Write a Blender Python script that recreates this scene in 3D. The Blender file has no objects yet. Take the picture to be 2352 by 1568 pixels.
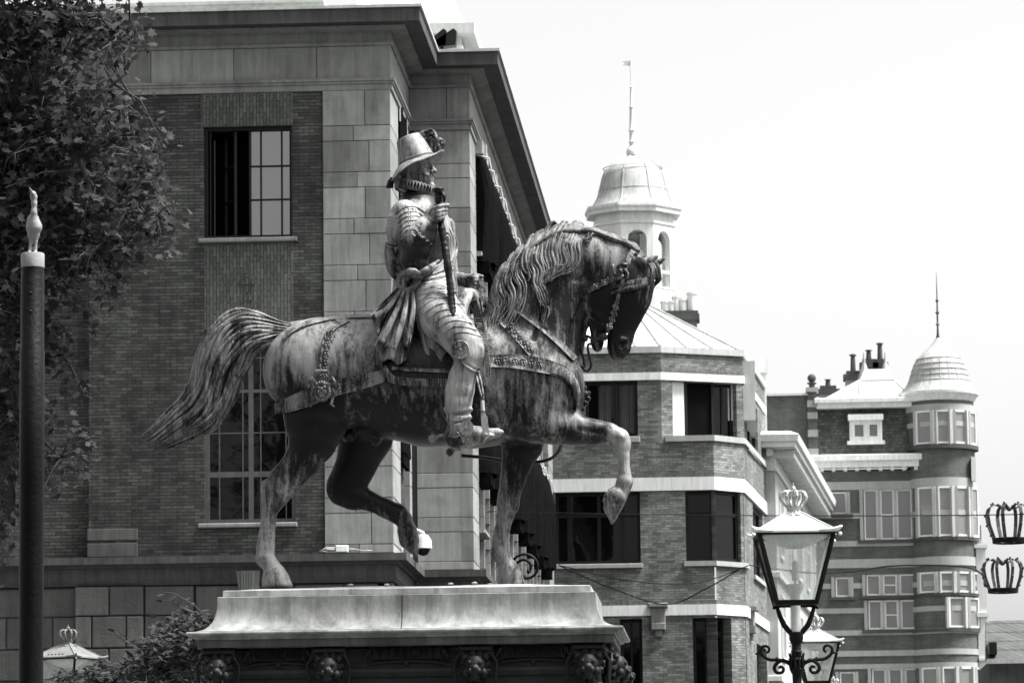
import bpy, math, random
import numpy as np
from mathutils import Vector, Matrix
random.seed(7); np.random.seed(7)
rnd = random.random
def ru(a, b): return a + (b - a) * random.random()
scene = bpy.context.scene
COL = scene.collection

# ------------------------------------------------------------------ camera
FPX = 9500.0; IW = 2352.0
CAM = Vector((0, 0, 1.6))
_yaw = math.atan(0.0562); _pit = math.atan(0.1339); _rol = 0.0115
_f = Vector((-math.sin(_yaw) * math.cos(_pit), math.cos(_yaw) * math.cos(_pit), math.sin(_pit)))
_r0 = Vector((math.cos(_yaw), math.sin(_yaw), 0)); _u0 = _r0.cross(_f)
_c, _s = math.cos(_rol), math.sin(_rol)
_R = _r0 * _c - _u0 * _s; _U = _u0 * _c + _r0 * _s
cd = bpy.data.cameras.new('camera'); cam = bpy.data.objects.new('camera', cd); COL.objects.link(cam)
m = Matrix.Identity(4)
for i in range(3):
    m[i][0] = _R[i]; m[i][1] = _U[i]; m[i][2] = -_f[i]; m[i][3] = CAM[i]
cam.matrix_world = m
cd.sensor_width = 36; cd.lens = 36 * FPX / IW; cd.clip_start = 0.5; cd.clip_end = 3000
cd.dof.use_dof = True; cd.dof.focus_distance = 33; cd.dof.aperture_fstop = 13
scene.camera = cam

def P(px, py, Y):
    """point on the vertical plane y=Y seen at reference position (px, py)"""
    d = _R * ((px - 1176) / FPX) - _U * ((py - 784) / FPX) + _f
    return CAM + d * (Y / d.y)
def X(px, py, Y): return P(px, py, Y).x
def Z(px, py, Y): return P(px, py, Y).z

# ------------------------------------------------------------------ objects
ORG = {}
def tag(o, label=None, cat=None, group=None, kind=None):
    if label: o['label'] = label
    if cat: o['category'] = cat
    if group: o['group'] = group
    if kind: o['kind'] = kind
    return o
def empty(name, loc, label, cat, group=None):
    o = bpy.data.objects.new(name, None); COL.objects.link(o); o.location = loc
    o.empty_display_size = 0.2
    ORG[o.name] = Vector(loc)
    return tag(o, label, cat, group)
def link(name, me, mat, parent=None):
    o = bpy.data.objects.new(name, me); COL.objects.link(o)
    if mat: me.materials.append(mat)
    if parent is not None:
        org = ORG.get(parent.name, Vector((0, 0, 0)))
        o.parent = parent
        me.transform(Matrix.Translation(-org))
        ORG[o.name] = org
    else:
        ORG[o.name] = Vector((0, 0, 0))
    return o
def copy_tree(o, parent=None):
    c = o.copy(); COL.objects.link(c)
    if parent is not None: c.parent = parent
    for ch in list(o.children): copy_tree(ch, c)
    return c

class Fr:
    """wall frame: u along the wall, n outwards, z up"""
    def __init__(s, O, u, n=None):
        s.O = Vector(O); s.u = Vector(u).normalized()
        s.n = Vector(n).normalized() if n is not None else Vector((s.u.y, -s.u.x, 0))
    def __call__(s, u, n, z): return s.O + s.u * u + s.n * n + Vector((0, 0, z))
def AX(Y, X0=0.0): return Fr((X0, Y, 0), (1, 0, 0))      # frontal wall, u = world X, n towards the viewer

class MB:
    def __init__(s): s.v = []; s.f = []; s.t = []      # t: per-face tone
    def add(s, vs, fs, tone=1.0):
        b = len(s.v); s.v += [tuple(v) for v in vs]; s.f += [tuple(b + i for i in f) for f in fs]
        s.t += [tone] * len(fs); return s
    def box(s, F, u0, u1, n0, n1, z0, z1, tone=1.0):
        if u1 < u0: u0, u1 = u1, u0
        if n1 < n0: n0, n1 = n1, n0
        if z1 < z0: z0, z1 = z1, z0
        vs = [F(u, n, z) for z in (z0, z1) for u, n in ((u0, n0), (u1, n0), (u1, n1), (u0, n1))]
        return s.add(vs, [(0, 1, 2, 3), (7, 6, 5, 4), (0, 4, 5, 1), (1, 5, 6, 2), (2, 6, 7, 3), (3, 7, 4, 0)], tone)
    def bbox(s, F, u0, u1, n0, n1, z0, z1, b=0.01, tone=1.0):
        """box whose outer (n1) face is chamfered by b"""
        vs = [F(u0, n0, z0), F(u1, n0, z0), F(u1, n0, z1), F(u0, n0, z1)]
        vs += [F(u0, n1 - b, z0), F(u1, n1 - b, z0), F(u1, n1 - b, z1), F(u0, n1 - b, z1)]
        vs += [F(u0 + b, n1, z0 + b), F(u1 - b, n1, z0 + b), F(u1 - b, n1, z1 - b), F(u0 + b, n1, z1 - b)]
        fs = [(8, 9, 10, 11)]
        for a in range(4):
            c = (a + 1) % 4
            fs += [(a, c, 4 + c, 4 + a), (4 + a, 4 + c, 8 + c, 8 + a)]
        return s.add(vs, fs, tone)
    def quad(s, a, b, c, d, tone=1.0): return s.add([a, b, c, d], [(0, 1, 2, 3)], tone)
    def tube(s, pts, rad, seg=8, cap=True, flat=None, tone=1.0):
        """tube along pts; rad number/list; flat=(dir, k): scale along dir by k"""
        pts = [Vector(p) for p in pts]; n = len(pts)
        if not hasattr(rad, '__len__'): rad = [rad] * n
        rings = []; prev = None
        for i, p in enumerate(pts):
            t = (pts[min(i + 1, n - 1)] - pts[max(i - 1, 0)])
            if t.length < 1e-9: t = Vector((0, 0, 1))
            t.normalize()
            if prev is None:
                a = Vector((0, 1, 0)) if abs(t.y) < 0.9 else Vector((1, 0, 0))
                a = (a - t * a.dot(t)).normalized()
            else:
                a = (prev - t * prev.dot(t)); a = a.normalized() if a.length > 1e-6 else prev
            prev = a; b = t.cross(a); ring = []
            for k in range(seg):
                th = 2 * math.pi * k / seg
                o = a * math.cos(th) * rad[i] + b * math.sin(th) * rad[i]
                if flat: o = o - flat[0] * (o.dot(flat[0]) * (1 - flat[1]))
                ring.append(p + o)
            rings.append(ring)
        vs = [v for r in rings for v in r]; fs = []
        for i in range(n - 1):
            for k in range(seg):
                k2 = (k + 1) % seg
                fs.append((i * seg + k, i * seg + k2, (i + 1) * seg + k2, (i + 1) * seg + k))
        if cap: fs += [tuple(range(seg))[::-1], tuple((n - 1) * seg + k for k in range(seg))]
        return s.add(vs, fs, tone)
    def lathe(s, c, prof, seg=24, a0=0, a1=2 * math.pi, axis=None, tone=1.0, ph=0.0):
        """prof [(r,z)] around vertical axis at c (or tilted axis)"""
        c = Vector(c); full = abs(a1 - a0 - 2 * math.pi) < 1e-6; ns = seg if full else seg + 1
        az = Vector(axis).normalized() if axis is not None else Vector((0, 0, 1))
        ax = Vector((1, 0, 0)); ax = (ax - az * ax.dot(az)).normalized() if abs(az.x) < .9 else Vector((0, 1, 0)); ay = az.cross(ax)
        vs = []
        for r, z in prof:
            for k in range(ns):
                th = ph + a0 + (a1 - a0) * k / seg
                vs.append(c + ax * (r * math.cos(th)) + ay * (r * math.sin(th)) + az * z)
        fs = []
        for i in range(len(prof) - 1):
            for k in range(seg):
                k2 = (k + 1) % ns
                fs.append((i * ns + k, i * ns + k2, (i + 1) * ns + k2, (i + 1) * ns + k))
        return s.add(vs, fs, tone)
    def ball(s, c, r, seg=12, sc=(1, 1, 1), tone=1.0):
        c = Vector(c); vs = []; h = seg // 2; fs = []
        for i in range(h + 1):
            a = math.pi * i / h
            for k in range(seg):
                b = 2 * math.pi * k / seg
                vs.append(c + Vector((r * sc[0] * math.sin(a) * math.cos(b), r * sc[1] * math.sin(a) * math.sin(b), r * sc[2] * math.cos(a))))
        for i in range(h):
            for k in range(seg):
                k2 = (k + 1) % seg
                fs.append((i * seg + k, (i + 1) * seg + k, (i + 1) * seg + k2, i * seg + k2))
        return s.add(vs, fs, tone)
    def sweep(s, path, prof, closed=False, tone=1.0, cap=True):
        """profile [(out, z)] swept along plan path [(x,y)]; outwards = right of travel"""
        n = len(path); pts = [Vector((p[0], p[1])) for p in path]; offs = []
        for i in range(n):
            ds = []
            if i > 0 or closed: ds.append((pts[i] - pts[i - 1]).normalized())
            if i < n - 1 or closed: ds.append((pts[(i + 1) % n] - pts[i]).normalized())
            ns = [Vector((d.y, -d.x)) for d in ds]
            if len(ns) == 1: offs.append(ns[0])
            else:
                b = (ns[0] + ns[1]); b.normalize(); offs.append(b / max(0.2, b.dot(ns[0])))
        m_ = len(prof); vs = []
        for i in range(n):
            for o, z in prof: vs.append((pts[i].x + offs[i].x * o, pts[i].y + offs[i].y * o, z))
        fs = []
        for i in range(n if closed else n - 1):
            j = (i + 1) % n
            for k in range(m_ - 1): fs.append((i * m_ + k, j * m_ + k, j * m_ + k + 1, i * m_ + k + 1))
        if cap and not closed:
            fs += [tuple(range(m_)), tuple((n - 1) * m_ + k for k in range(m_))[::-1]]
        return s.add(vs, fs, tone)
    def prism(s, poly, off, tone=1.0):
        """closed polygon (3D points) extruded by vector off"""
        off = Vector(off); n = len(poly); a = [Vector(p) for p in poly]
        vs = a + [p + off for p in a]
        fs = [tuple(range(n)), tuple(range(n, 2 * n))[::-1]]
        fs += [(i, (i + 1) % n, n + (i + 1) % n, n + i)[::-1] for i in range(n)]
        return s.add(vs, fs, tone)
    def wall(s, F, u0, u1, z0, z1, ops, depth=0.2, n=0.0, tone=1.0):
        """wall face at n with rectangular openings (u0,u1,z0,z1) that have reveals"""
        us = sorted({u0, u1, *[min(max(o[0], u0), u1) for o in ops], *[min(max(o[1], u0), u1) for o in ops]})
        zs = sorted({z0, z1, *[min(max(o[2], z0), z1) for o in ops], *[min(max(o[3], z0), z1) for o in ops]})
        for i in range(len(us) - 1):
            for j in range(len(zs) - 1):
                cu = (us[i] + us[i + 1]) / 2; cz = (zs[j] + zs[j + 1]) / 2
                if any(o[0] < cu < o[1] and o[2] < cz < o[3] for o in ops): continue
                s.quad(F(us[i], n, zs[j]), F(us[i + 1], n, zs[j]), F(us[i + 1], n, zs[j + 1]), F(us[i], n, zs[j + 1]), tone)
        for o in ops:
            a, b, c, d = o[:4]; m_ = n - depth
            s.quad(F(a, n, c), F(a, m_, c), F(a, m_, d), F(a, n, d)); s.quad(F(b, n, c), F(b, n, d), F(b, m_, d), F(b, m_, c))
            s.quad(F(a, n, c), F(b, n, c), F(b, m_, c), F(a, m_, c)); s.quad(F(a, n, d), F(a, m_, d), F(b, m_, d), F(b, n, d))
        return s
    def build(s, name, mat, parent=None, smooth=False):
        me = bpy.data.meshes.new(name); me.from_pydata(s.v, [], s.f); me.update()
        if any(t != 1.0 for t in s.t):
            at = me.color_attributes.new('tone', 'FLOAT_COLOR', 'CORNER')
            arr = np.repeat(np.array(s.t, dtype=np.float32), [len(f) for f in s.f])
            arr = np.stack([arr, arr, arr, np.ones_like(arr)], 1).ravel()
            at.data.foreach_set('color', arr)
        else:
            at = me.color_attributes.new('tone', 'FLOAT_COLOR', 'CORNER')
            at.data.foreach_set('color', np.ones(4 * sum(len(f) for f in s.f), dtype=np.float32))
        if smooth == 'auto':
            me.polygons.foreach_set('use_smooth', [True] * len(me.polygons))
            me.set_sharp_from_angle(angle=math.radians(35))
        elif smooth: me.polygons.foreach_set('use_smooth', [True] * len(me.polygons))
        return link(name, me, mat, parent)

# ------------------------------------------------------------------ materials
def newmat(name):
    m_ = bpy.data.materials.new(name); m_.use_nodes = True; nt = m_.node_tree; nt.nodes.clear()
    out = nt.nodes.new('ShaderNodeOutputMaterial'); b = nt.nodes.new('ShaderNodeBsdfPrincipled')
    nt.links.new(b.outputs[0], out.inputs[0]); return m_, nt, b
def grey(g, w=1.0): return (g * .985, g * 1.0, g * .985, 1)
class NT:
    def __init__(s, nt): s.nt = nt
    def n(s, t, **kw):
        nd = s.nt.nodes.new(t)
        for k, v in kw.items():
            if k in ('operation', 'blend_type', 'data_type', 'noise_dimensions', 'feature', 'wave_type', 'bands_direction', 'attribute_name', 'distance', 'offset_frequency', 'squash_frequency', 'offset', 'squash'): setattr(nd, k, v)
            else: nd.inputs[k.replace('_', ' ')].default_value = v
        return nd
    def l(s, a, b): s.nt.links.new(a, b)
    def math(s, op, a, b=None, c=None, clamp=False):
        nd = s.nt.nodes.new('ShaderNodeMath'); nd.operation = op; nd.use_clamp = clamp
        for i, v in enumerate((a, b, c)):
            if v is None: continue
            if isinstance(v, (int, float)): nd.inputs[i].default_value = v
            else: s.l(v, nd.inputs[i])
        return nd.outputs[0]
    def pos(s, scale=(1, 1, 1), off=(0, 0, 0)):
        tc = s.nt.nodes.new('ShaderNodeTexCoord'); mp = s.nt.nodes.new('ShaderNodeMapping')
        mp.inputs['Scale'].default_value = scale; mp.inputs['Location'].default_value = off
        s.l(tc.outputs['Object'], mp.inputs[0]); return mp.outputs[0]
    def noise(s, vec, scale, detail=6, rough=.6, dist=0.0):
        nd = s.nt.nodes.new('ShaderNodeTexNoise'); nd.inputs['Scale'].default_value = scale
        nd.inputs['Detail'].default_value = detail; nd.inputs['Roughness'].default_value = rough
        nd.inputs['Distortion'].default_value = dist
        s.l(vec, nd.inputs['Vector']); return nd.outputs['Fac']
    def ramp(s, fac, stops):
        nd = s.nt.nodes.new('ShaderNodeValToRGB'); el = nd.color_ramp.elements
        while len(el) < len(stops): el.new(0.5)
        for e, (p, g) in zip(el, stops):
            e.position = p; e.color = grey(g) if not isinstance(g, tuple) else g
        s.l(fac, nd.inputs[0]); return nd.outputs[0]
    def mul(s, a, b, fac=1.0):
        nd = s.nt.nodes.new('ShaderNodeMix'); nd.data_type = 'RGBA'; nd.blend_type = 'MULTIPLY'; nd.inputs[0].default_value = fac
        s.l(a, nd.inputs[6]); s.l(b, nd.inputs[7]); return nd.outputs[2]
    def tone(s):
        nd = s.nt.nodes.new('ShaderNodeVertexColor'); nd.layer_name = 'tone'; return nd.outputs[0]
    def bump(s, h, strength, dist, bsdf, chain=None):
        nd = s.nt.nodes.new('ShaderNodeBump'); nd.inputs['Strength'].default_value = strength; nd.inputs['Distance'].default_value = dist
        s.l(h, nd.inputs['Height'])
        if chain is not None: s.l(chain, nd.inputs['Normal'])
        s.l(nd.outputs[0], bsdf.inputs['Normal']); return nd.outputs[0]
def stuffmat(name, g, var=.25, scale=1.5, rough=.8, bump=.3, bscale=30, streak=0.0, metal=0.0, tooled=0.0, bdist=.01, spec=.15, detail=7):
    """weathered plain surface: large blotches, fine grain, rain streaks, optional chisel tooling"""
    m_, nt, b = newmat(name); N = NT(nt); p = N.pos()
    col = N.ramp(N.noise(p, scale, detail, .65, .4), [(.25, g * (1 - var)), (.5, g), (.78, g * (1 + var * .8))])
    col = N.mul(col, N.tone())
    if streak > 0:
        p2 = N.pos((4, 4, .35)); col = N.mul(col, N.ramp(N.noise(p2, 2.2, 6, .7, .3), [(.35, 1 - streak), (.6, 1.0)]))
    N.l(col, b.inputs['Base Color']); b.inputs['Roughness'].default_value = rough; b.inputs['Metallic'].default_value = metal
    b.inputs['Specular IOR Level'].default_value = spec
    ch = N.bump(N.noise(p, bscale, 5, .7), bump, bdist, b)
    if tooled > 0:
        w = N.n('ShaderNodeTexWave', wave_type='BANDS', bands_direction='X'); w.inputs['Scale'].default_value = tooled
        w.inputs['Distortion'].default_value = .6
        tc = nt.nodes.new('ShaderNodeTexCoord'); sp = nt.nodes.new('ShaderNodeSeparateXYZ'); N.l(tc.outputs['Object'], sp.inputs[0])
        cb = nt.nodes.new('ShaderNodeCombineXYZ'); N.l(N.math('ADD', sp.outputs[0], sp.outputs[1]), cb.inputs[0]); N.l(sp.outputs[2], cb.inputs[1])
        N.l(cb.outputs[0], w.inputs['Vector']); N.bump(w.outputs['Fac'], .35, .01, b, ch)
    return m_
def brickmat(name, g, gm, bw=.215, bh=.0625, mort=.011, vert=False, var=.35, blotch=.2, contrast=.5, bdist=.012):
    m_, nt, b = newmat(name); N = NT(nt)
    tc = nt.nodes.new('ShaderNodeTexCoord'); sp = nt.nodes.new('ShaderNodeSeparateXYZ'); N.l(tc.outputs['Object'], sp.inputs[0])
    cb = nt.nodes.new('ShaderNodeCombineXYZ'); u = N.math('ADD', sp.outputs[0], sp.outputs[1])
    p = N.pos(); wob = N.noise(p, 9, 2, .5); wob = N.math('MULTIPLY', N.math('SUBTRACT', wob, .5), .012)
    if vert: N.l(N.math('ADD', sp.outputs[2], wob), cb.inputs[0]); N.l(u, cb.inputs[1])
    else: N.l(u, cb.inputs[0]); N.l(N.math('ADD', sp.outputs[2], wob), cb.inputs[1])
    br = nt.nodes.new('ShaderNodeTexBrick'); N.l(cb.outputs[0], br.inputs['Vector'])
    br.inputs['Scale'].default_value = 1; br.inputs['Brick Width'].default_value = bw; br.inputs['Row Height'].default_value = bh
    br.inputs['Mortar Size'].default_value = mort / 2; br.inputs['Mortar Smooth'].default_value = .25; br.inputs['Bias'].default_value = 0
    br.inputs['Color1'].default_value = grey(g * (1 - contrast * .5)); br.inputs['Color2'].default_value = grey(g * (1 + contrast * .5)); br.inputs['Mortar'].default_value = grey(gm)
    col = N.mul(br.outputs['Color'], N.ramp(N.noise(p, .7, 6, .65, .5), [(.3, 1 - blotch), (.7, 1 + blotch)]))
    col = N.mul(col, N.ramp(N.noise(p, 28, 3, .6), [(.3, 1 - var), (.7, 1.15)]))
    col = N.mul(col, N.ramp(N.noise(N.pos((1.2, 1.2, .22)), 1.1, 7, .7, .6), [(.36, 1 - blotch), (.55, 1.0), (.75, 1 + blotch * .4)]))
    col = N.mul(col, N.tone())
    N.l(col, b.inputs['Base Color']); b.inputs['Roughness'].default_value = .85; b.inputs['Specular IOR Level'].default_value = .25
    ch = N.bump(N.math('SUBTRACT', 1.0, br.outputs['Fac']), .9, bdist, b)
    N.bump(N.noise(p, 45, 4, .7), .45, .01, b, ch)
    return m_
def glassmat(name, g=.003, rough=.02, spec=.22):
    m_, nt, b = newmat(name); N = NT(nt); p = N.pos()
    b.inputs['Base Color'].default_value = grey(g); b.inputs['Roughness'].default_value = rough; b.inputs['Specular IOR Level'].default_value = spec
    N.bump(N.noise(p, 1.3, 2, .5), .12, .02, b)
    return m_

M = {}
M['brick'] = brickmat('palace_brick', .066, .028, mort=.014, bdist=.03, contrast=.8, blotch=.45)
M['brick_vert'] = brickmat('palace_brick_upright', .10, .04, mort=.014, vert=True, bdist=.014)
M['stone'] = stuffmat('palace_sandstone', .22, .35, 1.3, .85, .35, 60, .3, tooled=14)
M['stone_smooth'] = stuffmat('palace_ashlar', .25, .32, 1.5, .85, .4, 45, .28)
M['stone_dark'] = stuffmat('palace_stained_stone', .075, .35, 1.6, .85, .4, 50, .35, tooled=14)
M['rustic'] = stuffmat('rusticated_stone', .10, .25, 2, .9, 1.0, 22, .2, bdist=.03)
M['joint'] = stuffmat('dark_joint', .035, .2, 3, .95)
M['zinc'] = stuffmat('zinc', .45, .15, 1.2, .5, .15, 12, .25, metal=.1)
M['dome_lead'] = stuffmat('weathered_dome_lead', .36, .2, 1.6, .55, .2, 8, .3)
M['zinc_pale'] = stuffmat('pale_lead_sheet', .50, .16, 1.2, .5, .2, 8, .22, metal=.0)
M['frame_dark'] = stuffmat('dark_paint', .010, .4, 6, .45, .1, 60, spec=.15)
M['iron'] = stuffmat('black_iron', .004, .4, 9, .45, .5, 40, spec=.12)
M['frame_grey'] = stuffmat('worn_grey_paint', .065, .4, 6, .4, .1, 60, spec=.5)
M['white'] = stuffmat('white_paint', .74, .10, 2, .5, .15, 40, .22)
M['offwhite'] = stuffmat('weathered_white', .62, .12, 2, .6, .2, 40, .15)
M['glass'] = glassmat('window_glass')
M['glass_sky'] = glassmat('double_glazing', .01, .015, 1.0); M['glass_sky'].node_tree.nodes['Principled BSDF'].inputs['IOR'].default_value = 1.9
M['glass2'] = glassmat('pale_reflecting_glass', .16, .12, .7)
M['tile_rows'] = brickmat('pantile_rows', .08, .03, bw=.25, bh=.3, mort=.03, contrast=.4)
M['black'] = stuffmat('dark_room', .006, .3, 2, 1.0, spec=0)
M['cloth_black'] = stuffmat('black_canvas', .004, .4, 5, .9, .6, 18, bdist=.03, spec=.02)
M['brick2'] = brickmat('brown_brick', .19, .11, bw=.24, bh=.072, mort=.014, contrast=.8, blotch=.3, bdist=.03)
M['brick2_dark'] = brickmat('dark_soldier_brick', .13, .2, bw=.2, bh=.08, vert=True)
M['brick4'] = brickmat('far_brick', .115, .15, contrast=.3)
M['slate'] = brickmat('slate_scales', .10, .06, bw=.16, bh=.12, mort=.02, contrast=.7, bdist=.02)
M['stone4'] = stuffmat('far_limestone', .34, .15, 1.0, .85, .2, 30, .15)
M['tile'] = stuffmat('clay_tile', .07, .3, 3, .8, .4, 20, .2)
M['plaster'] = stuffmat('stucco', .36, .12, 1, .8, .2, 20, .15)
M['curtain_grey'] = stuffmat('grey_curtain', .09, .3, 6, .9)
M['curtain'] = stuffmat('net_curtain', .38, .2, 4, .9)
M['asphalt'] = stuffmat('asphalt', .05, .25, 1, .9, .4, 80)
M['paving'] = brickmat('paving', .16, .08, bw=.2, bh=.1)

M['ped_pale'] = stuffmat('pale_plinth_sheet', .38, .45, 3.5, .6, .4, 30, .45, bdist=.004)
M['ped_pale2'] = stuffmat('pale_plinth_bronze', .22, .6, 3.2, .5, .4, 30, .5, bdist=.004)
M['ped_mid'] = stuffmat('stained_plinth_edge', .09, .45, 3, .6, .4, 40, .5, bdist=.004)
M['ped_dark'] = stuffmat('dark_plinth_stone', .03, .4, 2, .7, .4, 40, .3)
M['ped_carve'] = stuffmat('dark_carved_bronze', .011, .4, 8, .45, .4, 60)
M['ped_letter'] = stuffmat('raised_letters', .05, .2, 8, .5, .2, 60)

# ------------------------------------------------------------------ light
W = bpy.data.worlds.new('World'); scene.world = W; W.use_nodes = True
nt = W.node_tree; nt.nodes.clear(); N = NT(nt)
SUN_EL, SUN_AZ = math.radians(62), math.radians(98)      # azimuth measured from +Y towards +X
sky = nt.nodes.new('ShaderNodeTexSky'); sky.sky_type = 'NISHITA'; sky.sun_disc = False
sky.sun_elevation = SUN_EL; sky.sun_rotation = SUN_AZ; sky.dust_density = 4.0; sky.air_density = 1.2; sky.ozone_density = 1
bw = nt.nodes.new('ShaderNodeRGBToBW'); bg = nt.nodes.new('ShaderNodeBackground'); wo = nt.nodes.new('ShaderNodeOutputWorld')
nt.links.new(sky.outputs[0], bw.inputs[0]); nt.links.new(bw.outputs[0], bg.inputs[0]); bg.inputs[1].default_value = .11
nt.links.new(bg.outputs[0], wo.inputs[0])
sl = bpy.data.lights.new('sun', 'SUN'); so = bpy.data.objects.new('sun', sl); COL.objects.link(so)
sl.energy = 4.2; sl.angle = math.radians(16); sl.color = (1, .99, .975)
sd = Vector((math.sin(SUN_AZ) * math.cos(SUN_EL), math.cos(SUN_AZ) * math.cos(SUN_EL), math.sin(SUN_EL)))
so.rotation_euler = sd.to_track_quat('Z', 'Y').to_euler(); so.location = (20, 10, 60)
scene.view_settings.view_transform = 'Standard'; scene.view_settings.look = 'None'
scene.view_settings.exposure = 1.55; scene.view_settings.gamma = 1
# ================================================================== SETTING
G = MB(); F0 = AX(0)
G.quad((-900, -200, 0), (900, -200, 0), (900, 1500, 0), (-900, 1500, 0)); tag(G.build('ground', M['asphalt']), kind='structure')
G = MB(); G.box(F0, -25, 4.5, -71, -22, .0, .12); tag(G.build('pavement', M['paving']), kind='structure')

# ================================================================== PALACE
YF, YB, YE = 75.0, 79.2, 111.0
X1 = X(903, 1008, YF); X2 = X(1087, 1100, YB); XL = X(-250, 800, YF)
Zf = lambda y, x=893, Y=YF: Z(x, y, Y)
palace = empty('palace_building', (X1 - 4, YF + 4, 0), 'long brick palace with sandstone corner piers and a deep overhanging cornice behind the statue', 'palace')
zb = 0.0
path = [(XL, YF), (X1, YF), (X1, YB), (X2, YB), (X2, YE)]
FF = AX(YF); FB = AX(YB)
FS1 = Fr((X1, YF, 0), (0, 1, 0)); FS2 = Fr((X2, YB, 0), (0, 1, 0))
zc_top = Zf(9, 962, YF - .6); zc_f0 = Zf(16, 962, YF - .6); zc_f1 = Zf(47, 962, YF - .6)
zw_top = Zf(73); z_fr1 = Zf(97); z_fr2 = Zf(104); z_b0 = Zf(180); z_b1 = Zf(193); z_b2 = Zf(206)
# cornice
C = MB()
C.sweep(path, [(-.3, zc_f1 + .02), (.60, zc_f1), (.60, zc_f0), (-.3, zc_f0)])
C.build('cornice_fascia', M['stone_dark'], palace)
C = MB(); dz = zc_f1 - zw_top
C.sweep(path, [(-.2, zw_top), (.05, zw_top), (.05, zw_top + dz * .12), (.10, zw_top + dz * .2), (.10, zw_top + dz * .35), (.16, zw_top + dz * .5), (.24, zw_top + dz * .72), (.24, zw_top + dz * .85), (.30, zw_top + dz * .9), (.30, zc_f1 - .004), (-.2, zc_f1 - .004)])
C.sweep(path, [(-.2, z_fr2), (.03, z_fr2), (.05, (z_fr1 + z_fr2) / 2), (.05, z_fr1), (-.2, z_fr1)])
C.sweep(path, [(-.2, z_fr1), (.012, z_fr1), (.012, zw_top - .003), (-.2, zw_top - .003)])
C.sweep(path, [(-.2, z_b2), (.03, z_b2), (.03, z_b1 + .01), (.055, z_b1 + .01), (.055, z_b1 + .05), (.05, z_b1 + .05), (.08, z_b1 + .06), (.08, z_b0), (-.2, z_b0)])
C.build('cornice_moulding', M['stone'], palace)
C = MB(); zg = zc_top
C.sweep(path, [(-.3, zc_f0 + .003), (.64, zc_f0 + .003), (.64, zg), (-.3, zg + .03)])
C.sweep([(XL, YF), (X1 - 1.2, YF)], [(-.6, zg + .03), (.25, zg + .03), (.25, zg + .14), (.3, zg + .15), (.3, zg + .2), (-.6, zg + .25)])
C.build('gutter', M['zinc'], palace)
# low roof + attic block with cornice
C = MB()
def slab(x0, y0, x1, y1, z0, z1, mb=C): mb.box(F0, x0, x1, -y1, -y0, z0, z1)
slab(XL, YF + .2, X1 - .4, YE - 4, zc_f0 - .2, zg + .02); slab(X1 - .5, YB + .2, X2 - .3, YE - 4, zc_f0 - .2, zg + .02)
C.build('flat_roof', M['zinc'], palace)
ya = 96.0; C = MB()
xa1 = X(1093, 95, ya); xa0 = X(860, 95, ya)
C.box(AX(ya), xa0, X(1060, 110, ya), -8, 0, zc_f0 - .2, Z(1060, 83, ya))
C.box(AX(ya), xa0, X(1092, 110, ya), -9, .35, Z(1060, 83, ya), Z(1060, 60, ya))
C.box(AX(ya), xa0, X(1062, 110, ya - 1.5), .9, 1.5, Z(1060, 122, ya - 1.5), Z(1060, 104, ya - 1.5))
C.prism([P(820, 57, ya - .1), P(1068, 52, ya - .1), P(1030, -20, ya + 2.4), P(820, -20, ya + 2.4)], (0, 3, 0))
C.build('attic', M['zinc_pale'], palace)
# courses of the ashlar piers
cy = [206]; y = 206; tall = True; first = 81
seq = [287.5, 322.3]
while seq[-1] < 1240:
    seq.append(seq[-1] + 71.6); seq.append(seq[-1] + 35.2)
zcs = [z_b2] + [Zf(q) for q in seq if q < 1262]
z_l0 = Z(893, 1266, YF - .25); z_l1 = Z(893, 1285, YF - .25); z_l2 = Zf(1292); z_l3 = Zf(1324); z_l4 = Zf(1334)
zcs = [z for z in zcs if z > z_l0 + .15] + [z_l0]
def ashlar(mb, F, u0, u1, zs, proud, gap=.012, nominal=.72, seed=0, dep=.25):
    rg = random.Random(seed)
    for i in range(len(zs) - 1):
        L = u1 - u0; nb = max(1, round(L / nominal)); cuts = [u0]
        if nb > 1:
            off = [.62, .45, .68, .5][i % 4]
            cuts += [u0 + L * off] if nb == 2 else [u0 + L * (k + (off - .5)) / nb for k in range(1, nb)]
        cuts.append(u1)
        for a, b in zip(cuts[:-1], cuts[1:]):
            mb.bbox(F, a + (gap / 2 if a > u0 else 0), b - (gap / 2 if b < u1 else 0), -dep, proud + rg.uniform(-.002, .002), zs[i + 1] + gap / 2, zs[i] - gap / 2, .006, rg.uniform(.74, 1.14))
xp0 = X(744, 690, YF)
zsf = [z_fr2, z_b0]
for groups_, nm in (([(FF, xp0, X1 - .006, .03, .72, 1), (FS1, 0, 1.6, 0, 3, 8)], 'corner_pier'), ([(FB, X1 + .1, X2 - .006, .0, .72, 5), (FS2, 0, 1.55, 0, 3, 9)], 'corner_pier'), ([(FS1, YB - YF - .5, YB - YF, 0, 3, 8)], 'corner_pier'), ([(FS2, 29.2, 31.6, .06, 3, 9)], 'end_pier')):
    A = MB()
    for F_, a, b, pr_, nom, sd in groups_: ashlar(A, F_, a, b, zcs, pr_, nominal=nom, seed=sd)
    A.build(nm, M['stone_smooth'], palace)
for F_, a, b, nom, sd in ((FF, XL, X1 - .006, 1.68, 3), (FB, X1 + .01, X2 - .006, .7, 4)):
    A = MB(); ashlar(A, F_, a, b, zsf, .0, nominal=nom, seed=sd); A.build('frieze_block', M['stone_smooth'], palace)
A = MB(); A.box(FS1, 0, YB - YF, -.3, 0, z_b0, z_fr2); A.box(FS2, 0, YE - YB, -.3, 0, z_b0, z_fr2)
A.build('frieze', M['stone_smooth'], palace)
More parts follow.
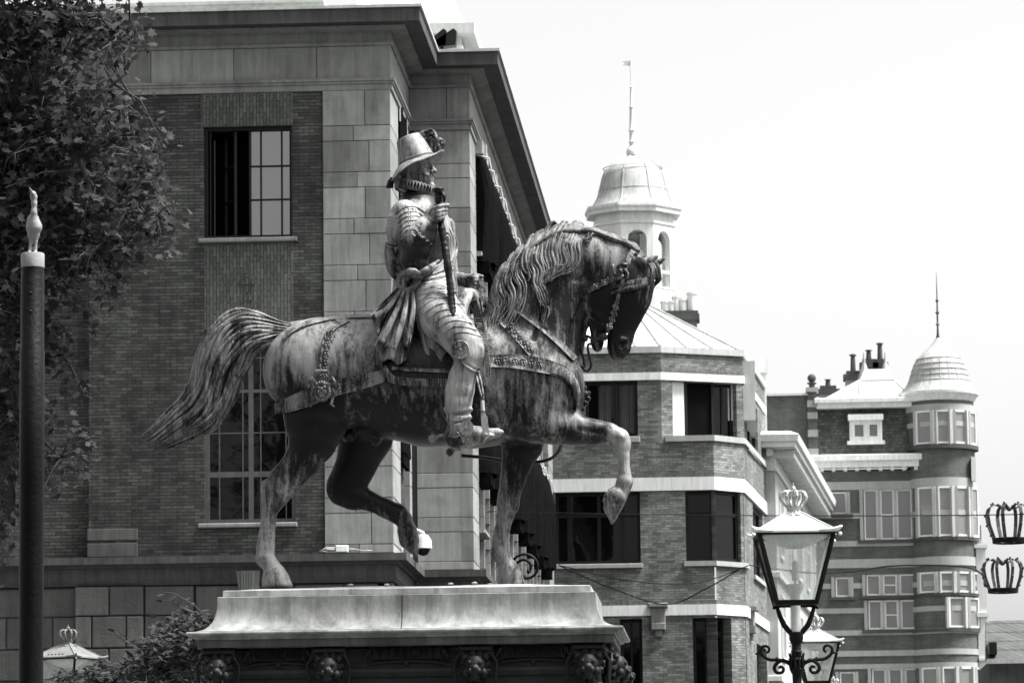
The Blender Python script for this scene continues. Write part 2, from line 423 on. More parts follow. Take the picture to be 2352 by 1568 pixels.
J = MB(); J.box(FF, xp0 + .01, X1 - .03, -.3, .005, z_l0 + .01, z_b0 - .01); J.box(FB, X1 + .02, X2 - .03, -.3, -.02, z_l0 + .01, z_b0 - .01)
J.box(FS1, .03, 1.58, -.3, -.02, z_l0, z_b0 - .01); J.box(FS2, .03, 1.53, -.3, -.02, z_l0, z_b0 - .01); J.box(FF, XL, X1 - .02, -.3, -.02, z_b0, z_fr2)
J.build('mortar_joint', M['joint'], palace)
# front brick wall with two windows
wx0, wx1 = X(468, 420, YF), X(670, 420, YF)
w1z1, w1z0 = Zf(290, 570), Zf(546, 570)
lx0, lx1 = X(470, 1150, YF), X(679, 1150, YF); w2z0 = Zf(1200, 575); w2z1 = Zf(756, 575)
px0, px1 = X(205, 900, YF), X(316, 900, YF)
fx0, fx1 = X(-160, 900, YF), X(-35 + 70, 900, YF)
OPS = [(wx0, wx1, w1z0, w1z1), (lx0, lx1, w2z0, w2z1), (X(-165, 900, YF), X(34, 900, YF), Zf(1207, 0), Zf(320, 0))]
B = MB(); B.wall(FF, px0, xp0, z_l0, z_b2, OPS[:2], .24)
B.wall(FF, XL, px0, z_l0, z_b2, OPS[2:], .24, n=-.12)
B.bbox(FF, px0, X(300, 900, YF), -.12, .05, z_l0, z_b2, .005); B.bbox(FF, X(300, 900, YF), px1, -.05, .03, z_l0, z_b2, .005)
bw1 = B.build('brick_wall', M['brick'], palace)
B = MB()   # soldier course over window and upright panel under it
B.box(FF, X(463, 250, YF), X(673, 250, YF), -.02, .006, w1z1 + .002, z_b2)
B.build('soldier_course', M['brick_vert'], palace); B = MB(); B.box(FF, X(470, 650, YF), X(674, 650, YF), -.1, .005, w2z1 + .01, w1z0 - .1)
cxp = (wx0 + wx1) / 2
for k, (dx, dz_) in enumerate([(-.11, 0), (.11, 0), (0, .14), (0, -.14), (-.05, -.3), (.05, -.3), (0, .0)]):
    B.box(FF, cxp + dx - .028, cxp + dx + .028, -.03, .03 + .001 * k, Zf(640) + dz_ - .06, Zf(640) + dz_ + .06, .9)
B.build('spandrel_panel', M['brick_vert'], palace)
S = MB()
for a, b, zt in ((X(456, 555, YF), X(683, 555, YF), w1z0), (X(456, 1205, YF), X(683, 1205, YF), w2z0)):
    S = MB(); S.bbox(FF, a, b, -.2, .09, zt - .085, zt - .005, .015); S.build('window_sill', M['stone'], palace)
S = MB()
S.bbox(FF, px0 - .02, px1 + .005, -.02, .075, Zf(1241, 250), Zf(1215, 250), .008, .42)
S.bbox(FF, px0 - .02, px1 + .005, -.02, .08, z_l0, Zf(1248, 250), .008, .38)
S.bbox(FF, px0 - .02, X(300, 300, YF), -.02, .085, Zf(300, 250), Zf(210, 250), .02)
S.build('pilaster_block', M['stone'], palace)
# carved relief panel (standing torso)
S = MB(); rc = P(250, 262, YF - .09)
S.tube([rc + Vector((0, 0, -.3)), rc + Vector((0, 0, -.12)), rc + Vector((0, 0, .1)), rc + Vector((0, 0, .16))], [.07, .06, .11, .05], 10)
S.ball(rc + Vector((0, 0, .23)), .06)
for sx in (-1, 1):
    S.tube([rc + Vector((sx * .09, 0, .12)), rc + Vector((sx * .22, -.01, 0)), rc + Vector((sx * .08, -.03, -.12))], [.035, .03, .025], 8)
    S.tube([rc + Vector((sx * .04, 0, -.12)), rc + Vector((sx * .06, 0, -.36))], [.05, .035], 8)
S.build('relief_figure', M['stone_smooth'], palace, True)
def winframe(F, u0, u1, z0, z1, n, vs, hs, fw=.05, bar=.022, dep=.05, mat='frame_dark', parent=None, glass='glass', name='window', skip=()):
    """frame mesh (part) with glass pane (sub-part)"""
    f = MB()
    for a, b in ((u0, u0 + fw), (u1 - fw, u1)): f.box(F, a, b, n - dep, n, z0, z1)
    for a, b in ((z0, z0 + fw), (z1 - fw, z1)): f.box(F, u0 + fw, u1 - fw, n - dep, n, a, b)
    for v, w in vs: f.box(F, v - w / 2, v + w / 2, n - dep * .9, n - .004, z0 + fw, z1 - fw)
    for h, w in hs: f.box(F, u0 + fw, u1 - fw, n - dep * .8, n - .008, h - w / 2, h + w / 2)
    fo = f.build(name, M[mat], parent)
    g = MB(); g.box(F, u0 + fw * .5, u1 - fw * .5, n - dep - .02, n - dep * .75, z0 + fw * .5, z1 - fw * .5)
    g.build('pane', M[glass], fo); return fo
# upper window: right half closed, left half opened inwards
um = X(574, 420, YF); n0 = -.14
f = MB()
f.box(FF, wx0, wx0 + .07, -.26, n0 + .05, w1z0, w1z1); f.box(FF, wx1 - .05, wx1, -.26, n0 + .05, w1z0, w1z1)
f.box(FF, wx0 + .07, wx1 - .05, -.26, n0 + .05, w1z0, w1z0 + .06); f.box(FF, wx0 + .07, wx1 - .05, -.26, n0 + .05, w1z1 - .06, w1z1)
f.box(FF, wx0 + .1, wx0 + .125, -.24, n0 + .03, w1z0 + .06, w1z1 - .06)
f.box(FF, um - .03, um + .0, -.24, n0 + .03, w1z0 + .06, w1z1 - .06)
for v in (X(597, 420, YF), X(645, 420, YF)): f.box(FF, v - .014, v + .014, -.2, n0, w1z0 + .06, w1z1 - .06)
for yy in (378, 455): f.box(FF, um, wx1 - .05, -.2, n0 - .004, Zf(yy, 620) - .012, Zf(yy, 620) + .012)
fo = f.build('window', M['frame_dark'], palace)
g = MB(); g.box(FF, um - .01, wx1 - .02, -.24, -.19, w1z0 + .03, w1z1 - .03); g.build('pane', M['glass_sky'], fo)
g = MB(); Fo = Fr(FF(X(540, 420, YF), n0, 0), (-.55, -.83, 0)); Fo2 = Fr(FF(X(540, 420, YF), n0, 0), (-.42, .9, 0), (.9, .42, 0))
zz0, zz1 = w1z0 + .07, w1z1 - .07
for a, b in ((0, .05), (.57, .62)): g.box(Fo2, a, b, -.03, .02, zz0, zz1)
for a, b in ((zz0, zz0 + .05), (zz1 - .05, zz1), (Zf(378, 540), Zf(378, 540) + .03), (Zf(455, 540), Zf(455, 540) + .03)): g.box(Fo2, .05, .57, -.028, .018, a, b)
g.build('casement', M['frame_dark'], fo)
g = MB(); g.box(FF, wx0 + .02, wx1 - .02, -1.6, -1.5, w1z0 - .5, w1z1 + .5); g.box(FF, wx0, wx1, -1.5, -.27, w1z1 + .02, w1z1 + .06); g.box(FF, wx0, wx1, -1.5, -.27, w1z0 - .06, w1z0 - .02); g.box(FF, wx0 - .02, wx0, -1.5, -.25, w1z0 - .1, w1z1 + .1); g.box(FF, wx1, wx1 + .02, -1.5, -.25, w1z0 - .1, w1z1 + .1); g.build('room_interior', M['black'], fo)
# lower window, tall with many lights
vm = X(575, 1100, YF)
vs = [(vm, .09)] + [(X(q, 1000, YF), .02) for q in (502, 556, 597, 655)]
hs = [(Zf(q, 575), w) for q, w in ((896, .06), (992, .022), (1087, .10), (820, .022))]
winframe(FF, lx0, lx1, w2z0, w2z1, -.12, vs, hs, .08, parent=palace, mat='frame_grey')
winframe(Fr((0, YF + .12, 0), (1, 0, 0)), OPS[2][0], OPS[2][1], OPS[2][2], OPS[2][3], -.12, [(X(-60, 900, YF), .08), (X(0, 900, YF), .02)], [(Zf(q, 0), .03) for q in (450, 600, 760, 900, 1050)], .08, parent=palace)
# ledge + dado
C = MB()
C.sweep(path, [(-.2, z_l1 - .06), (.08, z_l1 - .06), (.10, z_l1), (.25, z_l1), (.25, z_l0 - .02), (-.2, z_l0 + .0)])
C.sweep(path, [(-.2, z_l3), (.035, z_l3), (.035, z_l1 - .062), (-.2, z_l1 - .062)])
C.sweep(path, [(-.2, z_l4 - .005), (.012, z_l4 - .005), (.06, z_l3 - .02), (.06, z_l3 - .004), (-.2, z_l3 - .004)])
C.build('string_course', M['stone_dark'], palace)
zr = [z_l4 - .02, Zf(1414, 300), Zf(1487.5, 300), Zf(1560, 300), Zf(1632, 300), Zf(1705, 300), Zf(1780, 300), 0.05]
A = MB(); R_ = random.Random(4)
def rustic(F, u0, u1, zs, proud, nominal, seed):
    rg = random.Random(seed)
    for i in range(len(zs) - 1):
        L = u1 - u0; nb = max(1, round(L / nominal)); off = .5 if i % 2 else 0
        cuts = [u0] + [u0 + (k + off) * L / nb for k in range(0 if off else 1, nb)] + [u1]
        for a, b in zip(cuts[:-1], cuts[1:]):
            A.bbox(F, a + .01, b - .01, -.3, proud + rg.uniform(-.008, .008), zs[i + 1] + .01, zs[i] - .01, .02, rg.uniform(.8, 1.15))
xr0, xr1 = X(173, 1450, YF), X(331, 1450, YF)
rustic(FF, xr0, xr1, zr, .12, .62, 2); rustic(FF, xr1, X(445, 1450, YF), zr, .02, .9, 3); rustic(FF, X(445, 1450, YF) + .02, X1 - .02, zr, -.04, .95, 6)
rustic(FF, XL, xr0, zr, -.06, .9, 7); rustic(FS1, 0.01, YB - YF, zr, -.02, 1.2, 8); rustic(FB, X1, X2 - .01, zr, -.02, .7, 8); rustic(FS2, 0.01, YE - YB, zr, -.02, 1.4, 8)
A.build('rusticated_base', M['rustic'], palace)
J = MB(); J.box(FF, XL, X1 - .08, -.3, -.1, 0, z_l4); J.box(FB, X1, X2 - .08, -.3, -.08, 0, z_l4); J.box(FS2, .02, YE - YB, -.3, -.08, 0, z_l4); J.box(FS1, .02, YB - YF, -.3, -.08, 0, z_l4)
J.build('base_core', M['joint'], palace)
K = MB(); zt, zk = Zf(1311, 570), Zf(1372, 570)
def key(xa, xb, xc, xd, n):
    K.prism([FF(X(xa, 1311, YF), n, zt), FF(X(xb, 1311, YF), n, zt), FF(X(xc, 1372, YF), n, zk), FF(X(xd, 1372, YF), n, zk)], (0, .3, 0))
key(544, 598, 594, 552, .10); key(555, 588, 586, 559, .14)
for q in (558, 564, 570, 576, 582): K.tube([FF(X(q, 1313, YF), .145, zt - .02), FF(X(q, 1372, YF), .145, zk)], .018, 6)
K.build('keystone', M['stone'], palace)
# side walls with bays
B = MB(); zwb = Z(915, 1250, YF + 2)
ops1 = [(1.75, 3.6, Zf(1040, 1107, 81.5) + .4, Zf(300, 900, YF + 1))]
zub, zut = Z(1100, 611, 81.5), Z(1095, 375, 81.5); zlb, zlt = Z(1107, 1091.5, 81.5), Z(1107, 1091.5, 81.5) + 2.35
bays = [YB + 2.3 + k * 3.43 for k in range(8)]
ops2 = []
for yb in bays: ops2 += [(yb - YB - .62, yb - YB + .82, zub + .2, zut + .05), (yb - YB - .62, yb - YB + .82, zlb - 1.1, zlt + .05)]
B.wall(FS1, 1.5, YB - YF - .4, z_l0, z_b2, [(1.75, 3.5, zub, zut + .3), (1.75, 3.5, zlb, zlt + .4)], .25, n=-.1)
B.wall(FS2, 1.5, YE - YB, z_l0, z_b2, ops2, .22, n=-.08)
B.box(Fr((X2 - .4, YE, 0), (-1, 0, 0), (0, 1, 0)), 0, X2 - .4 - XL, -.3, 0, 0, z_b2)
B.build('side_wall', M['brick'], palace)
zq = [z_l0 + k * .26 for k in range(int((z_b2 - z_l0) / .26))]
for i, yb in enumerate(bays):
    S = MB()
    for sgn, uu in ((-1, yb - YB - .66), (1, yb - YB + .86)):
        for k, z in enumerate(zq):
            w = .16 if k % 2 else .09
            S.box(FS2, uu - (w if sgn < 0 else 0), uu + (w if sgn > 0 else 0), -.08, .0, z + .01, z + .25)
    S.bbox(FS2, yb - YB - .75, yb - YB + .95, -.1, .16, zut + .06, zut + .34, .02)
    S.bbox(FS2, yb - YB - .3, yb - YB - .05, .0, .2, zut + .02, zut + .34, .02)
    S.bbox(FS2, yb - YB - .7, yb - YB + .9, -.2, .12, zub + .1, zub + .19, .02); S.bbox(FS2, yb - YB - .7, yb - YB + .9, -.2, .12, zlb - 1.2, zlb - 1.11, .02)
    S.bbox(FS2, yb - YB - .75, yb - YB + .95, -.1, .08, zlt + .06, zlt + .3, .02)
    S.build('window_quoin', M['stone_smooth'], palace)
def awning(F, uc, zt, zb_, w=1.5, n1=.34, seed=0, parent=None):
    """black canvas drop awning: gathered cloth box with lit steel arms"""
    rg = random.Random(seed); mb = MB(); nu, nv = 18, 14; vs = []; 
    for j in range(nv + 1):
        t = j / nv; z = zt + (zb_ - zt) * t
        for i in range(nu + 1):
            s = i / nu; e = math.sin(math.pi * min(1, max(0, s))) ** .5
            dep = n1 * (.45 + .55 * min(1, t * 3.2)) * (.35 + .65 * e) + .035 * math.sin(s * 21 + seed * 2 + t * 3) + .02 * math.sin(s * 9 + t * 5)
            vs.append(F(uc + (s - .5) * w * (1 + .05 * math.sin(t * 4 + seed)), dep, z))
    for j in range(nv + 1): vs.append(F(uc - w / 2, -.05, zt + (zb_ - zt) * j / nv))
    for j in range(nv + 1): vs.append(F(uc + w / 2, -.05, zt + (zb_ - zt) * j / nv))
    fs = []; q = nu + 1
    for j in range(nv):
        for i in range(nu): fs.append((j * q + i, (j + 1) * q + i, (j + 1) * q + i + 1, j * q + i + 1))
        L = (nv + 1) * q; fs.append((L + j, L + j + 1, (j + 1) * q, j * q)); R2 = L + nv + 1; fs.append((R2 + j, j * q + nu, (j + 1) * q + nu, R2 + j + 1))
    mb.add(vs, fs); mb.box(F, uc - w / 2 + .1, uc + w / 2 - .1, -.04, n1 * .7, zb_ - .22, zb_ + .02)
    mb.box(F, uc - w / 2, uc + w / 2, -.06, .02, zb_, zt)
    o = mb.build('awning', M['cloth_black'], parent, 'auto')
    a = MB()
    for sg in (-.5, .5): a.tube([F(uc + sg * w, .0, zt + .06), F(uc + sg * w * 1.01, n1 * .75, zt - .02), F(uc + sg * w * 1.01, n1 * .9, zt - .3)], .02, 6)
    a.build('awning_arm', M['zinc'], o)
for k, yb in enumerate(bays):
    awning(FS2, yb - YB + .1, zut, zub, 1.5, .36 + .03 * (k % 2), k, palace); awning(FS2, yb - YB + .1, zlt, zlb, 1.45, .34, k + 20, palace)
awning(FS1, 2.62, zut + .3, zub, 1.6, .02, 40, palace); awning(FS1, 2.62, zlt + .4, zlb, 1.6, .05, 41, palace)
# brackets on the palace corner
# dome camera, cable box and floodlight are things of their own
cc = P(972, 1250, YF + 1.6)
t = empty('security_camera', (X1, cc.y, cc.z + .2), 'white dome security camera hanging from a curved arm at the palace corner', 'camera')
mb = MB(); mb.tube([Vector((X1, cc.y, cc.z - .02)), Vector((X1 + .12, cc.y, cc.z + .2)), cc + Vector((-.12, 0, .28)), cc + Vector((0, 0, .22)), cc + Vector((.02, 0, .12))], .03, 10)
mb.box(FS1, cc.y - YF - .1, cc.y - YF + .1, 0, .03, cc.z - .25, cc.z + .1); mb.build('bracket_arm', M['offwhite'], t, True)
mb = MB(); mb.lathe(cc, [(.03, .2), (.10, .17), (.155, .08), (.165, -.06), (.17, -.07), (.14, -.08), (0.0, -.081)], 20); mb.build('housing', M['zinc'], t, 'auto')
mb = MB(); mb.lathe(cc + Vector((0, 0, -.08)), [(.125, 0), (.12, -.05), (.08, -.11), (.0, -.135)], 20); mb.build('dome', M['glass'], t, True)
cb_ = P(786, 1262, YF - .18); zt_ = z_l0 + .01
t = empty('cable_box', (cb_.x, cb_.y, zt_), 'small pale cable junction box with looping wires lying on the stone ledge', 'junction box')
mb = MB(); mb.bbox(AX(cb_.y), cb_.x - .11, cb_.x + .11, -.06, .08, zt_, zt_ + .12, .01); mb.build('housing', M['white'], t)
mb = MB()
for dy, dz_ in ((0, .04), (.02, .08)):
    mb.tube([Vector((cb_.x + .1, cb_.y + dy, zt_ + dz_)), Vector((cb_.x + .22, cb_.y, zt_ + .03 + dz_ * .3)), Vector((cb_.x + .4, cb_.y, zt_ + .02)), Vector((cb_.x + .55, cb_.y, zt_ + .02))], .008, 6)
    mb.tube([Vector((cb_.x - .1, cb_.y + dy, zt_ + dz_)), Vector((cb_.x - .3, cb_.y, zt_ + .05 + dz_ * .4)), Vector((cb_.x - .42, cb_.y, zt_ + .02)), Vector((cb_.x - .3, cb_.y, zt_ + .015))], .012, 6)
mb.build('wire', M['zinc'], t, True)
fl = P(1014, 88, 90); t = empty('floodlight', (fl.x, 90, zg), 'dark twin-head floodlight standing on the palace roof behind the cornice', 'floodlight')
mb = MB()
for px_, tilt, w in ((1003, .5, .22), (1022, -.5, .26)):
    c = P(px_, 82, 90); Fx = Fr(c, (math.cos(tilt * .6), 0, 0), (0, -1, 0))
    mb.prism([c + Vector((-w, 0, -.14)), c + Vector((w * .7, 0, .16)), c + Vector((w, 0, .1)), c + Vector((w * .9, 0, -.22)), c + Vector((-w * .6, 0, -.26))], (0, .3, 0))
mb.build('lamp_head', M['frame_dark'], t)
mb = MB(); mb.tube([Vector((fl.x, 90.1, zg - .1)), fl + Vector((0, .1, 0))], .04, 6); mb.build('stand', M['iron'], t)
# curled iron bracket fixed on the long side near the street
YC = 88.0; c = P(1207, 1303, YC); t = empty('scroll_bracket', (X2, YC, c.z), 'black wrought iron scroll bracket curling out from the long palace side', 'bracket')
mb = MB(); r0 = .31; pts = []
for k in range(46):
    a = math.pi * .95 - k / 45 * math.pi * 3.2; r = r0 * (1 - .62 * (k / 45) ** 1.1)
    pts.append(c + Vector((math.cos(a) * r - (.0 if k < 30 else .02), 0, math.sin(a) * r)))
pts = [Vector((X2, YC, c.z - .1)), Vector((X2 + .1, YC, c.z + .0))] + pts
mb.tube(pts, [.03] * len(pts), 8); mb.ball(pts[-1], .05); mb.build('scroll', M['iron'], t, True)
mb = MB(); mb.box(FS2, YC - YB - .05, YC - YB + .05, 0, .03, c.z - .5, c.z + .4); mb.build('wall_plate', M['iron'], t)
# ================================================================== BROWN BRICK BUILDING (mid right)
YN = 116.0
brown = empty('brick_apartment_building', (X(1500, 1400, YN), YN + 5, 0), 'brown brick building with white bands and a pale seamed roof behind the horse head', 'building')
def b2(px, py, Y=YN): return P(px, py, Y)
XA0 = X(1230, 900, YN)
# plan corners: top storey (a) and lower storeys (b)
ca = Vector((X(1518.6, 900, YN), YN, 0)); cB = Vector((X(1708, 950, YN + 1.2), YN + 1.2, 0)); cC = Vector((X(1757, 950, YN + 9), YN + 9, 0))
la = Vector((X(1641, 1300, YN), YN, 0)); lb = Vector((X(1706, 1300, YN + .9), YN + .9, 0)); lc = Vector((X(1763, 1300, YN + 9), YN + 9, 0))
V2 = lambda v: (v.x, v.y)
zy = lambda y, x=1450, Y=YN: Z(x, y, Y)
zt0 = zy(796); zt1 = zy(811); zt2 = zy(856); zt3 = zy(873); z3a = zy(1003); z3b = zy(1016); z4 = zy(1098); z4b = zy(1128); z5 = zy(1390); z5b = zy(1414)
FA = AX(YN); FBs = Fr(ca, cB - ca); FCs = Fr(cB, cC - cB); LA = AX(YN); LBs = Fr(la, lb - la); LCs = Fr(lb, lc - lb)
lenB = (cB - ca).length; lenC = (cC - cB).length; lB = (lb - la).length; lC = (lc - lb).length
B = MB(); opsA = [(X(1345, 950, YN), X(1465, 950, YN), z3a + .02, zt3 - .02)]
B.wall(FA, XA0, ca.x, z3b, zt3, opsA, .25)
uB = lambda px: (P(px, 950, YN + .6).x - ca.x) / (cB.x - ca.x) * lenB
opsB = [(uB(1546), uB(1692), z3a + .02, zt3 - .02)]
B.wall(FBs, 0, lenB, z3b, zt3, opsB, .5)
def uC(px, c0, c1, L):   # parameter where pixel column meets a receding wall
    best = min((abs((lambda v: ((v - CAM).dot(_R) / (v - CAM).dot(_f) * FPX + 1176))(c0.lerp(c1, k / 200) + Vector((0, 0, 12))) - px), k / 200) for k in range(201)); return best[1] * L
opsC = [(uC(1720, cB, cC, lenC), uC(1745, cB, cC, lenC), z3a - .1, zt3 - .2)]
B.wall(FCs, 0, lenC, z3b, zt3, opsC, .25)
B.sweep([(XA0, YN), V2(ca), V2(cB), V2(cC)], [(-.3, zt2 + .02), (0, zt2 + .02), (0, zt1), (-.3, zt1)])
opsLA = [(X(1276, 1220, YN), X(1471, 1220, YN), zy(1293), z4b - .02), (X(1575, 1220, YN), la.x - .002, zy(1290), z4b - .02)]
# lower storeys (slightly proud)
pr = .06
B.wall(LA, XA0, la.x, z5b, z4b, opsLA, .25, n=pr); B.wall(LBs, 0, lB, z5b, z4b, [(.002, lB - .12, zy(1290), z4b - .02)], .25, n=pr)
opsLC = [(uC(1725, lb, lc, lC), uC(1748, lb, lc, lC), zy(1300), z4b - .05)]
B.wall(LCs, 0, lC, z5b, z4b, opsLC, .25, n=pr)
B.sweep([(XA0, YN), V2(la), V2(lb), V2(lc)], [(-.3, z4 + .12), (pr + .02, z4 + .12), (pr + .02, z3b), (-.3, z3b)])
opsG = [(X(1425, 1500, YN), X(1476, 1500, YN), 0.3, zy(1420)), (X(1592, 1500, YN), X(1682, 1500, YN), 0.3, zy(1420))]
B.wall(LA, XA0, la.x, 0, z5, [opsG[0], (opsG[1][0], la.x - .002, .3, zy(1420))], .4, n=pr)
B.wall(LBs, 0, lB, 0, z5, [(.002, lB * .5, .3, zy(1420))], .4, n=pr)
B.wall(LCs, 0, lC, 0, z5, [(uC(1728, lb, lc, lC), uC(1752, lb, lc, lC), .3, zy(1460))], .3, n=pr)
B.build('brick_wall', M['brick2'], brown)
B = MB(); pt = [(XA0, YN), V2(ca), V2(cB), V2(cC)]; pl = [(XA0, YN), V2(la), V2(lb), V2(lc)]
B.sweep(pt, [(-.3, zt3), (.035, zt3), (.035, zt2), (-.3, zt2)])
B.sweep(pl, [(-.3, z4b), (pr + .05, z4b), (pr + .05, z4), (-.3, z4)]); B.sweep(pl, [(-.3, z5b), (pr + .05, z5b), (pr + .05, z5), (-.3, z5)])
B.build('white_band', M['white'], brown)
B = MB(); B.sweep(pt, [(-.3, zt2 + .001), (.02, zt2 + .001), (.02, zt2 + .12), (-.3, zt2 + .12)]); B.sweep(pl, [(-.3, z4 + .0), (pr + .03, z4 + .0), (pr + .03, z4 + .12), (-.3, z4 + .12)])
B.sweep(pl, [(-.3, z5 + .0), (pr + .03, z5 + .0), (pr + .03, z5 + .12), (-.3, z5 + .12)])
B.build('soldier_course', M['brick2_dark'], brown)
B = MB(); B.sweep(pt, [(-.4, zt1), (.06, zt1), (.06, zt0), (-.4, zt0)]); B.build('coping', M['zinc'], brown)
B = MB()
B.sweep([(ca.x + .1, YN), V2(la), V2(lb), V2(lc)], [(-.3, z3b), (pr + .09, z3b), (pr + .09, z3a), (-.6, z3a + .03)])
B.bbox(FA, X(1330, 1000, YN), X(1470, 1000, YN), -.2, .12, z3b, z3a, .01)
B.bbox(LA, X(1262, 1300, YN), X(1476, 1300, YN), -.2, pr + .09, zy(1304), zy(1294), .01)
B.sweep([(X(1572, 1300, YN), YN), V2(la), V2(lb), V2(lb.lerp(lc, .07))], [(-.3, zy(1302)), (pr + .09, zy(1302)), (pr + .09, zy(1291)), (-.2, zy(1291))])
B.bbox(LCs, opsLC[0][0] - .2, opsLC[0][1] + .2, -.2, pr + .08, zy(1312), zy(1301), .01); B.bbox(FCs, opsC[0][0] - .2, opsC[0][1] + .2, -.2, .08, z3a - .22, z3a - .1, .01)
B.build('window_sill', M['stone4'], brown)
# pale seamed roof: an irregular pyramid
ap = P(1430, 672, YN + 9); base = [Vector((XA0, YN + .05, zt0)), ca + Vector((0, .05, zt0)), cB + Vector((-.1, .1, zt0)), cC + Vector((-.1, 0, zt0)), Vector((XA0, YN + 16, zt0))]
B = MB()
for i in range(4): B.add([base[i], base[i + 1], ap], [(0, 1, 2)])
B.box(F0, XA0, cC.x - .3, -(YN + 9), -(YN + 1.3), zt0 - 2, zt0 - .3)
B.build('roof', M['zinc_pale'], brown)
B = MB()
for i, (a, b, n) in enumerate(((0, 1, 5), (1, 2, 3), (2, 3, 3))):
    for k in range(n + (i == 2)):
        p = base[a].lerp(base[b], k / n)
        if i == 0 and k == 0: continue
        B.tube([p + Vector((0, -.02, .02)), ap + Vector((0, -.02, .03))], .035, 5)
B.build('roof_seam', M['zinc'], brown)
# windows
def w2(F, u0, u1, z0, z1, n, vs, hs, glass='glass', fw=.09, bar=.06):
    return winframe(F, u0, u1, z0, z1, n, [(v, bar) for v in vs], [(h, bar) for h in hs], fw, dep=.06, parent=brown, glass=glass)
def curtain(F, u0, u1, z0, z1, n, parent, mat='curtain', name='curtain', amp=.02):
    mb = MB(); k_ = 26; vs = []
    for z in (z0, z1):
        for i in range(k_ + 1): vs.append(F(u0 + (u1 - u0) * i / k_, n + amp * math.sin(i * 1.9 + u0), z))
    mb.add(vs, [(i, i + 1, k_ + 2 + i, k_ + 1 + i) for i in range(k_)]); mb.build(name, M[mat], parent)
w2(FA, *opsA[0], -.1, [X(1412, 950, YN), X(1420, 950, YN)], [])
o = opsA[0]; curtain(FA, X(1375, 950, YN), X(1405, 950, YN), o[2] + .1, o[3] - .1, -.135, brown, 'curtain_grey'); curtain(FA, X(1425, 950, YN), X(1455, 950, YN), o[2] + .1, o[3] - .1, -.135, brown, 'curtain_grey')
o = opsB[0]; w2(FBs, o[0] + .9, o[1], o[2], o[3], -.25, [uB(1610), uB(1615), uB(1668)], [])
B = MB(); B.box(FBs, o[0] + .0, o[0] + .42, -.5, -.12, o[2], o[3]); B.build('white_panel', M['white'], brown)
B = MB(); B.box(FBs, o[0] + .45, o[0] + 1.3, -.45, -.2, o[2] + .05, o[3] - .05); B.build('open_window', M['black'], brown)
B = MB()
for k in (0, 4): B.box(FBs, o[0] + .45 + k * .21, o[0] + .52 + k * .21, -.19, -.12, o[2], o[3])
B.build('window_frame', M['frame_dark'], brown)
w2(FCs, *opsC[0], -.08, [(opsC[0][0] + opsC[0][1]) / 2], [])
o = opsLA[0]; hz = zy(1182); w2(LA, *o, -.05, [X(1307, 1220, YN), X(1376, 1220, YN), X(1430, 1220, YN)], [hz], bar=.1)
o = opsLA[1]; w2(LA, o[0], o[1] - .02, o[2], o[3], -.05, [], [hz], bar=.1); w2(LBs, .03, lB - .12, o[2], o[3], -.05, [], [hz], bar=.1)
o = opsLC[0]; w2(LCs, *o, -.05, [(o[0] + o[1]) / 2], [hz], bar=.1)
o = opsG[0]; w2(LA, *o, -.2, [(o[0] + o[1]) / 2], [zy(1465)])
w2(LA, opsG[1][0], la.x, .3, zy(1420), -.25, [X(1625, 1500, YN)], [zy(1456)], bar=.14); w2(LBs, 0.02, lB * .5, .3, zy(1420), -.25, [], [zy(1456)], bar=.14)
w2(LCs, uC(1728, lb, lc, lC), uC(1752, lb, lc, lC), .3, zy(1460), -.2, [], [zy(1490)])
# wall consoles
for F, u in ((LA, X(1512, 1400, YN)), (LCs, 1.2)):
    B = MB(); z0 = zy(1385, 1512)
    B.bbox(F, u - .28, u + .28, 0, .3, z0 - .12, z0, .02); B.bbox(F, u - .2, u + .2, 0, .2, z0 - .55, z0 - .12, .02); B.bbox(F, u - .2, u + .2, 0, .24, z0 - .75, z0 - .55, .02)
    B.bbox(F, u - .1, u + .1, 0, .16, z0 - .95, z0 - .75, .02); B.build('console', M['stone'], brown)
B = MB(); xx = LCs(lC - .3, .15, 0); B.tube([Vector((xx.x, xx.y, 0)), Vector((xx.x, xx.y, zy(1110)))], .06, 8)
B.ball((xx.x, xx.y, zy(1110)), .1); B.build('downpipe', M['frame_dark'], brown, True)
# chimney and roof vents behind
def chimney(px0, px1, pyt, pyb, Y, pots, name, label, mat='brick4'):
    a, b = X(px0, pyt, Y), X(px1, pyt, Y); zt, zb_ = Z(px0, pyt, Y), Z(px0, pyb, Y)
    t = empty(name, ((a + b) / 2, Y, zb_), label, 'chimney')
    F = AX(Y); mb = MB(); mb.box(F, a + .08, b - .08, -.8, 0, zb_ - 3, zt - .3); mb.build('stack', M[mat], t)
    mb = MB(); mb.box(F, a, b, -.88, .08, zt - .3, zt - .1); mb.box(F, a + .04, b - .04, -.84, .04, zt - .1, zt); mb.build('cap', M['tile'], t)
    for p_, h, r in pots:
        mb = MB(); c = Vector((X(p_, pyt, Y), Y + .35, zt)); mb.lathe(c, [(r, 0), (r, h), (r * 1.15, h), (r * 1.15, h + .05), (r * .7, h + .05), (r * .7, h)], 12); mb.build('chimney_pot', M['offwhite'], t, 'auto')
    return t
chimney(1518, 1606, 714, 770, 129, [(1528, .3, .16), (1541, .3, .15), (1553, .45, .14), (1568, .35, .15), (1590, .55, .16)], 'chimney_stack', 'wide brick chimney with a row of pale pots right of the horse head')
t = empty('roof_vent', P(1498, 735, 127), 'small pale roof vent with a flat cap beside the wide chimney', 'vent')
mb = MB(); c = P(1498, 735, 127); mb.lathe(c, [(.17, -.5), (.17, .2), (.12, .2), (.12, .36), (.24, .36), (.2, .42), (0, .44)], 12); mb.build('vent_pipe', M['offwhite'], t, 'auto')

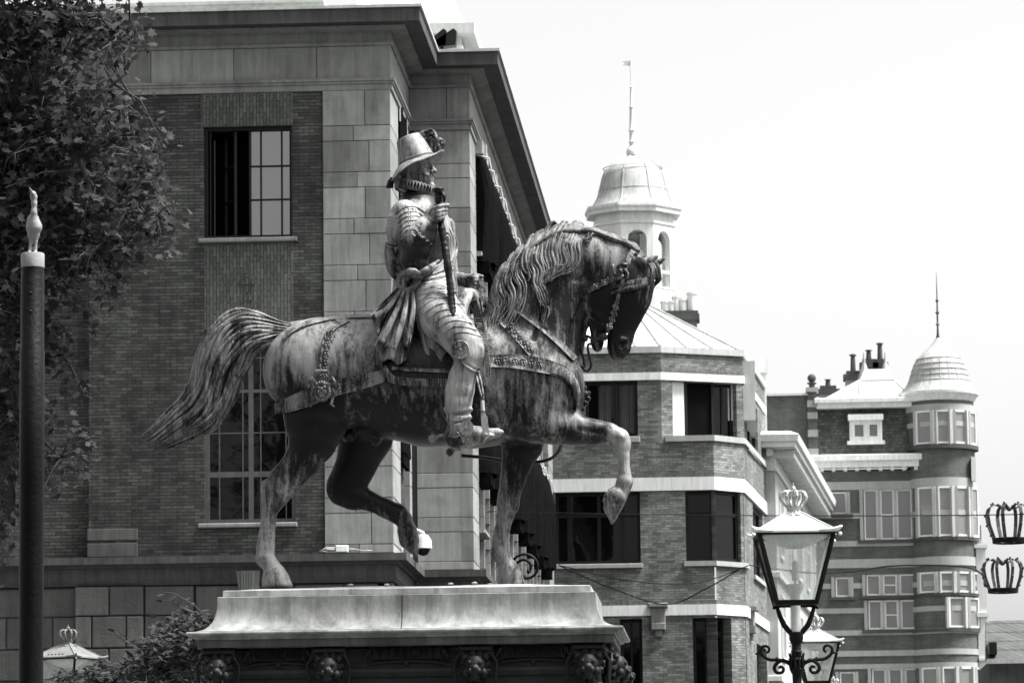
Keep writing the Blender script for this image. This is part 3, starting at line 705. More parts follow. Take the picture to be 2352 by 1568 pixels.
# ================================================================== WHITE CUPOLA
YQ = 140.0; q = lambda px, py: P(px, py, YQ + 1.5)
cup = empty('cupola_tower', q(1452, 700), 'white octagonal cupola with arched openings, bell dome and tall spire', 'cupola')
c0 = q(1452, 700); kq = (YQ + 1.5) / FPX * 1.0
cx, cyy = q(1456, 600).x, YQ + 1.5
def zq_(py): return Z(1452, py, YQ + 1.5)
ro = 91 * kq / math.cos(math.pi / 8); ph = math.pi / 8 + .12
mb = MB(); mb.lathe((cx, cyy, 0), [(ro * 1.16, zq_(500)), (ro * 1.16, zq_(494)), (ro * 1.2, zq_(488)), (ro * 1.2, zq_(482)), (ro * 1.0, zq_(480))], 8, ph=ph)
mb.lathe((cx, cyy, 0), [(ro * .98, zq_(526)), (ro * 1.03, zq_(526)), (ro * 1.03, zq_(520)), (ro * .98, zq_(519)), (ro * .98, zq_(500)), (ro * 1.16, zq_(500))], 8, ph=ph)
mb.lathe((cx, cyy, 0), [(ro * 1.05, zq_(800)), (ro * 1.05, zq_(690)), (ro * .98, zq_(688)), (ro * .98, zq_(672)), (0, zq_(672))], 8, ph=ph)
mb.build('cornice', M['white'], cup)
mb = MB(); zs0, zs1 = zq_(672), zq_(526); za, zr_ = zq_(555), zq_(632)
for k in range(8):
    a0 = ph + k * math.pi / 4; a1 = a0 + math.pi / 4
    p0 = Vector((cx + ro * math.cos(a0), cyy + ro * math.sin(a0), 0)); p1 = Vector((cx + ro * math.cos(a1), cyy + ro * math.sin(a1), 0))
    Fk = Fr(p0, p1 - p0, (Vector((p0.x + p1.x, p0.y + p1.y, 0)) / 2 - Vector((cx, cyy, 0)))); L = (p1 - p0).length
    w = L * .21; u0, u1 = w, L - w; um_ = L / 2; r = (u1 - u0) / 2; top = zq_(541); spr = top - r
    mb.box(Fk, 0, u0, -.22, 0, zs0, zs1); mb.box(Fk, u1, L, -.22, 0, zs0, zs1)
    mb.box(Fk, u0, u1, -.2, -.02, zq_(637), zq_(631)); mb.box(Fk, u0, u1, -.2, -.004, zs0, zq_(668))
    n_ = 8; arc = [Fk(um_ - r * math.cos(math.pi * i / n_), 0, spr + r * math.sin(math.pi * i / n_)) for i in range(n_ + 1)]
    poly = arc + [Fk(u1, 0, zs1), Fk(u0, 0, zs1)]
    for i in range(n_):
        xa = um_ - r * math.cos(math.pi * i / n_); xb = um_ - r * math.cos(math.pi * (i + 1) / n_)
        za_ = spr + r * math.sin(math.pi * i / n_); zb2 = spr + r * math.sin(math.pi * (i + 1) / n_)
        vs = [Fk(xa, 0, za_), Fk(xb, 0, zb2), Fk(xb, 0, zs1), Fk(xa, 0, zs1), Fk(xa, -.22, za_), Fk(xb, -.22, zb2)]
        mb.add(vs, [(0, 1, 2, 3), (0, 4, 5, 1)])
mb.build('arcade', M['white'], cup)
mb = MB(); dp = [(481, 96), (476, 93), (468, 88), (456, 82), (444, 78), (430, 75), (418, 72), (405, 69), (394, 64), (384, 56), (375, 46), (368, 34), (362, 20), (359, 6)]
mb.lathe((cx, cyy, 0), [(r * kq * 1.04, zq_(y)) for y, r in dp], 40, ph=ph); mb.build('dome', M['dome_lead'], cup, True)
mb = MB()
for k in range(8):
    a = ph + k * math.pi / 4; mb.tube([Vector((cx + math.cos(a) * r * kq * 1.04, cyy + math.sin(a) * r * kq * 1.04, zq_(y))) for y, r in dp], .03, 5)
for yy, rr in ((440, 76), (388, 65)): mb.lathe((cx, cyy, 0), [(rr * kq * 1.04, zq_(yy + 1)), (rr * kq * 1.07, zq_(yy)), (rr * kq * 1.04, zq_(yy - 1))], 40, ph=ph)
mb.build('dome_rib', M['dome_lead'], cup)
mb = MB(); sp_ = [(360, 5), (357, 12), (350, 14), (343, 12), (336, 6), (330, 6), (326, 8), (323, 6), (304, 6), (300, 8), (296, 6), (250, 4.5), (246, 6), (243, 4), (205, 2.6), (200, 4), (196, 1.2)]
mb.lathe((cx, cyy, 0), [(r * kq, zq_(y)) for y, r in sp_], 12); mb.build('spire', M['offwhite'], cup, 'auto')
mb = MB(); mb.tube([(cx, cyy, zq_(197)), (cx - .02, cyy, zq_(138))], .018, 5); mb.build('vane_rod', M['offwhite'], cup)
mb = MB(); mb.prism([Vector((cx, cyy, zq_(140))), Vector((cx - .3, cyy, zq_(141))), Vector((cx - .2, cyy, zq_(145))), Vector((cx - .3, cyy, zq_(149))), Vector((cx, cyy, zq_(152)))], (0, .02, 0)); mb.build('wind_vane', M['offwhite'], cup)

# ================================================================== WHITE CLASSICAL BUILDING (side seen along the street)
YW = 124.0
cl = empty('stucco_townhouse', P(1800, 1400, YW + 5), 'pale stucco town house whose bracketed cornice runs away down the street', 'building')
w0 = P(1779, 1030, YW); w0.z = 0; dirv = Vector((math.sin(math.radians(4.1)), math.cos(math.radians(4.1)), 0)); w1 = w0 + dirv * 26
wl = Vector((X(1700, 1030, YW), YW, 0)); Fw = Fr(w0, dirv); Ff = AX(YW)
zk0, zk1, zk2 = Z(1817, 1001, YW), Z(1817, 1030, YW), Z(1800, 1080, YW)
pth = [V2(wl), V2(w0), V2(w1)]
B = MB(); B.sweep(pth, [(-.4, 0), (0, 0), (0, zk2), (-.4, zk2)]); B.build('wall', M['plaster'], cl)
B = MB(); B.sweep(pth, [(-.4, zk1 - .02), (.66, zk1), (.66, zk1 + .12), (.74, zk1 + .16), (.78, zk0 - .02), (.5, zk0 + .1), (-.4, zk0 + .15)]); B.sweep(pth, [(-.3, zk2), (.06, zk2), (.06, zk2 + .1), (.0, zk2 + .1), (.0, zk1 - .03), (-.3, zk1 - .03)])
B.build('cornice', M['offwhite'], cl)
for k in range(40):
    B = MB(); B.box(Fw, .2 + k * .62,   .42 + k * .62, .0, .58, zk1 - .24, zk1 - .02); B.build('modillion', M['offwhite'], cl)
B = MB(); B.box(Ff, w0.x - .25, w0.x - .05, .0, .36, zk1 - .24, zk1 - .02); B.build('modillion', M['offwhite'], cl)
for k in range(5):
    for r_ in range(3):
        u = 1.5 + k * 4.6; z1_ = zk2 - .5 - r_ * 3.1
        winframe(Fw, u, u + 1.5, z1_ - 2.0, z1_, .06, [(u + .75, .06)], [(z1_ - .7, .06)], .1, mat='white', parent=cl)
B = MB()
for k in range(3): B.sweep(pth, [(-.1, zk2 - 3.2 - k * 3.1), (.1, zk2 - 3.2 - k * 3.1), (.1, zk2 - 3.05 - k * 3.1), (-.1, zk2 - 3.0 - k * 3.1)])
B.build('sill_band', M['offwhite'], cl)
B = MB(); p = P(1752, 825, YN + 11); B.box(AX(YN + 11), p.x - .09, p.x + .09, 0, .2, p.z - 2.5, p.z); B.box(AX(YN + 11), p.x - .14, p.x + .14, -.1, .3, p.z - .45, p.z - .0)
t = B.build('flue', M['white']); tag(t, 'pale square flue poking above the right end of the brown brick building', 'flue')

# ================================================================== STRIPED BUILDING WITH ROUND TOWER
YS = 145.0; FSf = AX(YS); zs = lambda y, x=2000, Y=YS: Z(x, y, Y); xs = lambda x, y=1200, Y=YS: X(x, y, Y)
st = empty('striped_mansion', (xs(2020), YS + 4, 0), 'striped brick mansion with a domed round corner tower at the street end', 'mansion')
B = MB(); xL, xR = xs(1868), xs(2115)
tri = [(xs(1983), xs(2096), zs(1240), zs(1124))]
ops = [(xs(1908), xs(1946), zs(1180), zs(1128)), (xs(1983), xs(2096), zs(1240), zs(1124)), (xs(1914), xs(1949), zs(1370), zs(1324)), (xs(1985), xs(2099), zs(1368), zs(1319)), (xs(1988), xs(2100), zs(1446), zs(1378)), (xs(1919), xs(1956), zs(1600), zs(1541)), (xs(1993), xs(2106), zs(1620), zs(1535))]
ops += [(a, b, c - 3.2 * 1, d - 3.3) for a, b, c, d in ops[-2:]]
ops += [(a, b, c - 3.3, d - 3.3) for a, b, c, d in ops[-2:]]
ops = [o for o in ops if o[2] > .3]
B.wall(FSf, xL, xR, 0, zs(1080), ops, .2)
B.box(FSf, xL, xR - .1, -8, -.3, 0, zs(1075)); B.build('wall', M['brick4'], st)
B = MB()
def band(y0, y1, u0=xL, u1=xR, n=.03):
    B = MB()
    segs = [(u0, u1)]
    for o in ops:
        if o[2] < zs((y0 + y1) / 2) < o[3]:
            segs = [s for a, b in segs for s in ((a, min(b, o[0])), (max(a, o[1]), b)) if s[1] - s[0] > .02]
    for a, b in segs: B.box(FSf, a, b, -.05, n, zs(y1), zs(y0))
    B.build('stone_band', M['stone4'], st)
for y0, y1 in ((1105, 1124), (1177, 1190), (1241, 1254), (1283, 1303), (1338, 1350), (1395, 1407), (1446, 1458), (1493, 1506), (1524, 1535)): band(y0, y1)
for o in ops:
    B = MB()
    for a, b in ((o[0] - .12, o[0]), (o[1], o[1] + .12)): B.box(FSf, a, b, -.05, .05, o[2], o[3])
    B.build('window_jamb', M['stone4'], st)
    B = MB(); B.box(FSf, o[0] - .2, o[1] + .2, -.1, .12, o[2] - .1, o[2] - .0); B.build('window_sill', M['tile'], st)
for o in ops:
    w = o[1] - o[0]; n_ = 3 if w > 1 else 1
    for k in range(n_):
        a = o[0] + w * k / n_; b = a + w / n_ - (.06 if k < n_ - 1 else 0)
        winframe(FSf, a + .03, b - .0, o[2] + .02, o[3], -.03, [], [((o[2] + o[3]) / 2, .04)] if (k == 1) else [], .055, mat='white', glass='pale_glass' if False else 'glass2', parent=st)
    if n_ == 3 and o is ops[3]:
        for k, fr_ in ((0, .75), (1, .45), (2, .35)): curtain(FSf, o[0] + w * k / 3 + .1, o[0] + w * (k + 1) / 3 - .12, o[3] - (o[3] - o[2]) * fr_, o[3] - .06, -.075, st, 'white', 'blind', .0)
    elif n_ == 3:
        for k in (0, 2): curtain(FSf, o[0] + w * k / 3 + (.1 if k == 0 else .35), o[0] + w * k / 3 + (.3 if k == 0 else w / 3 - .1), o[2] + .08, o[3] - .06, -.078, st, 'curtain', 'curtain', .012)
    if n_ == 3:
        S = MB()
        for k in (1, 2): S.box(FSf, o[0] + w * k / 3 - .06, o[0] + w * k / 3 + .03, -.2, .03, o[2], o[3])
        S.build('mullion', M['stone4'], st)
# cornice over 3rd floor + mansard storey + dormer
B = MB(); B.bbox(FSf, xs(1864), xs(2122), -.2, .45, zs(1060), zs(1045), .02); B.box(FSf, xs(1870), xs(2116), -.2, .36, zs(1074), zs(1060))
B.box(FSf, xs(1880), xs(2100), -.3, .12, zs(936), zs(925)); B.bbox(FSf, xs(1876), xs(2104), -.4, .25, zs(925), zs(914), .02)
B.build('cornice', M['white'], st)
for k in range(9): B = MB(); B.box(FSf, xs(1886 + k * 27), xs(1894 + k * 27), 0, .33, zs(1082), zs(1074)); B.build('modillion', M['offwhite'], st)
B = MB(); B.prism([FSf(xs(1880), .0, zs(1045)), FSf(xs(2100), .0, zs(1045)), FSf(xs(2100), -.35, zs(935)), FSf(xs(1880), -.35, zs(935))], (0, 3, 0)); B.build('mansard', M['slate'], st)
B = MB(); B.box(FSf, xs(1950), xs(2037), -.6, .12, zs(1020), zs(1012)); B.box(FSf, xs(1953), xs(2034), -.6, .22, zs(965), zs(952))
for a, b in ((1956, 1968), (1988, 2002), (2020, 2031)): B.box(FSf, xs(a), xs(b), -.5, .1, zs(1012), zs(965))
B.box(FSf, xs(1968), xs(2020), -.5, .09, zs(975), zs(965)); B.box(FSf, xs(1968), xs(2020), -.5, .09, zs(1012), zs(1002)); B.build('dormer', M['white'], st)
B = MB(); B.box(FSf, xs(1968), xs(2020), -.5, -.02, zs(1002), zs(975)); B.build('dormer_pane', M['glass2'], st)
# pale pyramidal roof with two finials
B = MB(); r0, r1, rt = zs(912), zs(860), zs(828)
bl, br_ = xs(1905), xs(2105); tl, tr = xs(1998), xs(2048)
fr = [Vector((bl, YS + .3, r0)), Vector((br_, YS + .3, r0)), Vector((br_, YS + 5, r0)), Vector((bl, YS + 5, r0))]
mp = [Vector((xs(1984), YS + 1.8, r1)), Vector((xs(2068), YS + 1.8, r1)), Vector((xs(2068), YS + 3.5, r1)), Vector((xs(1984), YS + 3.5, r1))]
tp = [Vector((tl, YS + 2.4, rt)), Vector((tr, YS + 2.4, rt)), Vector((tr, YS + 2.9, rt)), Vector((tl, YS + 2.9, rt))]
for a, b in ((fr, mp), (mp, tp)):
    for i in range(4): B.quad(a[i], a[(i + 1) % 4], b[(i + 1) % 4], b[i])
B.build('roof', M['dome_lead'], st); B = MB()
for tx in (tl, tr):
    B.lathe((tx, YS + 2.6, rt), [(.28, -.5), (.16, -.05), (.06, .25), (.02, .62), (.0, .66)], 8)
B.build('roof_finial', M['dome_lead'], st)
B = MB()
for a, b in ((Vector((xs(1984), YS + .28, r0)), mp[0]), (Vector((xs(2052), YS + .28, r0)), mp[1]), (mp[0], mp[1]), (fr[0], mp[0]), (fr[1], mp[1])): B.tube([a, b], .06, 5)
B.build('roof_seam', M['zinc'], st)
# ball finial pier and left wing
B = MB(); pxa, pxb = xs(1861), xs(1882); B.box(FSf, pxa, pxb, -.4, .1, zs(1300), zs(895)); B.build('pier', M['brick4'], st)
B = MB()
for y0, y1 in ((917, 933), (945, 960), (985, 1001), (1028, 1048)): B.box(FSf, pxa - .02, pxb + .02, -.42, .13, zs(y1), zs(y0))
B.box(FSf, pxa - .06, pxb + .06, -.45, .18, zs(898), zs(888)); B.build('pier_band', M['stone4'], st)
B = MB(); c = Vector(((pxa + pxb) / 2, YS + .15, zs(888))); B.lathe(c, [(.16, 0), (.1, .05), (.1, .12), (.16, .16), (.17, .2), (.08, .22)], 14); B.ball(c + Vector((0, 0, .36)), .155, 14); B.build('ball_finial', M['tile'], st, 'auto')
B = MB(); B.box(FSf, xs(1700), pxa, -8, 0, 0, zs(905)); B.build('wing_wall', M['brick4'], st)
B = MB(); B.box(FSf, xs(1700), pxa, -8, .06, zs(905), zs(900)); B.build('wing_coping', M['offwhite'], st)
# round tower
tc_ = Vector((xs(2160, 1000, YS + .5), YS + .5, 0)); kt = (YS + .5) / FPX; RT = 76 * kt * 1.02
zt_ = lambda y: Z(2160, y, YS + .5)
B = MB(); wins = [(1028, 950, 3), (1239, 1124, 3), (1367, 1318, 3), (1447, 1376, 2), (1640, 1535, 3), (1850, 1745, 3)]
B.lathe(tc_, [(RT, 0), (RT, zt_(925)), (RT * .9, zt_(924))], 40)
B.build('tower_wall', M['brick4'], st, 'auto')
S = MB()
def tb(y0, y1, o=.05, mb=None): (mb or S).lathe(tc_, [(RT - .05, zt_(y1)), (RT + o, zt_(y1)), (RT + o, zt_(y0)), (RT - .05, zt_(y0))], 40)
for y0, y1 in ((935, 950), (1103, 1124), (1283, 1303), (1395, 1407), (1446, 1458), (1493, 1506), (1524, 1535), (975, 986), (1177, 1190), (1338, 1350)): S = MB(); tb(y0, y1, .03, S); S.build('tower_band', M['stone4'], st, 'auto')
for y0, y1, o_ in ((1028, 1037, .14), (1239, 1246, .1), (1367, 1373, .1), (1447, 1454, .1)): S = MB(); tb(y0, y1, o_, S); S.build('tower_sill', M['tile'], st, 'auto')
for yb_, yt_, nw in wins:
    for ang in ([-118, -88, -58, -28] if nw == 3 else [-70, -40]):
        a = math.radians(ang - 0); dv = Vector((math.cos(a), math.sin(a), 0)); uu = Vector((-dv.y, dv.x, 0)); Fk = Fr(tc_, uu, dv)
        hw = .36; S = MB(); S.box(Fk, -hw - .09, -hw, RT * .9, RT + .06, zt_(yb_), zt_(yt_)); S.box(Fk, hw, hw + .09, RT * .9, RT + .06, zt_(yb_), zt_(yt_)); S.build('mullion', M['stone4'], st)
        winframe(Fk, -hw, hw, zt_(yb_) + .03, zt_(yt_), RT + .045, [], [], .06, mat='white', glass='glass2', parent=st)
S = MB(); dz = [(926, 78), (920, 82), (914, 85), (910, 90), (904, 91), (903, 86)]
S.lathe(tc_, [(r * kt, zt_(y)) for y, r in dz], 40); S.build('tower_cornice', M['white'], st, 'auto')
S = MB(); dz = [(904, 88), (898, 84), (890, 77), (877, 70), (864, 66), (851, 62), (838, 57), (825, 50), (812, 38), (799, 23), (788, 13), (780, 7), (774, 3)]
S.lathe(tc_, [(r * kt, zt_(y)) for y, r in dz], 40); S.build('tower_dome', M['dome_lead'], st, True)
S = MB()
for k in range(20):
    a = 2 * math.pi * k / 20; S.tube([tc_ + Vector((math.cos(a) * r * kt, math.sin(a) * r * kt, zt_(y))) for y, r in dz[:8]], .018, 4)
for y, r in ((877, 70), (864, 66), (851, 62), (838, 57), (825, 50)): S.lathe(tc_, [(r * kt, zt_(y + .8)), (r * kt + .03, zt_(y)), (r * kt, zt_(y - .8))], 40)
S.build('dome_seam', M['dome_lead'], st)
S = MB(); S.lathe(tc_, [(r * kt, zt_(y)) for y, r in ((778, 5), (765, 2.6), (748, 2), (745, 5), (742, 2), (722, 2), (718, 5), (714, 2), (695, 1.6), (690, 4), (686, 1.5), (655, 1), (624, .3))], 8); S.build('finial', M['tile'], st)
# small chimneys on it
def pot(px, pyt, pyb, w, label, Y=YS + 3, ph_=None):
    a = X(px, pyt, Y); t = empty('chimney', (a, Y, Z(px, pyb, Y)), label, 'chimney'); mb = MB(); F = AX(Y); zt2_, zb2_ = Z(px, pyt, Y), Z(px, pyb, Y)
    mb.box(F, a - w * .8, a + w * .8, -.5, .0, zb2_ - 1.5, zt2_ - .2); mb.build('stack', M['stone4'], t)
    mb = MB(); mb.box(F, a - w, a + w, -.6, .1, zt2_ - .25, zt2_ - .05); mb.box(F, a - w * .7, a + w * .7, -.5, .0, zt2_ - .05, zt2_ + .08); mb.build('cap', M['tile'], t)
    mb = MB(); h = (pyt - ph_) / FPX * Y; mb.lathe((a, Y + .25, zt2_ + .08), [(.1, 0), (.08, h * .85), (.13, h * .87), (.13, h * .93), (.0, h)], 10); mb.build('flue_pipe', M['tile'], t, 'auto')
pot(1960, 856, 890, .36, 'slim far chimney with a capped pipe left of the pyramid roof', ph_=814); pot(1996, 829, 850, .34, 'dark chimney tucked behind the left roof finial', ph_=805)
pot(2022, 829, 850, .28, 'dark chimney with the tallest pipe between the two roof finials', ph_=788); pot(1902, 890, 910, .42, 'squat chimney beside the stone ball finial', ph_=873)
B = MB(); B.box(AX(YS - .3), xs(2233), xs(2243), -.2, .1, zs(1110), zs(1055)); B.box(FSf, xs(2240), xs(2262), -1, 0, 0, zs(1262)); B.box(FSf, xs(2236), xs(2266), -1.1, .1, zs(1262), zs(1254)); B.box(FSf, xs(2238), xs(2264), -1.1, .1, zs(1420), zs(1410))
B.box(FSf, xs(2240), xs(2264), -1.1, .1, zs(1520), zs(1514)); B.build('side_pier', M['offwhite'], st)
B = MB()
for k in range(3):
    for j in range(7): B.box(FSf, xs(2242 + k * 5), xs(2244 + k * 5), -.3, -.25, zs(1254), zs(1208))
for j in range(9): B.box(FSf, xs(2240), xs(2256), -.32, -.24, zs(1212 + j * 5), zs(1210.6 + j * 5))
t = B.build('antenna_mast', M['offwhite']); tag(t, 'pale lattice antenna standing right of the round tower', 'antenna')
# tiled roof house far right
YT = 120.0; th = empty('tiled_roof_house', P(2340, 1560, YT), 'low house with a dark pantiled roof at the right edge behind the hanging crowns', 'house')
B = MB(); a = P(2264, 1515, YT); b = P(2264, 1426, YT + 3); c = P(2302, 1424, YT + 3); d = P(2420, 1515, YT)
B.prism([a, d, Vector((d.x, YT + 3, c.z)), c, b], (0, .3, 0)); B.build('roof', M['tile_rows'], th)
B = MB(); B.box(AX(YT), a.x + .1, d.x + 3, -6, -.1, 0, a.z - .02); B.build('wall', M['stone_dark'], th)
B = MB(); B.box(AX(YT), X(2272, 1500, YT), X(2290, 1500, YT), -1.5, .05, Z(2272, 1502, YT), Z(2272, 1474, YT)); B.build('dormer', M['frame_dark'], th)
B = MB(); B.box(AX(YT - .4), a.x, d.x + 3, 0, .15, Z(2300, 1525, YT), Z(2300, 1514, YT)); B.build('gutter', M['zinc'], th)
# ================================================================== SDF SCULPTING
YST = 30.0
def PW(px, py, w): return P(px, py, YST - w)
MPP = (PW(1300, 800, 0) - PW(1200, 800, 0)).length / 100      # metres per reference pixel at the statue
class Vox:
    """signed distance field sampled on a grid; coordinates (x, w, z), w towards the viewer"""
    def __init__(s, lo, hi, h):
        s.lo = np.array(lo, float); s.h = h; s.n = tuple(int(math.ceil((hi[i] - lo[i]) / h)) + 1 for i in range(3))
        s.f = np.full(s.n, 1.0, np.float32)
        s.ax = [s.lo[i] + h * np.arange(s.n[i]) for i in range(3)]
    def sub(s, lo, hi):
        sl = []; g = []
        for i in range(3):
            a = max(0, int((lo[i] - s.lo[i]) / s.h)); b = min(s.n[i], int((hi[i] - s.lo[i]) / s.h) + 2)
            if b <= a: return None
            sl.append(slice(a, b)); g.append(s.ax[i][a:b])
        return tuple(sl), np.meshgrid(*g, indexing='ij', sparse=True)
    def put(s, sl, d, k, mode):
        a = s.f[sl]; d = d.astype(np.float32)
        if mode == 'add':
            h = np.maximum(k - np.abs(a - d), 0) / max(k, 1e-6); s.f[sl] = np.minimum(a, d) - h * h * k * .25
        else:
            b = -d; h = np.maximum(k - np.abs(a - b), 0) / max(k, 1e-6); s.f[sl] = np.maximum(a, b) + h * h * k * .25
    def cone(s, c0, r0, q0, c1, r1, q1, k=.03, mode='add'):
        """tapered capsule; q = depth radius"""
        m_ = max(r0, r1, q0, q1) + k + .06
        lo = [min(c0[i], c1[i]) - m_ for i in range(3)]; hi = [max(c0[i], c1[i]) + m_ for i in range(3)]
        r = s.sub(lo, hi)
        if r is None: return
        sl, (x, w, z) = r; d = [c1[i] - c0[i] for i in range(3)]; L = d[0] ** 2 + d[1] ** 2 + d[2] ** 2 + 1e-12
        t = np.clip(((x - c0[0]) * d[0] + (w - c0[1]) * d[1] + (z - c0[2]) * d[2]) / L, 0, 1)
        rr = r0 + (r1 - r0) * t; qq = q0 + (q1 - q0) * t
        dx = x - (c0[0] + d[0] * t); dz = z - (c0[2] + d[2] * t); dw = (w - (c0[1] + d[1] * t)) * (rr / qq)
        D = np.sqrt(dx * dx + dz * dz + dw * dw) - rr
        s.put(sl, D * np.minimum(1, qq / rr), k, mode)
    def chain(s, st, k=.03, mode='add'):
        """st: (ax,ay,bx,by,w,q): contour pair in reference px, depth centre w, depth half width q (m)"""
        cs = []
        for ax_, ay, bx, by, w, q_ in st:
            a, b = PW(ax_, ay, w), PW(bx, by, w); c = (a + b) / 2; cs.append(((c.x, w, c.z), (a - b).length / 2, q_))
        for (c0, r0, q0), (c1, r1, q1) in zip(cs[:-1], cs[1:]): s.cone(c0, r0, q0, c1, r1, q1, k, mode)
    def path(s, pts, k=.015, mode='add'):
        """pts: (px,py,w,r_px[,q_px])"""
        c = []
        for p in pts:
            v = PW(p[0], p[1], p[2]); c.append(((v.x, p[2], v.z), p[3] * MPP, (p[4] if len(p) > 4 else p[3]) * MPP))
        if len(c) == 1: c = c * 2
        for a, b in zip(c[:-1], c[1:]): s.cone(*a, *b, k, mode)
    def below(s, z, x0, x1, w0=-9, w1=9):
        r = s.sub((x0, max(w0, s.lo[1]), s.lo[2]), (x1, min(w1, s.lo[1] + s.n[1] * s.h), z + .1)); sl, (x, w, zz) = r
        s.f[sl] = np.maximum(s.f[sl], (z - zz + 0 * x + 0 * w).astype(np.float32))
    def wave(s, amp, freq, seed=0):
        rg = np.random.RandomState(seed); x, w, z = np.meshgrid(*s.ax, indexing='ij', sparse=True); n = 0
        for k in range(6):
            a = rg.uniform(-1, 1, 3) * freq * (1 + k * .35); p = rg.uniform(0, 6, 3)
            n = n + np.sin(a[0] * x + p[0]) * np.sin(a[1] * w + p[1]) * np.sin(a[2] * z + p[2]) / (1 + k * .3)
        s.f += (amp * n).astype(np.float32)
    def mesh(s):
        f = s.f; neg = f < 0
        c = np.zeros(tuple(n - 1 for n in s.n), np.int16)
        for i in (0, 1):
            for j in (0, 1):
                for k in (0, 1): c += neg[i:s.n[0] - 1 + i, j:s.n[1] - 1 + j, k:s.n[2] - 1 + k]
        act = np.argwhere((c > 0) & (c < 8)); idx = -np.ones(c.shape, np.int64); idx[tuple(act.T)] = np.arange(len(act))
        acc = np.zeros((len(act), 3)); cnt = np.zeros(len(act))
        cor = [(i, j, k) for i in (0, 1) for j in (0, 1) for k in (0, 1)]
        for a in cor:
            for d in range(3):
                if a[d] == 1: continue
                b = list(a); b[d] = 1; pa = act + a; pb = act + b
                fa = f[tuple(pa.T)]; fb = f[tuple(pb.T)]; cr = (fa < 0) != (fb < 0)
                t = np.where(cr, fa / np.where(cr, fa - fb, 1), 0)
                acc[cr] += pa[cr]; acc[cr, d] += t[cr]; cnt[cr] += 1
        V = acc / cnt[:, None] * s.h + s.lo
        quads = []
        for d in range(3):
            u, v = (d + 1) % 3, (d + 2) % 3
            sa = [slice(0, n) for n in s.n]; sb = list(sa); sa[d] = slice(0, s.n[d] - 1); sb[d] = slice(1, s.n[d])
            e = np.argwhere(neg[tuple(sa)] != neg[tuple(sb)])
            e = e[(e[:, u] > 0) & (e[:, v] > 0) & (e[:, u] < s.n[u] - 1) & (e[:, v] < s.n[v] - 1)]
            inv = neg[tuple(e.T)]
            q = []
            for du, dv in ((1, 1), (0, 1), (0, 0), (1, 0)):
                o = e.copy(); o[:, u] -= du; o[:, v] -= dv; q.append(idx[tuple(o.T)])
            q = np.stack(q, 1); q[~inv] = q[~inv][:, ::-1]; quads.append(q)
        Q = np.concatenate(quads)
        W = np.stack([V[:, 0], YST - V[:, 1], V[:, 2]], 1)      # mirrored axis: flip winding
        return W, Q[:, ::-1]
    def build(s, name, mat, parent, wear_shade=()):
        V, Q = s.mesh(); me = bpy.data.meshes.new(name)
        me.vertices.add(len(V)); me.vertices.foreach_set('co', V.astype(np.float32).ravel())
        me.loops.add(len(Q) * 4); me.loops.foreach_set('vertex_index', Q.astype(np.int32).ravel())
        me.polygons.add(len(Q)); me.polygons.foreach_set('loop_start', np.arange(0, len(Q) * 4, 4, dtype=np.int32))
        me.polygons.foreach_set('loop_total', np.full(len(Q), 4, np.int32)); me.update(calc_edges=True)
        me.polygons.foreach_set('use_smooth', [True] * len(Q)); me.validate()
        cov = np.ones(len(V))
        for px, py, w, rx_, rz_, val in wear_shade:  # patina wear blobs, with some shade and highlight painted in as tone
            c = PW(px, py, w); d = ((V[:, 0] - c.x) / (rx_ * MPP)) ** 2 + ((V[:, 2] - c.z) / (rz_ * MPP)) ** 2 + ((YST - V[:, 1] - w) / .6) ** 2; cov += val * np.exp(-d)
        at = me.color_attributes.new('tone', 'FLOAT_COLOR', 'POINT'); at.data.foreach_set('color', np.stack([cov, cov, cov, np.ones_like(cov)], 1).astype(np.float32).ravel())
        return link(name, me, mat, parent)
    def surf(s, px, py, side=1, w0=.2, default=None):
        """depth w of the surface seen at reference pixel (px,py) from the viewer's side"""
        w = w0
        for it in range(3):
            v = PW(px, py, w); i = int(round((v.x - s.lo[0]) / s.h)); k = int(round((v.z - s.lo[2]) / s.h))
            if not (0 <= i < s.n[0] and 0 <= k < s.n[2]): return default
            ng = np.nonzero(s.f[i, :, k] < 0)[0]
            if len(ng) == 0: return default
            j = ng[-1] if side > 0 else ng[0]
            a = s.f[i, j, k]; b = s.f[i, min(j + side, s.n[1] - 1), k]
            w = s.lo[1] + s.h * (j + side * (a / (a - b) if a != b else 0))
        return w
    def drape(s, px, py, off=0.0, dflt=0.1):
        w = s.surf(px, py, default=dflt); return PW(px, py, w + off)

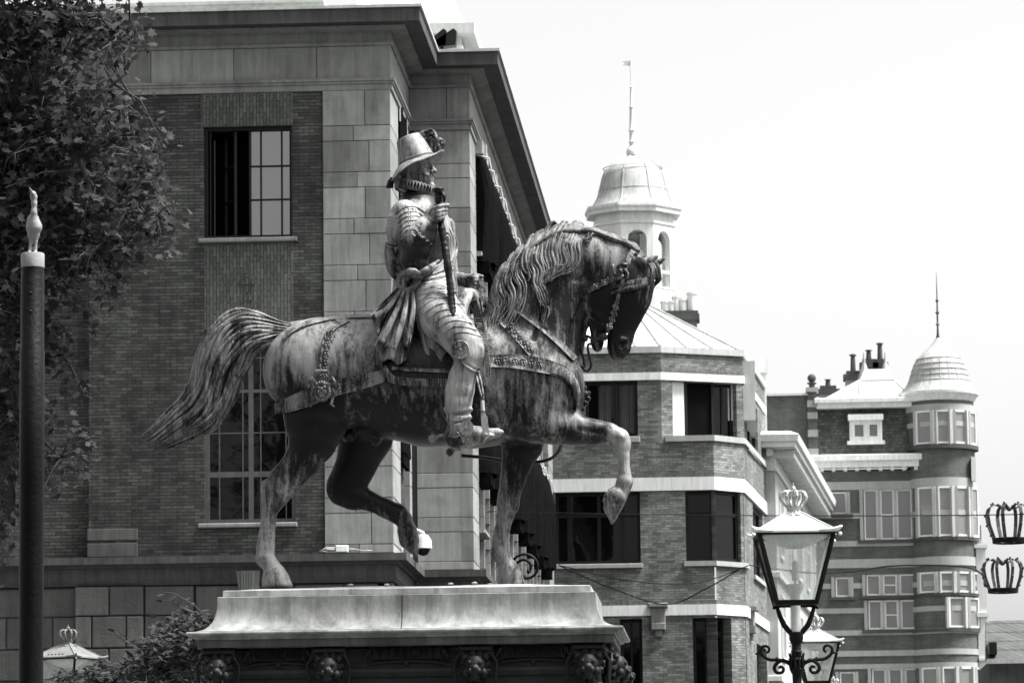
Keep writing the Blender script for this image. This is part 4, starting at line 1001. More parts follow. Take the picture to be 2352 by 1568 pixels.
def bronze(name, dark=.018, pale=.38, cover=.5, rough=.42, metal=.35, bumpd=.006, hair=False, fine=1.0):
    """weathered bronze: dark patina with pale streaked and blotched verdigris"""
    m_, nt, b = newmat(name); N = NT(nt)
    p = N.pos(); p2 = N.pos((1, 1, .33))
    n1 = N.noise(p2, 3.6 * fine, 9, .66, .5); p3 = N.pos((1, 1, .14)); n2 = N.noise(p3, 24 * fine, 6, .72, .4); n3 = N.noise(p, 55, 4, .7)
    mix = N.math('ADD', N.math('MULTIPLY', n1, .52), N.math('ADD', N.math('MULTIPLY', n2, .38), N.math('MULTIPLY', n3, .14)))
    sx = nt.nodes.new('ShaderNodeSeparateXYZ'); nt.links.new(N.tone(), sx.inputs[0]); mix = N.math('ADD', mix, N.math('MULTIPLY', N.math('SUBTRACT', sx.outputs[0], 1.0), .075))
    lo = .52 + (.5 - cover) * .35
    col = N.ramp(mix, [(lo - .075, dark), (lo - .02, (dark + pale) * .22), (lo + .03, pale * .55), (lo + .15, pale)])
    N.l(col, b.inputs['Base Color'])
    ro = N.n('ShaderNodeMapRange'); ro.inputs['From Min'].default_value = lo - .05; ro.inputs['From Max'].default_value = lo + .08
    ro.inputs['To Min'].default_value = rough; ro.inputs['To Max'].default_value = rough + .2; N.l(mix, ro.inputs['Value']); N.l(ro.outputs[0], b.inputs['Roughness'])
    b.inputs['Metallic'].default_value = metal; b.inputs['Specular IOR Level'].default_value = .2
    ch = N.bump(N.noise(p, 90, 4, .7), .25, bumpd * .5, b); ch = N.bump(mix, .4, bumpd * 2, b, ch)
    return m_
M['horse'] = bronze('horse_bronze', .005, .29, .40, metal=.1)
M['rider'] = bronze('rider_bronze', .010, .31, .62, fine=1.8, metal=.1)
M['hair'] = bronze('hair_bronze', .010, .22, .50, fine=3, metal=.1)
M['strap'] = bronze('strap_bronze', .010, .26, .5, fine=3, rough=.38, metal=.2)
M['cloth'] = bronze('cloth_bronze', .010, .27, .56, fine=2, metal=.2)
M['hair_dark'] = bronze('forelock_bronze', .006, .16, .4, fine=4, metal=.1)
M['bronze_dark'] = bronze('dark_bronze', .006, .05, .4, fine=2, rough=.35)

# ================================================================== HORSE
zped = Z(640, 1349, YST - .17)
statue = empty('equestrian_statue', (PW(1000, 1345, 0).x, YST, zped), 'large weathered bronze statue of a hatted rider in armour on a prancing horse', 'statue')
a = PW(575, 1360, 0); b = PW(1535, 500, 0)
H = Vox((a.x, -.47, zped - .05), (b.x, .50, b.z), .0125)
k_ = .07
# trunk: rump, barrel, chest
H.chain([(748, 730, 748, 958, .0, .33), (835, 727, 840, 974, 0, .345), (905, 733, 905, 1004, 0, .37), (985, 738, 985, 1021, 0, .385), (1080, 738, 1080, 1024, 0, .36), (1165, 735, 1165, 1014, 0, .31)], .05)
for w in (-.15, .15): H.chain([(700, 742, 725, 955, w, .19), (745, 800, 745, 1000, w, .19)], .08)
H.chain([(1165, 735, 1165, 1014, 0, .31), (1222, 768, 1218, 1006, 0, .285)], .05); H.chain([(1222, 790, 1222, 1010, .0, .26), (1245, 850, 1245, 1015, 0, .23)], .06)
H.chain([(1150, 790, 1250, 1000, .17, .16), (1200, 830, 1290, 990, .16, .14)], .09); H.chain([(1150, 790, 1250, 1000, -.17, .16), (1200, 830, 1280, 990, -.16, .14)], .09)
H.chain([(1225, 845, 1330, 880, .08, .15), (1240, 930, 1330, 925, .08, .14)], .05)
# neck, crest and head
H.chain([(1120, 712, 1318, 862, 0, .25), (1140, 672, 1320, 808, 0, .21), (1172, 612, 1322, 758, 0, .175), (1222, 568, 1330, 715, 0, .15), (1290, 534, 1340, 688, 0, .14), (1355, 533, 1352, 668, 0, .135), (1412, 552, 1362, 655, 0, .125)], .05)
H.chain([(1462, 568, 1362, 645, 0, .115), (1487, 600, 1352, 660, 0, .13), (1496, 640, 1347, 672, 0, .13), (1487, 674, 1352, 705, 0, .125), (1470, 712, 1364, 728, 0, .10), (1459, 742, 1380, 750, 0, .08), (1452, 772, 1392, 776, 0, .072), (1447, 798, 1396, 801, 0, .075), (1436, 812, 1400, 812, 0, .06)], .03)
H.chain([(1352, 700, 1386, 720, 0, .07), (1356, 745, 1390, 750, 0, .055), (1357, 785, 1386, 786, 0, .05), (1360, 797, 1384, 797, 0, .05)], .02)
H.path([(1378, 672, .085, 34, 14), (1380, 690, .08, 30, 14)], .05)                        # cheek
for sd_ in (1, -1):
    H.path([(1468, 652, .105 * sd_, 11, 7), (1480, 660, .095 * sd_, 8, 6)], .025)          # brow
    H.path([(1462, 668, .118 * sd_, 7.5)], .004, 'sub'); H.path([(1462, 669, .108 * sd_, 6.5)], .004); H.path([(1452, 664, .115 * sd_, 2.5), (1462, 660, .125 * sd_, 3), (1472, 667, .118 * sd_, 2.5)], .004)
    H.path([(1425, 792, .085 * sd_, 8, 9), (1433, 785, .08 * sd_, 6, 7)], .012, 'sub'); H.path([(1418, 800, .075 * sd_, 5), (1416, 788, .08 * sd_, 4.5), (1425, 779, .08 * sd_, 5), (1438, 780, .07 * sd_, 4)], .012)
    H.path([(1440, 690, .085 * sd_, 6), (1425, 735, .075 * sd_, 5), (1410, 760, .07 * sd_, 4)], .02)   # facial crest
    dx_ = 18 if sd_ < 0 else 0; H.path([(1458 + dx_, 604, .075 * sd_, 13, 12), (1478 + dx_, 604, .095 * sd_, 11.5, 9), (1496 + dx_, 598 + dx_ * .2, .10 * sd_, 7.5, 5), (1507 + dx_, 590 + dx_ * .2, .10 * sd_, 4, 3), (1515 + dx_, 582 + dx_ * .25, .10 * sd_, .8)], .010)
H.path([(1391, 790, 0, 4, 40), (1392, 770, 0, 3, 40), (1400, 755, 0, 1.5, 40)], .006, 'sub')   # mouth
# muscle definition on the visible side
H.path([(1350, 640, .15, 5, 6), (1300, 640, .18, 4, 6), (1255, 700, .2, 4, 6), (1225, 780, .24, 4, 7)], .03, 'sub')
H.path([(1340, 690, .12, 4, 6), (1318, 740, .15, 4, 6), (1305, 800, .18, 4, 6)], .03, 'sub')
H.path([(1270, 960, .36, 6, 7), (1230, 900, .37, 7, 8), (1215, 850, .36, 5, 6)], .04, 'sub')
H.path([(1180, 980, .36, 8, 9), (1165, 900, .37, 9, 9), (1150, 830, .36, 6, 6)], .05, 'sub')
H.path([(790, 985, .36, 8, 10), (800, 930, .38, 8, 9), (790, 880, .39, 5, 6)], .05, 'sub')
H.path([(700, 1000, .36, 6, 8), (690, 940, .37, 6, 8), (700, 880, .38, 5, 6)], .04, 'sub')
H.path([(890, 1000, .30, 7, 9), (960, 960, .42, 5, 7)], .05, 'sub')
# raised near foreleg
H.chain([(1235, 915, 1225, 1018, .17, .14), (1270, 941, 1275, 1017, .18, .10), (1310, 951, 1318, 1018, .18, .085), (1358, 965, 1352, 1019, .18, .07), (1408, 972, 1388, 1018, .18, .062)], .04)
H.chain([(1404, 973, 1395, 1018, .18, .062), (1440, 992, 1404, 1020, .18, .06), (1448, 1016, 1405, 1027, .18, .055), (1446, 1046, 1420, 1050, .18, .042), (1448, 1084, 1421, 1082, .18, .042), (1453, 1104, 1416, 1106, .18, .052), (1447, 1126, 1413, 1120, .18, .045), (1438, 1146, 1402, 1131, .18, .055)], .012)
H.chain([(1439, 1148, 1391, 1134, .18, .075), (1427, 1172, 1388, 1160, .18, .072), (1418, 1188, 1397, 1182, .18, .055), (1408, 1202, 1402, 1202, .18, .03)], .008)
H.path([(1392, 1133, .18, 3, 16), (1387, 1150, .18, 3, 15)], .004)
H.path([(1432, 1040, .245, 2.2), (1434, 1085, .24, 2.2)], .008); H.path([(1427, 1036, .235, 2.5), (1430, 1080, .235, 2.5)], .008, 'sub')
H.path([(1330, 985, .27, 4), (1390, 995, .245, 4)], .02, 'sub'); H.path([(1428, 1003, .235, 9, 8)], .02)
# far foreleg, standing
H.chain([(1262, 940, 1140, 985, -.17, .13), (1244, 1015, 1152, 1030, -.17, .11), (1221, 1068, 1152, 1064, -.17, .085), (1206, 1104, 1149, 1102, -.17, .075), (1195, 1136, 1144, 1138, -.17, .068), (1192, 1157, 1141, 1160, -.17, .068), (1180, 1185, 1142, 1182, -.17, .052), (1171, 1212, 1137, 1211, -.17, .048), (1167, 1242, 1131, 1240, -.17, .05), (1169, 1270, 1128, 1270, -.17, .062), (1181, 1294, 1146, 1297, -.17, .052), (1191, 1306, 1143, 1309, -.17, .066)], .015)
H.chain([(1193, 1309, 1143, 1311, -.17, .08), (1201, 1328, 1142, 1328, -.17, .088), (1208, 1345, 1141, 1345, -.17, .092)], .006)
# near hind leg, standing
H.chain([(648, 880, 800, 925, .17, .17), (655, 950, 796, 985, .19, .14), (664, 1006, 770, 1024, .19, .105), (654, 1050, 738, 1060, .19, .08), (640, 1073, 712, 1088, .19, .07), (618, 1096, 690, 1112, .19, .062), (604, 1118, 668, 1140, .19, .06), (604, 1142, 650, 1162, .19, .052), (602, 1172, 637, 1176, .19, .046), (599, 1200, 634, 1204, .19, .045), (594, 1231, 631, 1231, .19, .048), (590, 1257, 630, 1258, .19, .052), (588, 1284, 631, 1281, .19, .062), (607, 1304, 645, 1303, .19, .052), (606, 1316, 656, 1316, .19, .066)], .012)
H.chain([(604, 1319, 657, 1318, .19, .08), (602, 1334, 665, 1334, .19, .088), (600, 1356, 676, 1356, .19, .094)], .006)
H.path([(607, 1106, .19, 5, 10), (606, 1128, .19, 6, 10)], .015); H.path([(625, 1110, .25, 4), (622, 1165, .24, 3)], .012, 'sub'); H.path([(615, 1180, .24, 2), (613, 1270, .24, 2)], .006, 'sub')
H.path([(640, 1128, .245, 9, 5), (650, 1100, .25, 7, 5)], .02); H.path([(668, 1030, .27, 3), (640, 1095, .255, 3)], .012, 'sub')
# far hind leg, lifted
H.chain([(790, 930, 905, 960, -.17, .15), (778, 1005, 900, 1003, -.18, .12), (778, 1040, 876, 1034, -.18, .09), (773, 1074, 859, 1070, -.18, .075), (764, 1100, 842, 1095, -.18, .066), (752, 1128, 836, 1110, -.18, .06)], .03)
H.chain([(752, 1128, 836, 1112, -.18, .06), (784, 1152, 842, 1121, -.18, .058), (838, 1169, 860, 1131, -.18, .048), (872, 1183, 898, 1149, -.18, .046), (900, 1197, 927, 1161, -.18, .06), (915, 1207, 938, 1176, -.18, .052), (918, 1216, 949, 1198, -.18, .055)], .012)
H.chain([(914, 1226, 957, 1212, -.18, .08), (917, 1243, 962, 1237, -.18, .08), (936, 1263, 961, 1256, -.18, .06), (953, 1277, 958, 1276, -.18, .03)], .006)
H.path([(838, 985, 0, 26, 20), (862, 1012, 0, 13, 13)], .04); H.path([(802, 1002, .0, 17, 22)], .02)
H.path([(690, 748, 0, 14, 12), (655, 755, 0, 14, 12)], .03)
H.wave(.0022, 14, 3)
H.below(zped, a.x, b.x)
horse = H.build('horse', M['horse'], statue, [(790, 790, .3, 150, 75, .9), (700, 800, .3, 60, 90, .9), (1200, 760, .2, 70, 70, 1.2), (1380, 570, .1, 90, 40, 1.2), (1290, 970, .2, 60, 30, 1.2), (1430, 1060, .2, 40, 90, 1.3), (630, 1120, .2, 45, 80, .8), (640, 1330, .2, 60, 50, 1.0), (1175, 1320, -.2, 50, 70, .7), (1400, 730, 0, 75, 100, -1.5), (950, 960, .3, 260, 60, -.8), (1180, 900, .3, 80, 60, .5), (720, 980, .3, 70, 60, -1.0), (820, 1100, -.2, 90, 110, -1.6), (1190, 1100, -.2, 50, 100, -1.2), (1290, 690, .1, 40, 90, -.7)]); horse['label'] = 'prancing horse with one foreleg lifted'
print('horse', len(horse.data.polygons))

# hair ------------------------------------------------------------------
def smooth_path(pts, n):
    """Catmull-Rom resample of tuples"""
    P_ = [np.array(p, float) for p in pts]; P_ = [2 * P_[0] - P_[1]] + P_ + [2 * P_[-1] - P_[-2]]; out = []; m_ = len(P_) - 3
    for i in range(n):
        t = i / (n - 1) * m_; k = min(int(t), m_ - 1); u = t - k; a, b_, c, d = P_[k:k + 4]
        out.append(.5 * ((2 * b_) + (c - a) * u + (2 * a - 5 * b_ + 4 * c - d) * u * u + (3 * b_ - a - 3 * c + d) * u ** 3))
    return out
def lock(mb, pts3, rad, seg=14, ridges=5, depth=.28, twist=1.0, flatk=.75):
    """ridged tapering lock of hair"""
    n = len(pts3); pts3 = [Vector(p) for p in pts3]; vs = []; up = Vector((0, -1, 0))
    for i, p in enumerate(pts3):
        t = (pts3[min(i + 1, n - 1)] - pts3[max(i - 1, 0)]).normalized(); a = (up - t * up.dot(t)).normalized(); b_ = t.cross(a)
        for k in range(seg):
            th = 2 * math.pi * k / seg; r = rad[i] * (1 - depth + depth * abs(math.cos(ridges * th / 2 + twist * i / n * 3 + i * .05)))
            vs.append(p + a * (math.cos(th) * r * flatk) + b_ * (math.sin(th) * r))
    fs = []
    for i in range(n - 1):
        for k in range(seg): k2 = (k + 1) % seg; fs.append((i * seg + k, i * seg + k2, (i + 1) * seg + k2, (i + 1) * seg + k))
    fs += [tuple(range(seg))[::-1], tuple((n - 1) * seg + k for k in range(seg))]
    mb.add(vs, fs)
U_ = [(694, 746), (672, 741), (645, 734), (598, 717), (552, 706), (517, 713), (486, 735), (461, 769), (449, 800), (440, 838), (433, 869), (412, 906), (381, 937), (349, 971), (331, 990), (322, 1000)]
L_ = [(672, 776), (655, 774), (642, 782), (626, 797), (607, 811), (588, 826), (577, 847), (563, 870), (552, 890), (540, 920), (528, 945), (505, 984), (468, 1006), (418, 1028), (381, 1041), (340, 1050)]
Us, Ls = smooth_path(U_, 60), smooth_path(L_, 60)
T = MB(); rg = random.Random(11)
tips = []
for lay in range(3):
    ns = (22, 18, 22)[lay]
    for j in range(ns):
        s0 = (j + .5) / ns; end = rg.uniform(.86, 1.0) if 0 < s0 < 1 else 1
        wob_a = rg.uniform(.02, .06); wob_f = rg.uniform(6, 10); wob_p = rg.uniform(0, 6); pts = []; rr = []; n = 46
        start = 0 if lay < 2 else rg.uniform(.1, .45)
        for i in range(n):
            t = start + (end - start) * i / (n - 1); ii = t * 59; k = min(int(ii), 58); u = ii - k
            up_ = Us[k] * (1 - u) + Us[k + 1] * u; lo_ = Ls[k] * (1 - u) + Ls[k + 1] * u
            s_ = .07 + .86 * s0 + wob_a * math.sin(wob_f * t + wob_p) * (t ** .5) + .02 * math.sin(17 * t + j)
            p = up_ * (1 - s_) + lo_ * s_; wid = np.linalg.norm(up_ - lo_)
            env = math.sqrt(max(0, 1 - (2 * s_ - 1) ** 2)); thick = min(.16, wid * MPP * .42)
            w = (env * thick * (1.0 if lay != 1 else -1.0) * (1.12 if lay == 2 else .8)) + .01 * math.sin(9 * t + j * 2)
            e = min(1, (1 - (t - start) / max(.01, end - start)) * 5.5 + .02); e2 = min(1, i / 5 + .25)
            rr.append(MPP * wid * (.044 if lay < 2 else .032) * 1.25 * e ** .7 * (e2 if lay == 2 else 1)); pts.append(PW(p[0], p[1], w))
        lock(T, pts, rr, 14, rg.choice((5, 7)), .34, rg.uniform(-2, 2))
# solid core
core = []; cr = []
for i in range(0, 50, 2):
    p = (Us[i] + Ls[i]) / 2; core.append(PW(p[0], p[1], 0)); cr.append(np.linalg.norm(Us[i] - Ls[i]) * MPP * .44)
lock(T, core, cr, 20, 9, .06, 1, .55)
tail = T.build('tail', M['hair'], horse, True)
# mane
MN = MB()
def mlock(pts, r0, r1, lift=.02, n=24, fan=3, spread=7, seed=0, over=True):
    rg = random.Random(seed)
    for f_ in range(fan):
        off = (f_ - (fan - 1) / 2) * spread; ph_ = rg.uniform(0, 6); q_ = []
        cut = rg.uniform(.86, 1.0); S = smooth_path(pts, n); m_ = int(n * cut)
        for i in range(m_):
            t = i / (n - 1); d = S[min(i + 1, n - 1)] - S[max(i - 1, 0)]; d = d / (np.linalg.norm(d) + 1e-9)
            o = off * (1 - .5 * t) + 3.0 * math.sin(6 * t + ph_) * t
            o += 1.8 * math.sin(13 * t + ph_ * 2); px_, py_ = S[i][0] - d[1] * o, S[i][1] + d[0] * o
            w = H.surf(px_, py_, default=None)
            if w is None: w = (q_[-1][1] if q_ else .02)
            if over and i < 4: w = -.05 + (w + .05) * i / 4; py_ -= (0, 5, 6, 3)[i] - (5 if i == 0 else 0)
            q_.append((np.array([px_, py_]), w))
        ws = [q[1] for q in q_]
        for _ in range(3): ws = [ws[0]] + [(ws[i - 1] + ws[i] * 2 + ws[i + 1]) / 4 for i in range(1, len(ws) - 1)] + [ws[-1]]
        P3 = [PW(q[0][0], q[0][1], w + lift) for q, w in zip(q_, ws)]
        rs_ = rg.uniform(.65, 1.3); R3 = [MPP * rs_ * (r0 + (r1 - r0) * (i / m_)) * min(1, (m_ - 1 - i) / 4 + .08) * min(1, .35 + i / 3) for i in range(m_)]
        lock(MN, P3, R3, 12, 5, .32, rg.uniform(-1, 1), .8)
locks = [([(1345, 526), (1320, 538), (1309, 562), (1313, 590), (1303, 612), (1276, 622), (1245, 640), (1210, 656)], 13, 5, 4), ([(1315, 522), (1292, 542), (1283, 572), (1288, 600), (1266, 626), (1238, 640)], 13, 5, 4),
 ([(1290, 522), (1266, 545), (1258, 578), (1266, 608), (1254, 634), (1222, 650)], 14, 5, 4), ([(1262, 535), (1234, 560), (1226, 592), (1238, 618), (1234, 645), (1246, 675), (1248, 705), (1240, 735)], 13, 4, 3),
 ([(1238, 548), (1214, 575), (1208, 605), (1220, 632), (1212, 650)], 13, 5, 3), ([(1215, 568), (1192, 595), (1184, 625), (1198, 652), (1196, 684), (1184, 712), (1170, 738), (1162, 762)], 11, 4, 3),
 ([(1195, 586), (1172, 612), (1162, 645), (1172, 672), (1168, 700), (1150, 728), (1140, 752)], 11, 4, 3), ([(1176, 606), (1152, 636), (1144, 662), (1154, 690), (1142, 716), (1130, 742), (1128, 764)], 11, 4, 3),
 ([(1158, 630), (1138, 656), (1134, 682), (1140, 706), (1128, 730)], 9, 4, 2), ([(1226, 650), (1238, 680), (1252, 702), (1248, 730), (1240, 752)], 7, 3, 2), ([(1375, 528), (1356, 534), (1348, 548), (1336, 556)], 7, 4, 2)]
for i, (p_, a_, b_, f_) in enumerate(locks):
    mlock(p_, a_ * .58, b_ * .6, .012, fan=f_ + 1, spread=a_ * .62, seed=i, over=i not in (9,)); mlock([(x + 2, y + 3) for x, y in p_], a_ * .36, b_ * .5, .026, fan=f_ + 1, spread=a_ * .7, seed=i + 50, over=i not in (9,))
# crest roll towards the poll and far-side fall
for j in range(8):
    rg = random.Random(30 + j); o = j * 2.6 - 9
    cp = [(1170, 608), (1205, 575), (1250, 543), (1290, 526), (1330, 520), (1370, 526), (1410, 540), (1445, 555), (1470, 568)]
    S = smooth_path(cp, 40); lock(MN, [PW(p[0], p[1] + 5 + abs(o) * .35 + 1.5 * math.sin(i * .7 + j), o * .010) for i, p in enumerate(S)], [MPP * (7 + 1.5 * math.sin(i * 1.1 + j * 2)) * (.3 if i < 2 else .95 if i < 36 else .6) for i in range(40)], 12, 5, .35, 1, 1)
MN.build('mane', M['hair'], horse, True)
# forelock
MN = MB()
for j in range(7):
    y0 = j * 4.5
    S = smooth_path([(1478 + j, 592 + y0 * .3), (1500 - j * .5, 608 + y0 * .4), (1505 - j * 2, 634 + y0 * .5), (1478 - j * 2, 642 + y0 * .7), (1445 - j * 3, 644 + y0), (1415 - j * 2, 652 + y0), (1392 + j * 5, 656 + y0 * .9)][: 5 + j % 3], 22)
    lock(MN, [PW(p[0], p[1], .07 + .07 * min(1, i / 8) + .004 * j) for i, p in enumerate(S)], [MPP * 5.0 * min(1, (21 - i) / 7 + .1) for i in range(22)], 10, 5, .3, 1, .8)
S = smooth_path([(1492, 592), (1508, 612), (1512, 640), (1500, 662)], 14); lock(MN, [PW(p[0], p[1], -.02) for p in S], [MPP * 8 * min(1, (13 - i) / 5 + .15) for i in range(14)], 12, 5, .3, 1, 1.4)
MN.build('forelock', M['hair_dark'], horse, True)

# harness ---------------------------------------------------------------
def strap(mb, V, top, bot, th=.016, off=.006, n=60, rows=4, edge=True):
    """band draped on field V between two contour polylines"""
    A_, B_ = smooth_path(top, n), smooth_path(bot, n); g = []
    last = [.2] * (rows + 1)
    W_ = np.zeros((n, rows + 1))
    for i in range(n):
        for j in range(rows + 1):
            p = A_[i] * (1 - j / rows) + B_[i] * (j / rows); w = V.surf(p[0], p[1], default=None); W_[i, j] = np.nan if w is None else w
    for j in range(rows + 1):
        col = W_[:, j]; ok = ~np.isnan(col)
        if ok.any(): col[~ok] = np.interp(np.flatnonzero(~ok), np.flatnonzero(ok), col[ok])
        else: col[:] = .1
        W_[:, j] = col
    for _ in range(2): W_[1:-1] = (W_[:-2] + W_[1:-1] * 2 + W_[2:]) / 4
    vs = []
    for o in (off + th, -.03):
        for i in range(n):
            for j in range(rows + 1):
                p = A_[i] * (1 - j / rows) + B_[i] * (j / rows); e = .006 if (edge and j in (0, rows)) else 0
                vs.append(PW(p[0], p[1], W_[i, j] + o + (e if o > 0 else 0)))
    q_ = rows + 1; fs = []; N2 = n * q_
    for i in range(n - 1):
        for j in range(rows):
            a = i * q_ + j; fs.append((a, a + 1, a + q_ + 1, a + q_)); fs.append((N2 + a, N2 + a + q_, N2 + a + q_ + 1, N2 + a + 1))
        a = i * q_; fs.append((a, a + q_, N2 + a + q_, N2 + a)); a = i * q_ + rows; fs.append((a, N2 + a, N2 + a + q_, a + q_))
    mb.add(vs, fs); return A_, B_, W_
def ribs(mb, A_, B_, W_, i0, i1, step, r=.006, off=.024, inset=.12):
    i = i0
    while i < i1:
        k = int(i); u = i - k; k2 = min(k + 1, len(A_) - 1); a = A_[k] * (1 - u) + A_[k2] * u; b_ = B_[k] * (1 - u) + B_[k2] * u; wt, wb = W_[k, 0], W_[k, -1]; wm = W_[k, W_.shape[1] // 2]
        pts = [PW(*(a * (1 - s) + b_ * s), ((wt * (1 - s) + wb * s) if s != .5 else wm) + off) for s in (inset, .5, 1 - inset)]
        mb.tube(pts, r, 5); i += step
def ribbon(mb, V, pts, wd, th=.012, off=.004, n=40, rows=2):
    S = smooth_path(pts, n); T_, B_ = [], []
    for i in range(n):
        d = S[min(i + 1, n - 1)] - S[max(i - 1, 0)]; d = d / (np.linalg.norm(d) + 1e-9); T_.append((S[i][0] + d[1] * wd / 2, S[i][1] - d[0] * wd / 2)); B_.append((S[i][0] - d[1] * wd / 2, S[i][1] + d[0] * wd / 2))
    return strap(mb, V, T_, B_, th, off, n, rows)
def ornament(mb, V, pts, r=3.2, off=.022, curls=True):
    for (x, y) in pts:
        w = V.surf(x, y, default=.3); mb.ball(PW(x, y, w + off), r * MPP, 8, (1, .7, 1))
        if curls:
            for k in range(4):
                a = math.pi / 4 + k * math.pi / 2
                c = [PW(x + math.cos(a + t * 1.6) * r * (1 + 1.6 * t), y + math.sin(a + t * 1.6) * r * (1 + 1.6 * t), w + off) for t in (0, .33, .66, 1)]
                mb.tube(c, [r * MPP * .5, r * MPP * .45, r * MPP * .4, r * MPP * .5], 6)
mb = MB(); BS = strap(mb, H, [(1124, 815), (1180, 814), (1240, 821), (1296, 840), (1324, 868), (1336, 905)], [(1126, 842), (1180, 845), (1240, 855), (1284, 865), (1312, 888), (1324, 940)], rows=5)
ribs(mb, *BS, 30, 59, .8, .0075, .028); bs = mb.build('breast_strap', M['strap'], horse, 'auto')
mb = MB(); ornament(mb, H, [(1140, 830), (1158, 829), (1180, 831), (1198, 832), (1216, 835), (1236, 838)], 4); mb.build('strap_ornament', M['strap'], bs, True)
mb = MB(); ribbon(mb, H, [(1112, 697), (1150, 733), (1190, 775), (1222, 812)], 15); dsb = mb.build('shoulder_strap', M['strap'], horse, 'auto')
mb = MB(); ornament(mb, H, [(1172, 752), (1182, 764), (1192, 778), (1204, 790), (1214, 802)], 4); mb.build('strap_ornament', M['strap'], dsb, True)
mb = MB(); ribbon(mb, H, [(1180, 705), (1205, 722), (1240, 748), (1280, 782), (1322, 824)], 13); mb.build('rein', M['strap'], horse, 'auto')
mb = MB(); BR = strap(mb, H, [(630, 925), (660, 912), (707, 892), (772, 872), (830, 860), (885, 848)], [(633, 952), (660, 947), (707, 934), (772, 909), (830, 894), (885, 876)], rows=5); ribs(mb, *BR, 1, 24, .8, .0075, .028)
br = mb.build('breeching_strap', M['strap'], horse, 'auto'); mb = MB(); ornament(mb, H, [(778, 884), (796, 880), (814, 876), (832, 871), (848, 866)], 4.4); mb.build('strap_ornament', M['strap'], br, True)
mb = MB(); ribbon(mb, H, [(800, 729), (772, 744), (754, 766), (747, 800), (743, 850), (741, 880)], 16, th=.014); hs_ = mb.build('hip_strap', M['strap'], horse, 'auto')
mb = MB(); ornament(mb, H, [(760, 768), (754, 780), (748, 794), (746, 812), (744, 830), (743, 845), (742, 860)], 4.2); mb.build('strap_ornament', M['strap'], hs_, True)
mb = MB(); ribbon(mb, H, [(652, 780), (665, 762), (690, 748), (715, 739), (745, 732)], 9); ribbon(mb, H, [(745, 733), (790, 727), (830, 725), (870, 727)], 7)
for i in range(9): mb.ball(PW(705 + i * 18, 739 - min(i, 4) * 3.0 + (2 if i > 6 else 0), .02), MPP * 4, 8)
mb.tube([PW(715, 740, .05), PW(745, 733, .05), PW(780, 727, .05)], [.012, .016, .01], 8)
mb.build('crupper', M['strap'], horse, 'auto')
# lion mask where the straps meet
mb = MB(); c = PW(740, 899, H.surf(740, 899) + .02)
mb.ball(c, MPP * 21, 18, (1, .5, 1.05)); ln = c + Vector((0, -.035, 0)); mb.ball(ln + Vector((0, 0, -.008)), MPP * 11, 14, (1, .8, .8)); mb.ball(ln + Vector((0, -.03, .012)), MPP * 5, 10, (1, 1, .8)); mb.ball(ln + Vector((0, -.012, -.035)), MPP * 6, 10, (1.1, .6, .6))
for sg in (-1, 1):
    mb.ball(ln + Vector((sg * .022, -.012, .026)), MPP * 4, 8); mb.ball(ln + Vector((sg * .048, .0, .05)), MPP * 5, 8); mb.ball(ln + Vector((sg * .018, -.028, -.008)), MPP * 4.5, 8)
    mb.tube([PW(740 + sg * 14, 878, .43), PW(740 + sg * 24, 868, .44), PW(740 + sg * 29, 877, .44), PW(740 + sg * 22, 884, .44)], [.012, .016, .014, .008], 8)
    mb.tube([PW(740 + sg * 20, 884, .43), PW(740 + sg * 27, 905, .43), PW(740 + sg * 20, 928, .42), PW(740 + sg * 28, 934, .42)], [.008, .011, .009, .006], 8)
for k in range(22):
    a = 2 * math.pi * k / 22; mb.tube([c + Vector((math.cos(a) * .045, -.028, math.sin(a) * .048)), c + Vector((math.cos(a + .2) * .062, -.03, math.sin(a + .2) * .066)), c + Vector((math.cos(a + .1) * .074, -.012, math.sin(a + .1) * .078))], [.009, .009, .003], 6)
mb.bbox(AX(YST - .44), c.x - .045, c.x + .045, -.03, .02, PW(0, 872, .4).z, PW(0, 864, .4).z, .006)
mb.build('lion_mask', M['strap'], horse, True)
# bridle
mb = MB()
ribbon(mb, H, [(1458, 570), (1448, 586), (1440, 606), (1432, 622)], 12); ribbon(mb, H, [(1426, 632), (1402, 642), (1375, 656), (1350, 668)], 11)
ribbon(mb, H, [(1418, 690), (1412, 712), (1404, 740), (1396, 765)], 10, th=.014); ribbon(mb, H, [(1432, 640), (1425, 665), (1418, 690)], 8)
bd = mb.build('bridle', M['strap'], horse, 'auto')
mb = MB(); ornament(mb, H, [(1424, 624)], 9, .02); ornament(mb, H, [(1402, 642), (1388, 649), (1370, 658), (1414, 706), (1410, 720), (1406, 734), (1400, 750)], 3.2); mb.build('rosette', M['strap'], bd, True)
mb = MB(); wb = .085
c0_ = [(1349, 790), (1345, 782), (1344, 776), (1350, 772), (1360, 775), (1375, 775), (1392, 768)]
mb.tube([PW(x, y, wb) for x, y in smooth_path([(1392, 768), (1378, 777), (1362, 778), (1350, 772), (1340, 772), (1333, 782), (1335, 805), (1341, 825), (1343, 843)], 30)], .010, 8)
mb.tube([PW(x, y, wb) for x, y in smooth_path([(1362, 780), (1358, 790), (1352, 790), (1350, 800), (1354, 820), (1358, 838), (1352, 850), (1343, 850), (1338, 842)], 30)], .009, 8)
mb.tube([PW(x, y, wb) for x, y in smooth_path([(1343, 843), (1334, 840), (1326, 832), (1320, 826)], 10)], .012, 8); mb.ball(PW(1384, 774, .08), MPP * 12, 12, (1.1, .5, .8)); mb.ball(PW(1344, 778, .085), MPP * 7, 10, (1, .4, 1))
mb.build('curb_bit', M['bronze_dark'], bd, True)
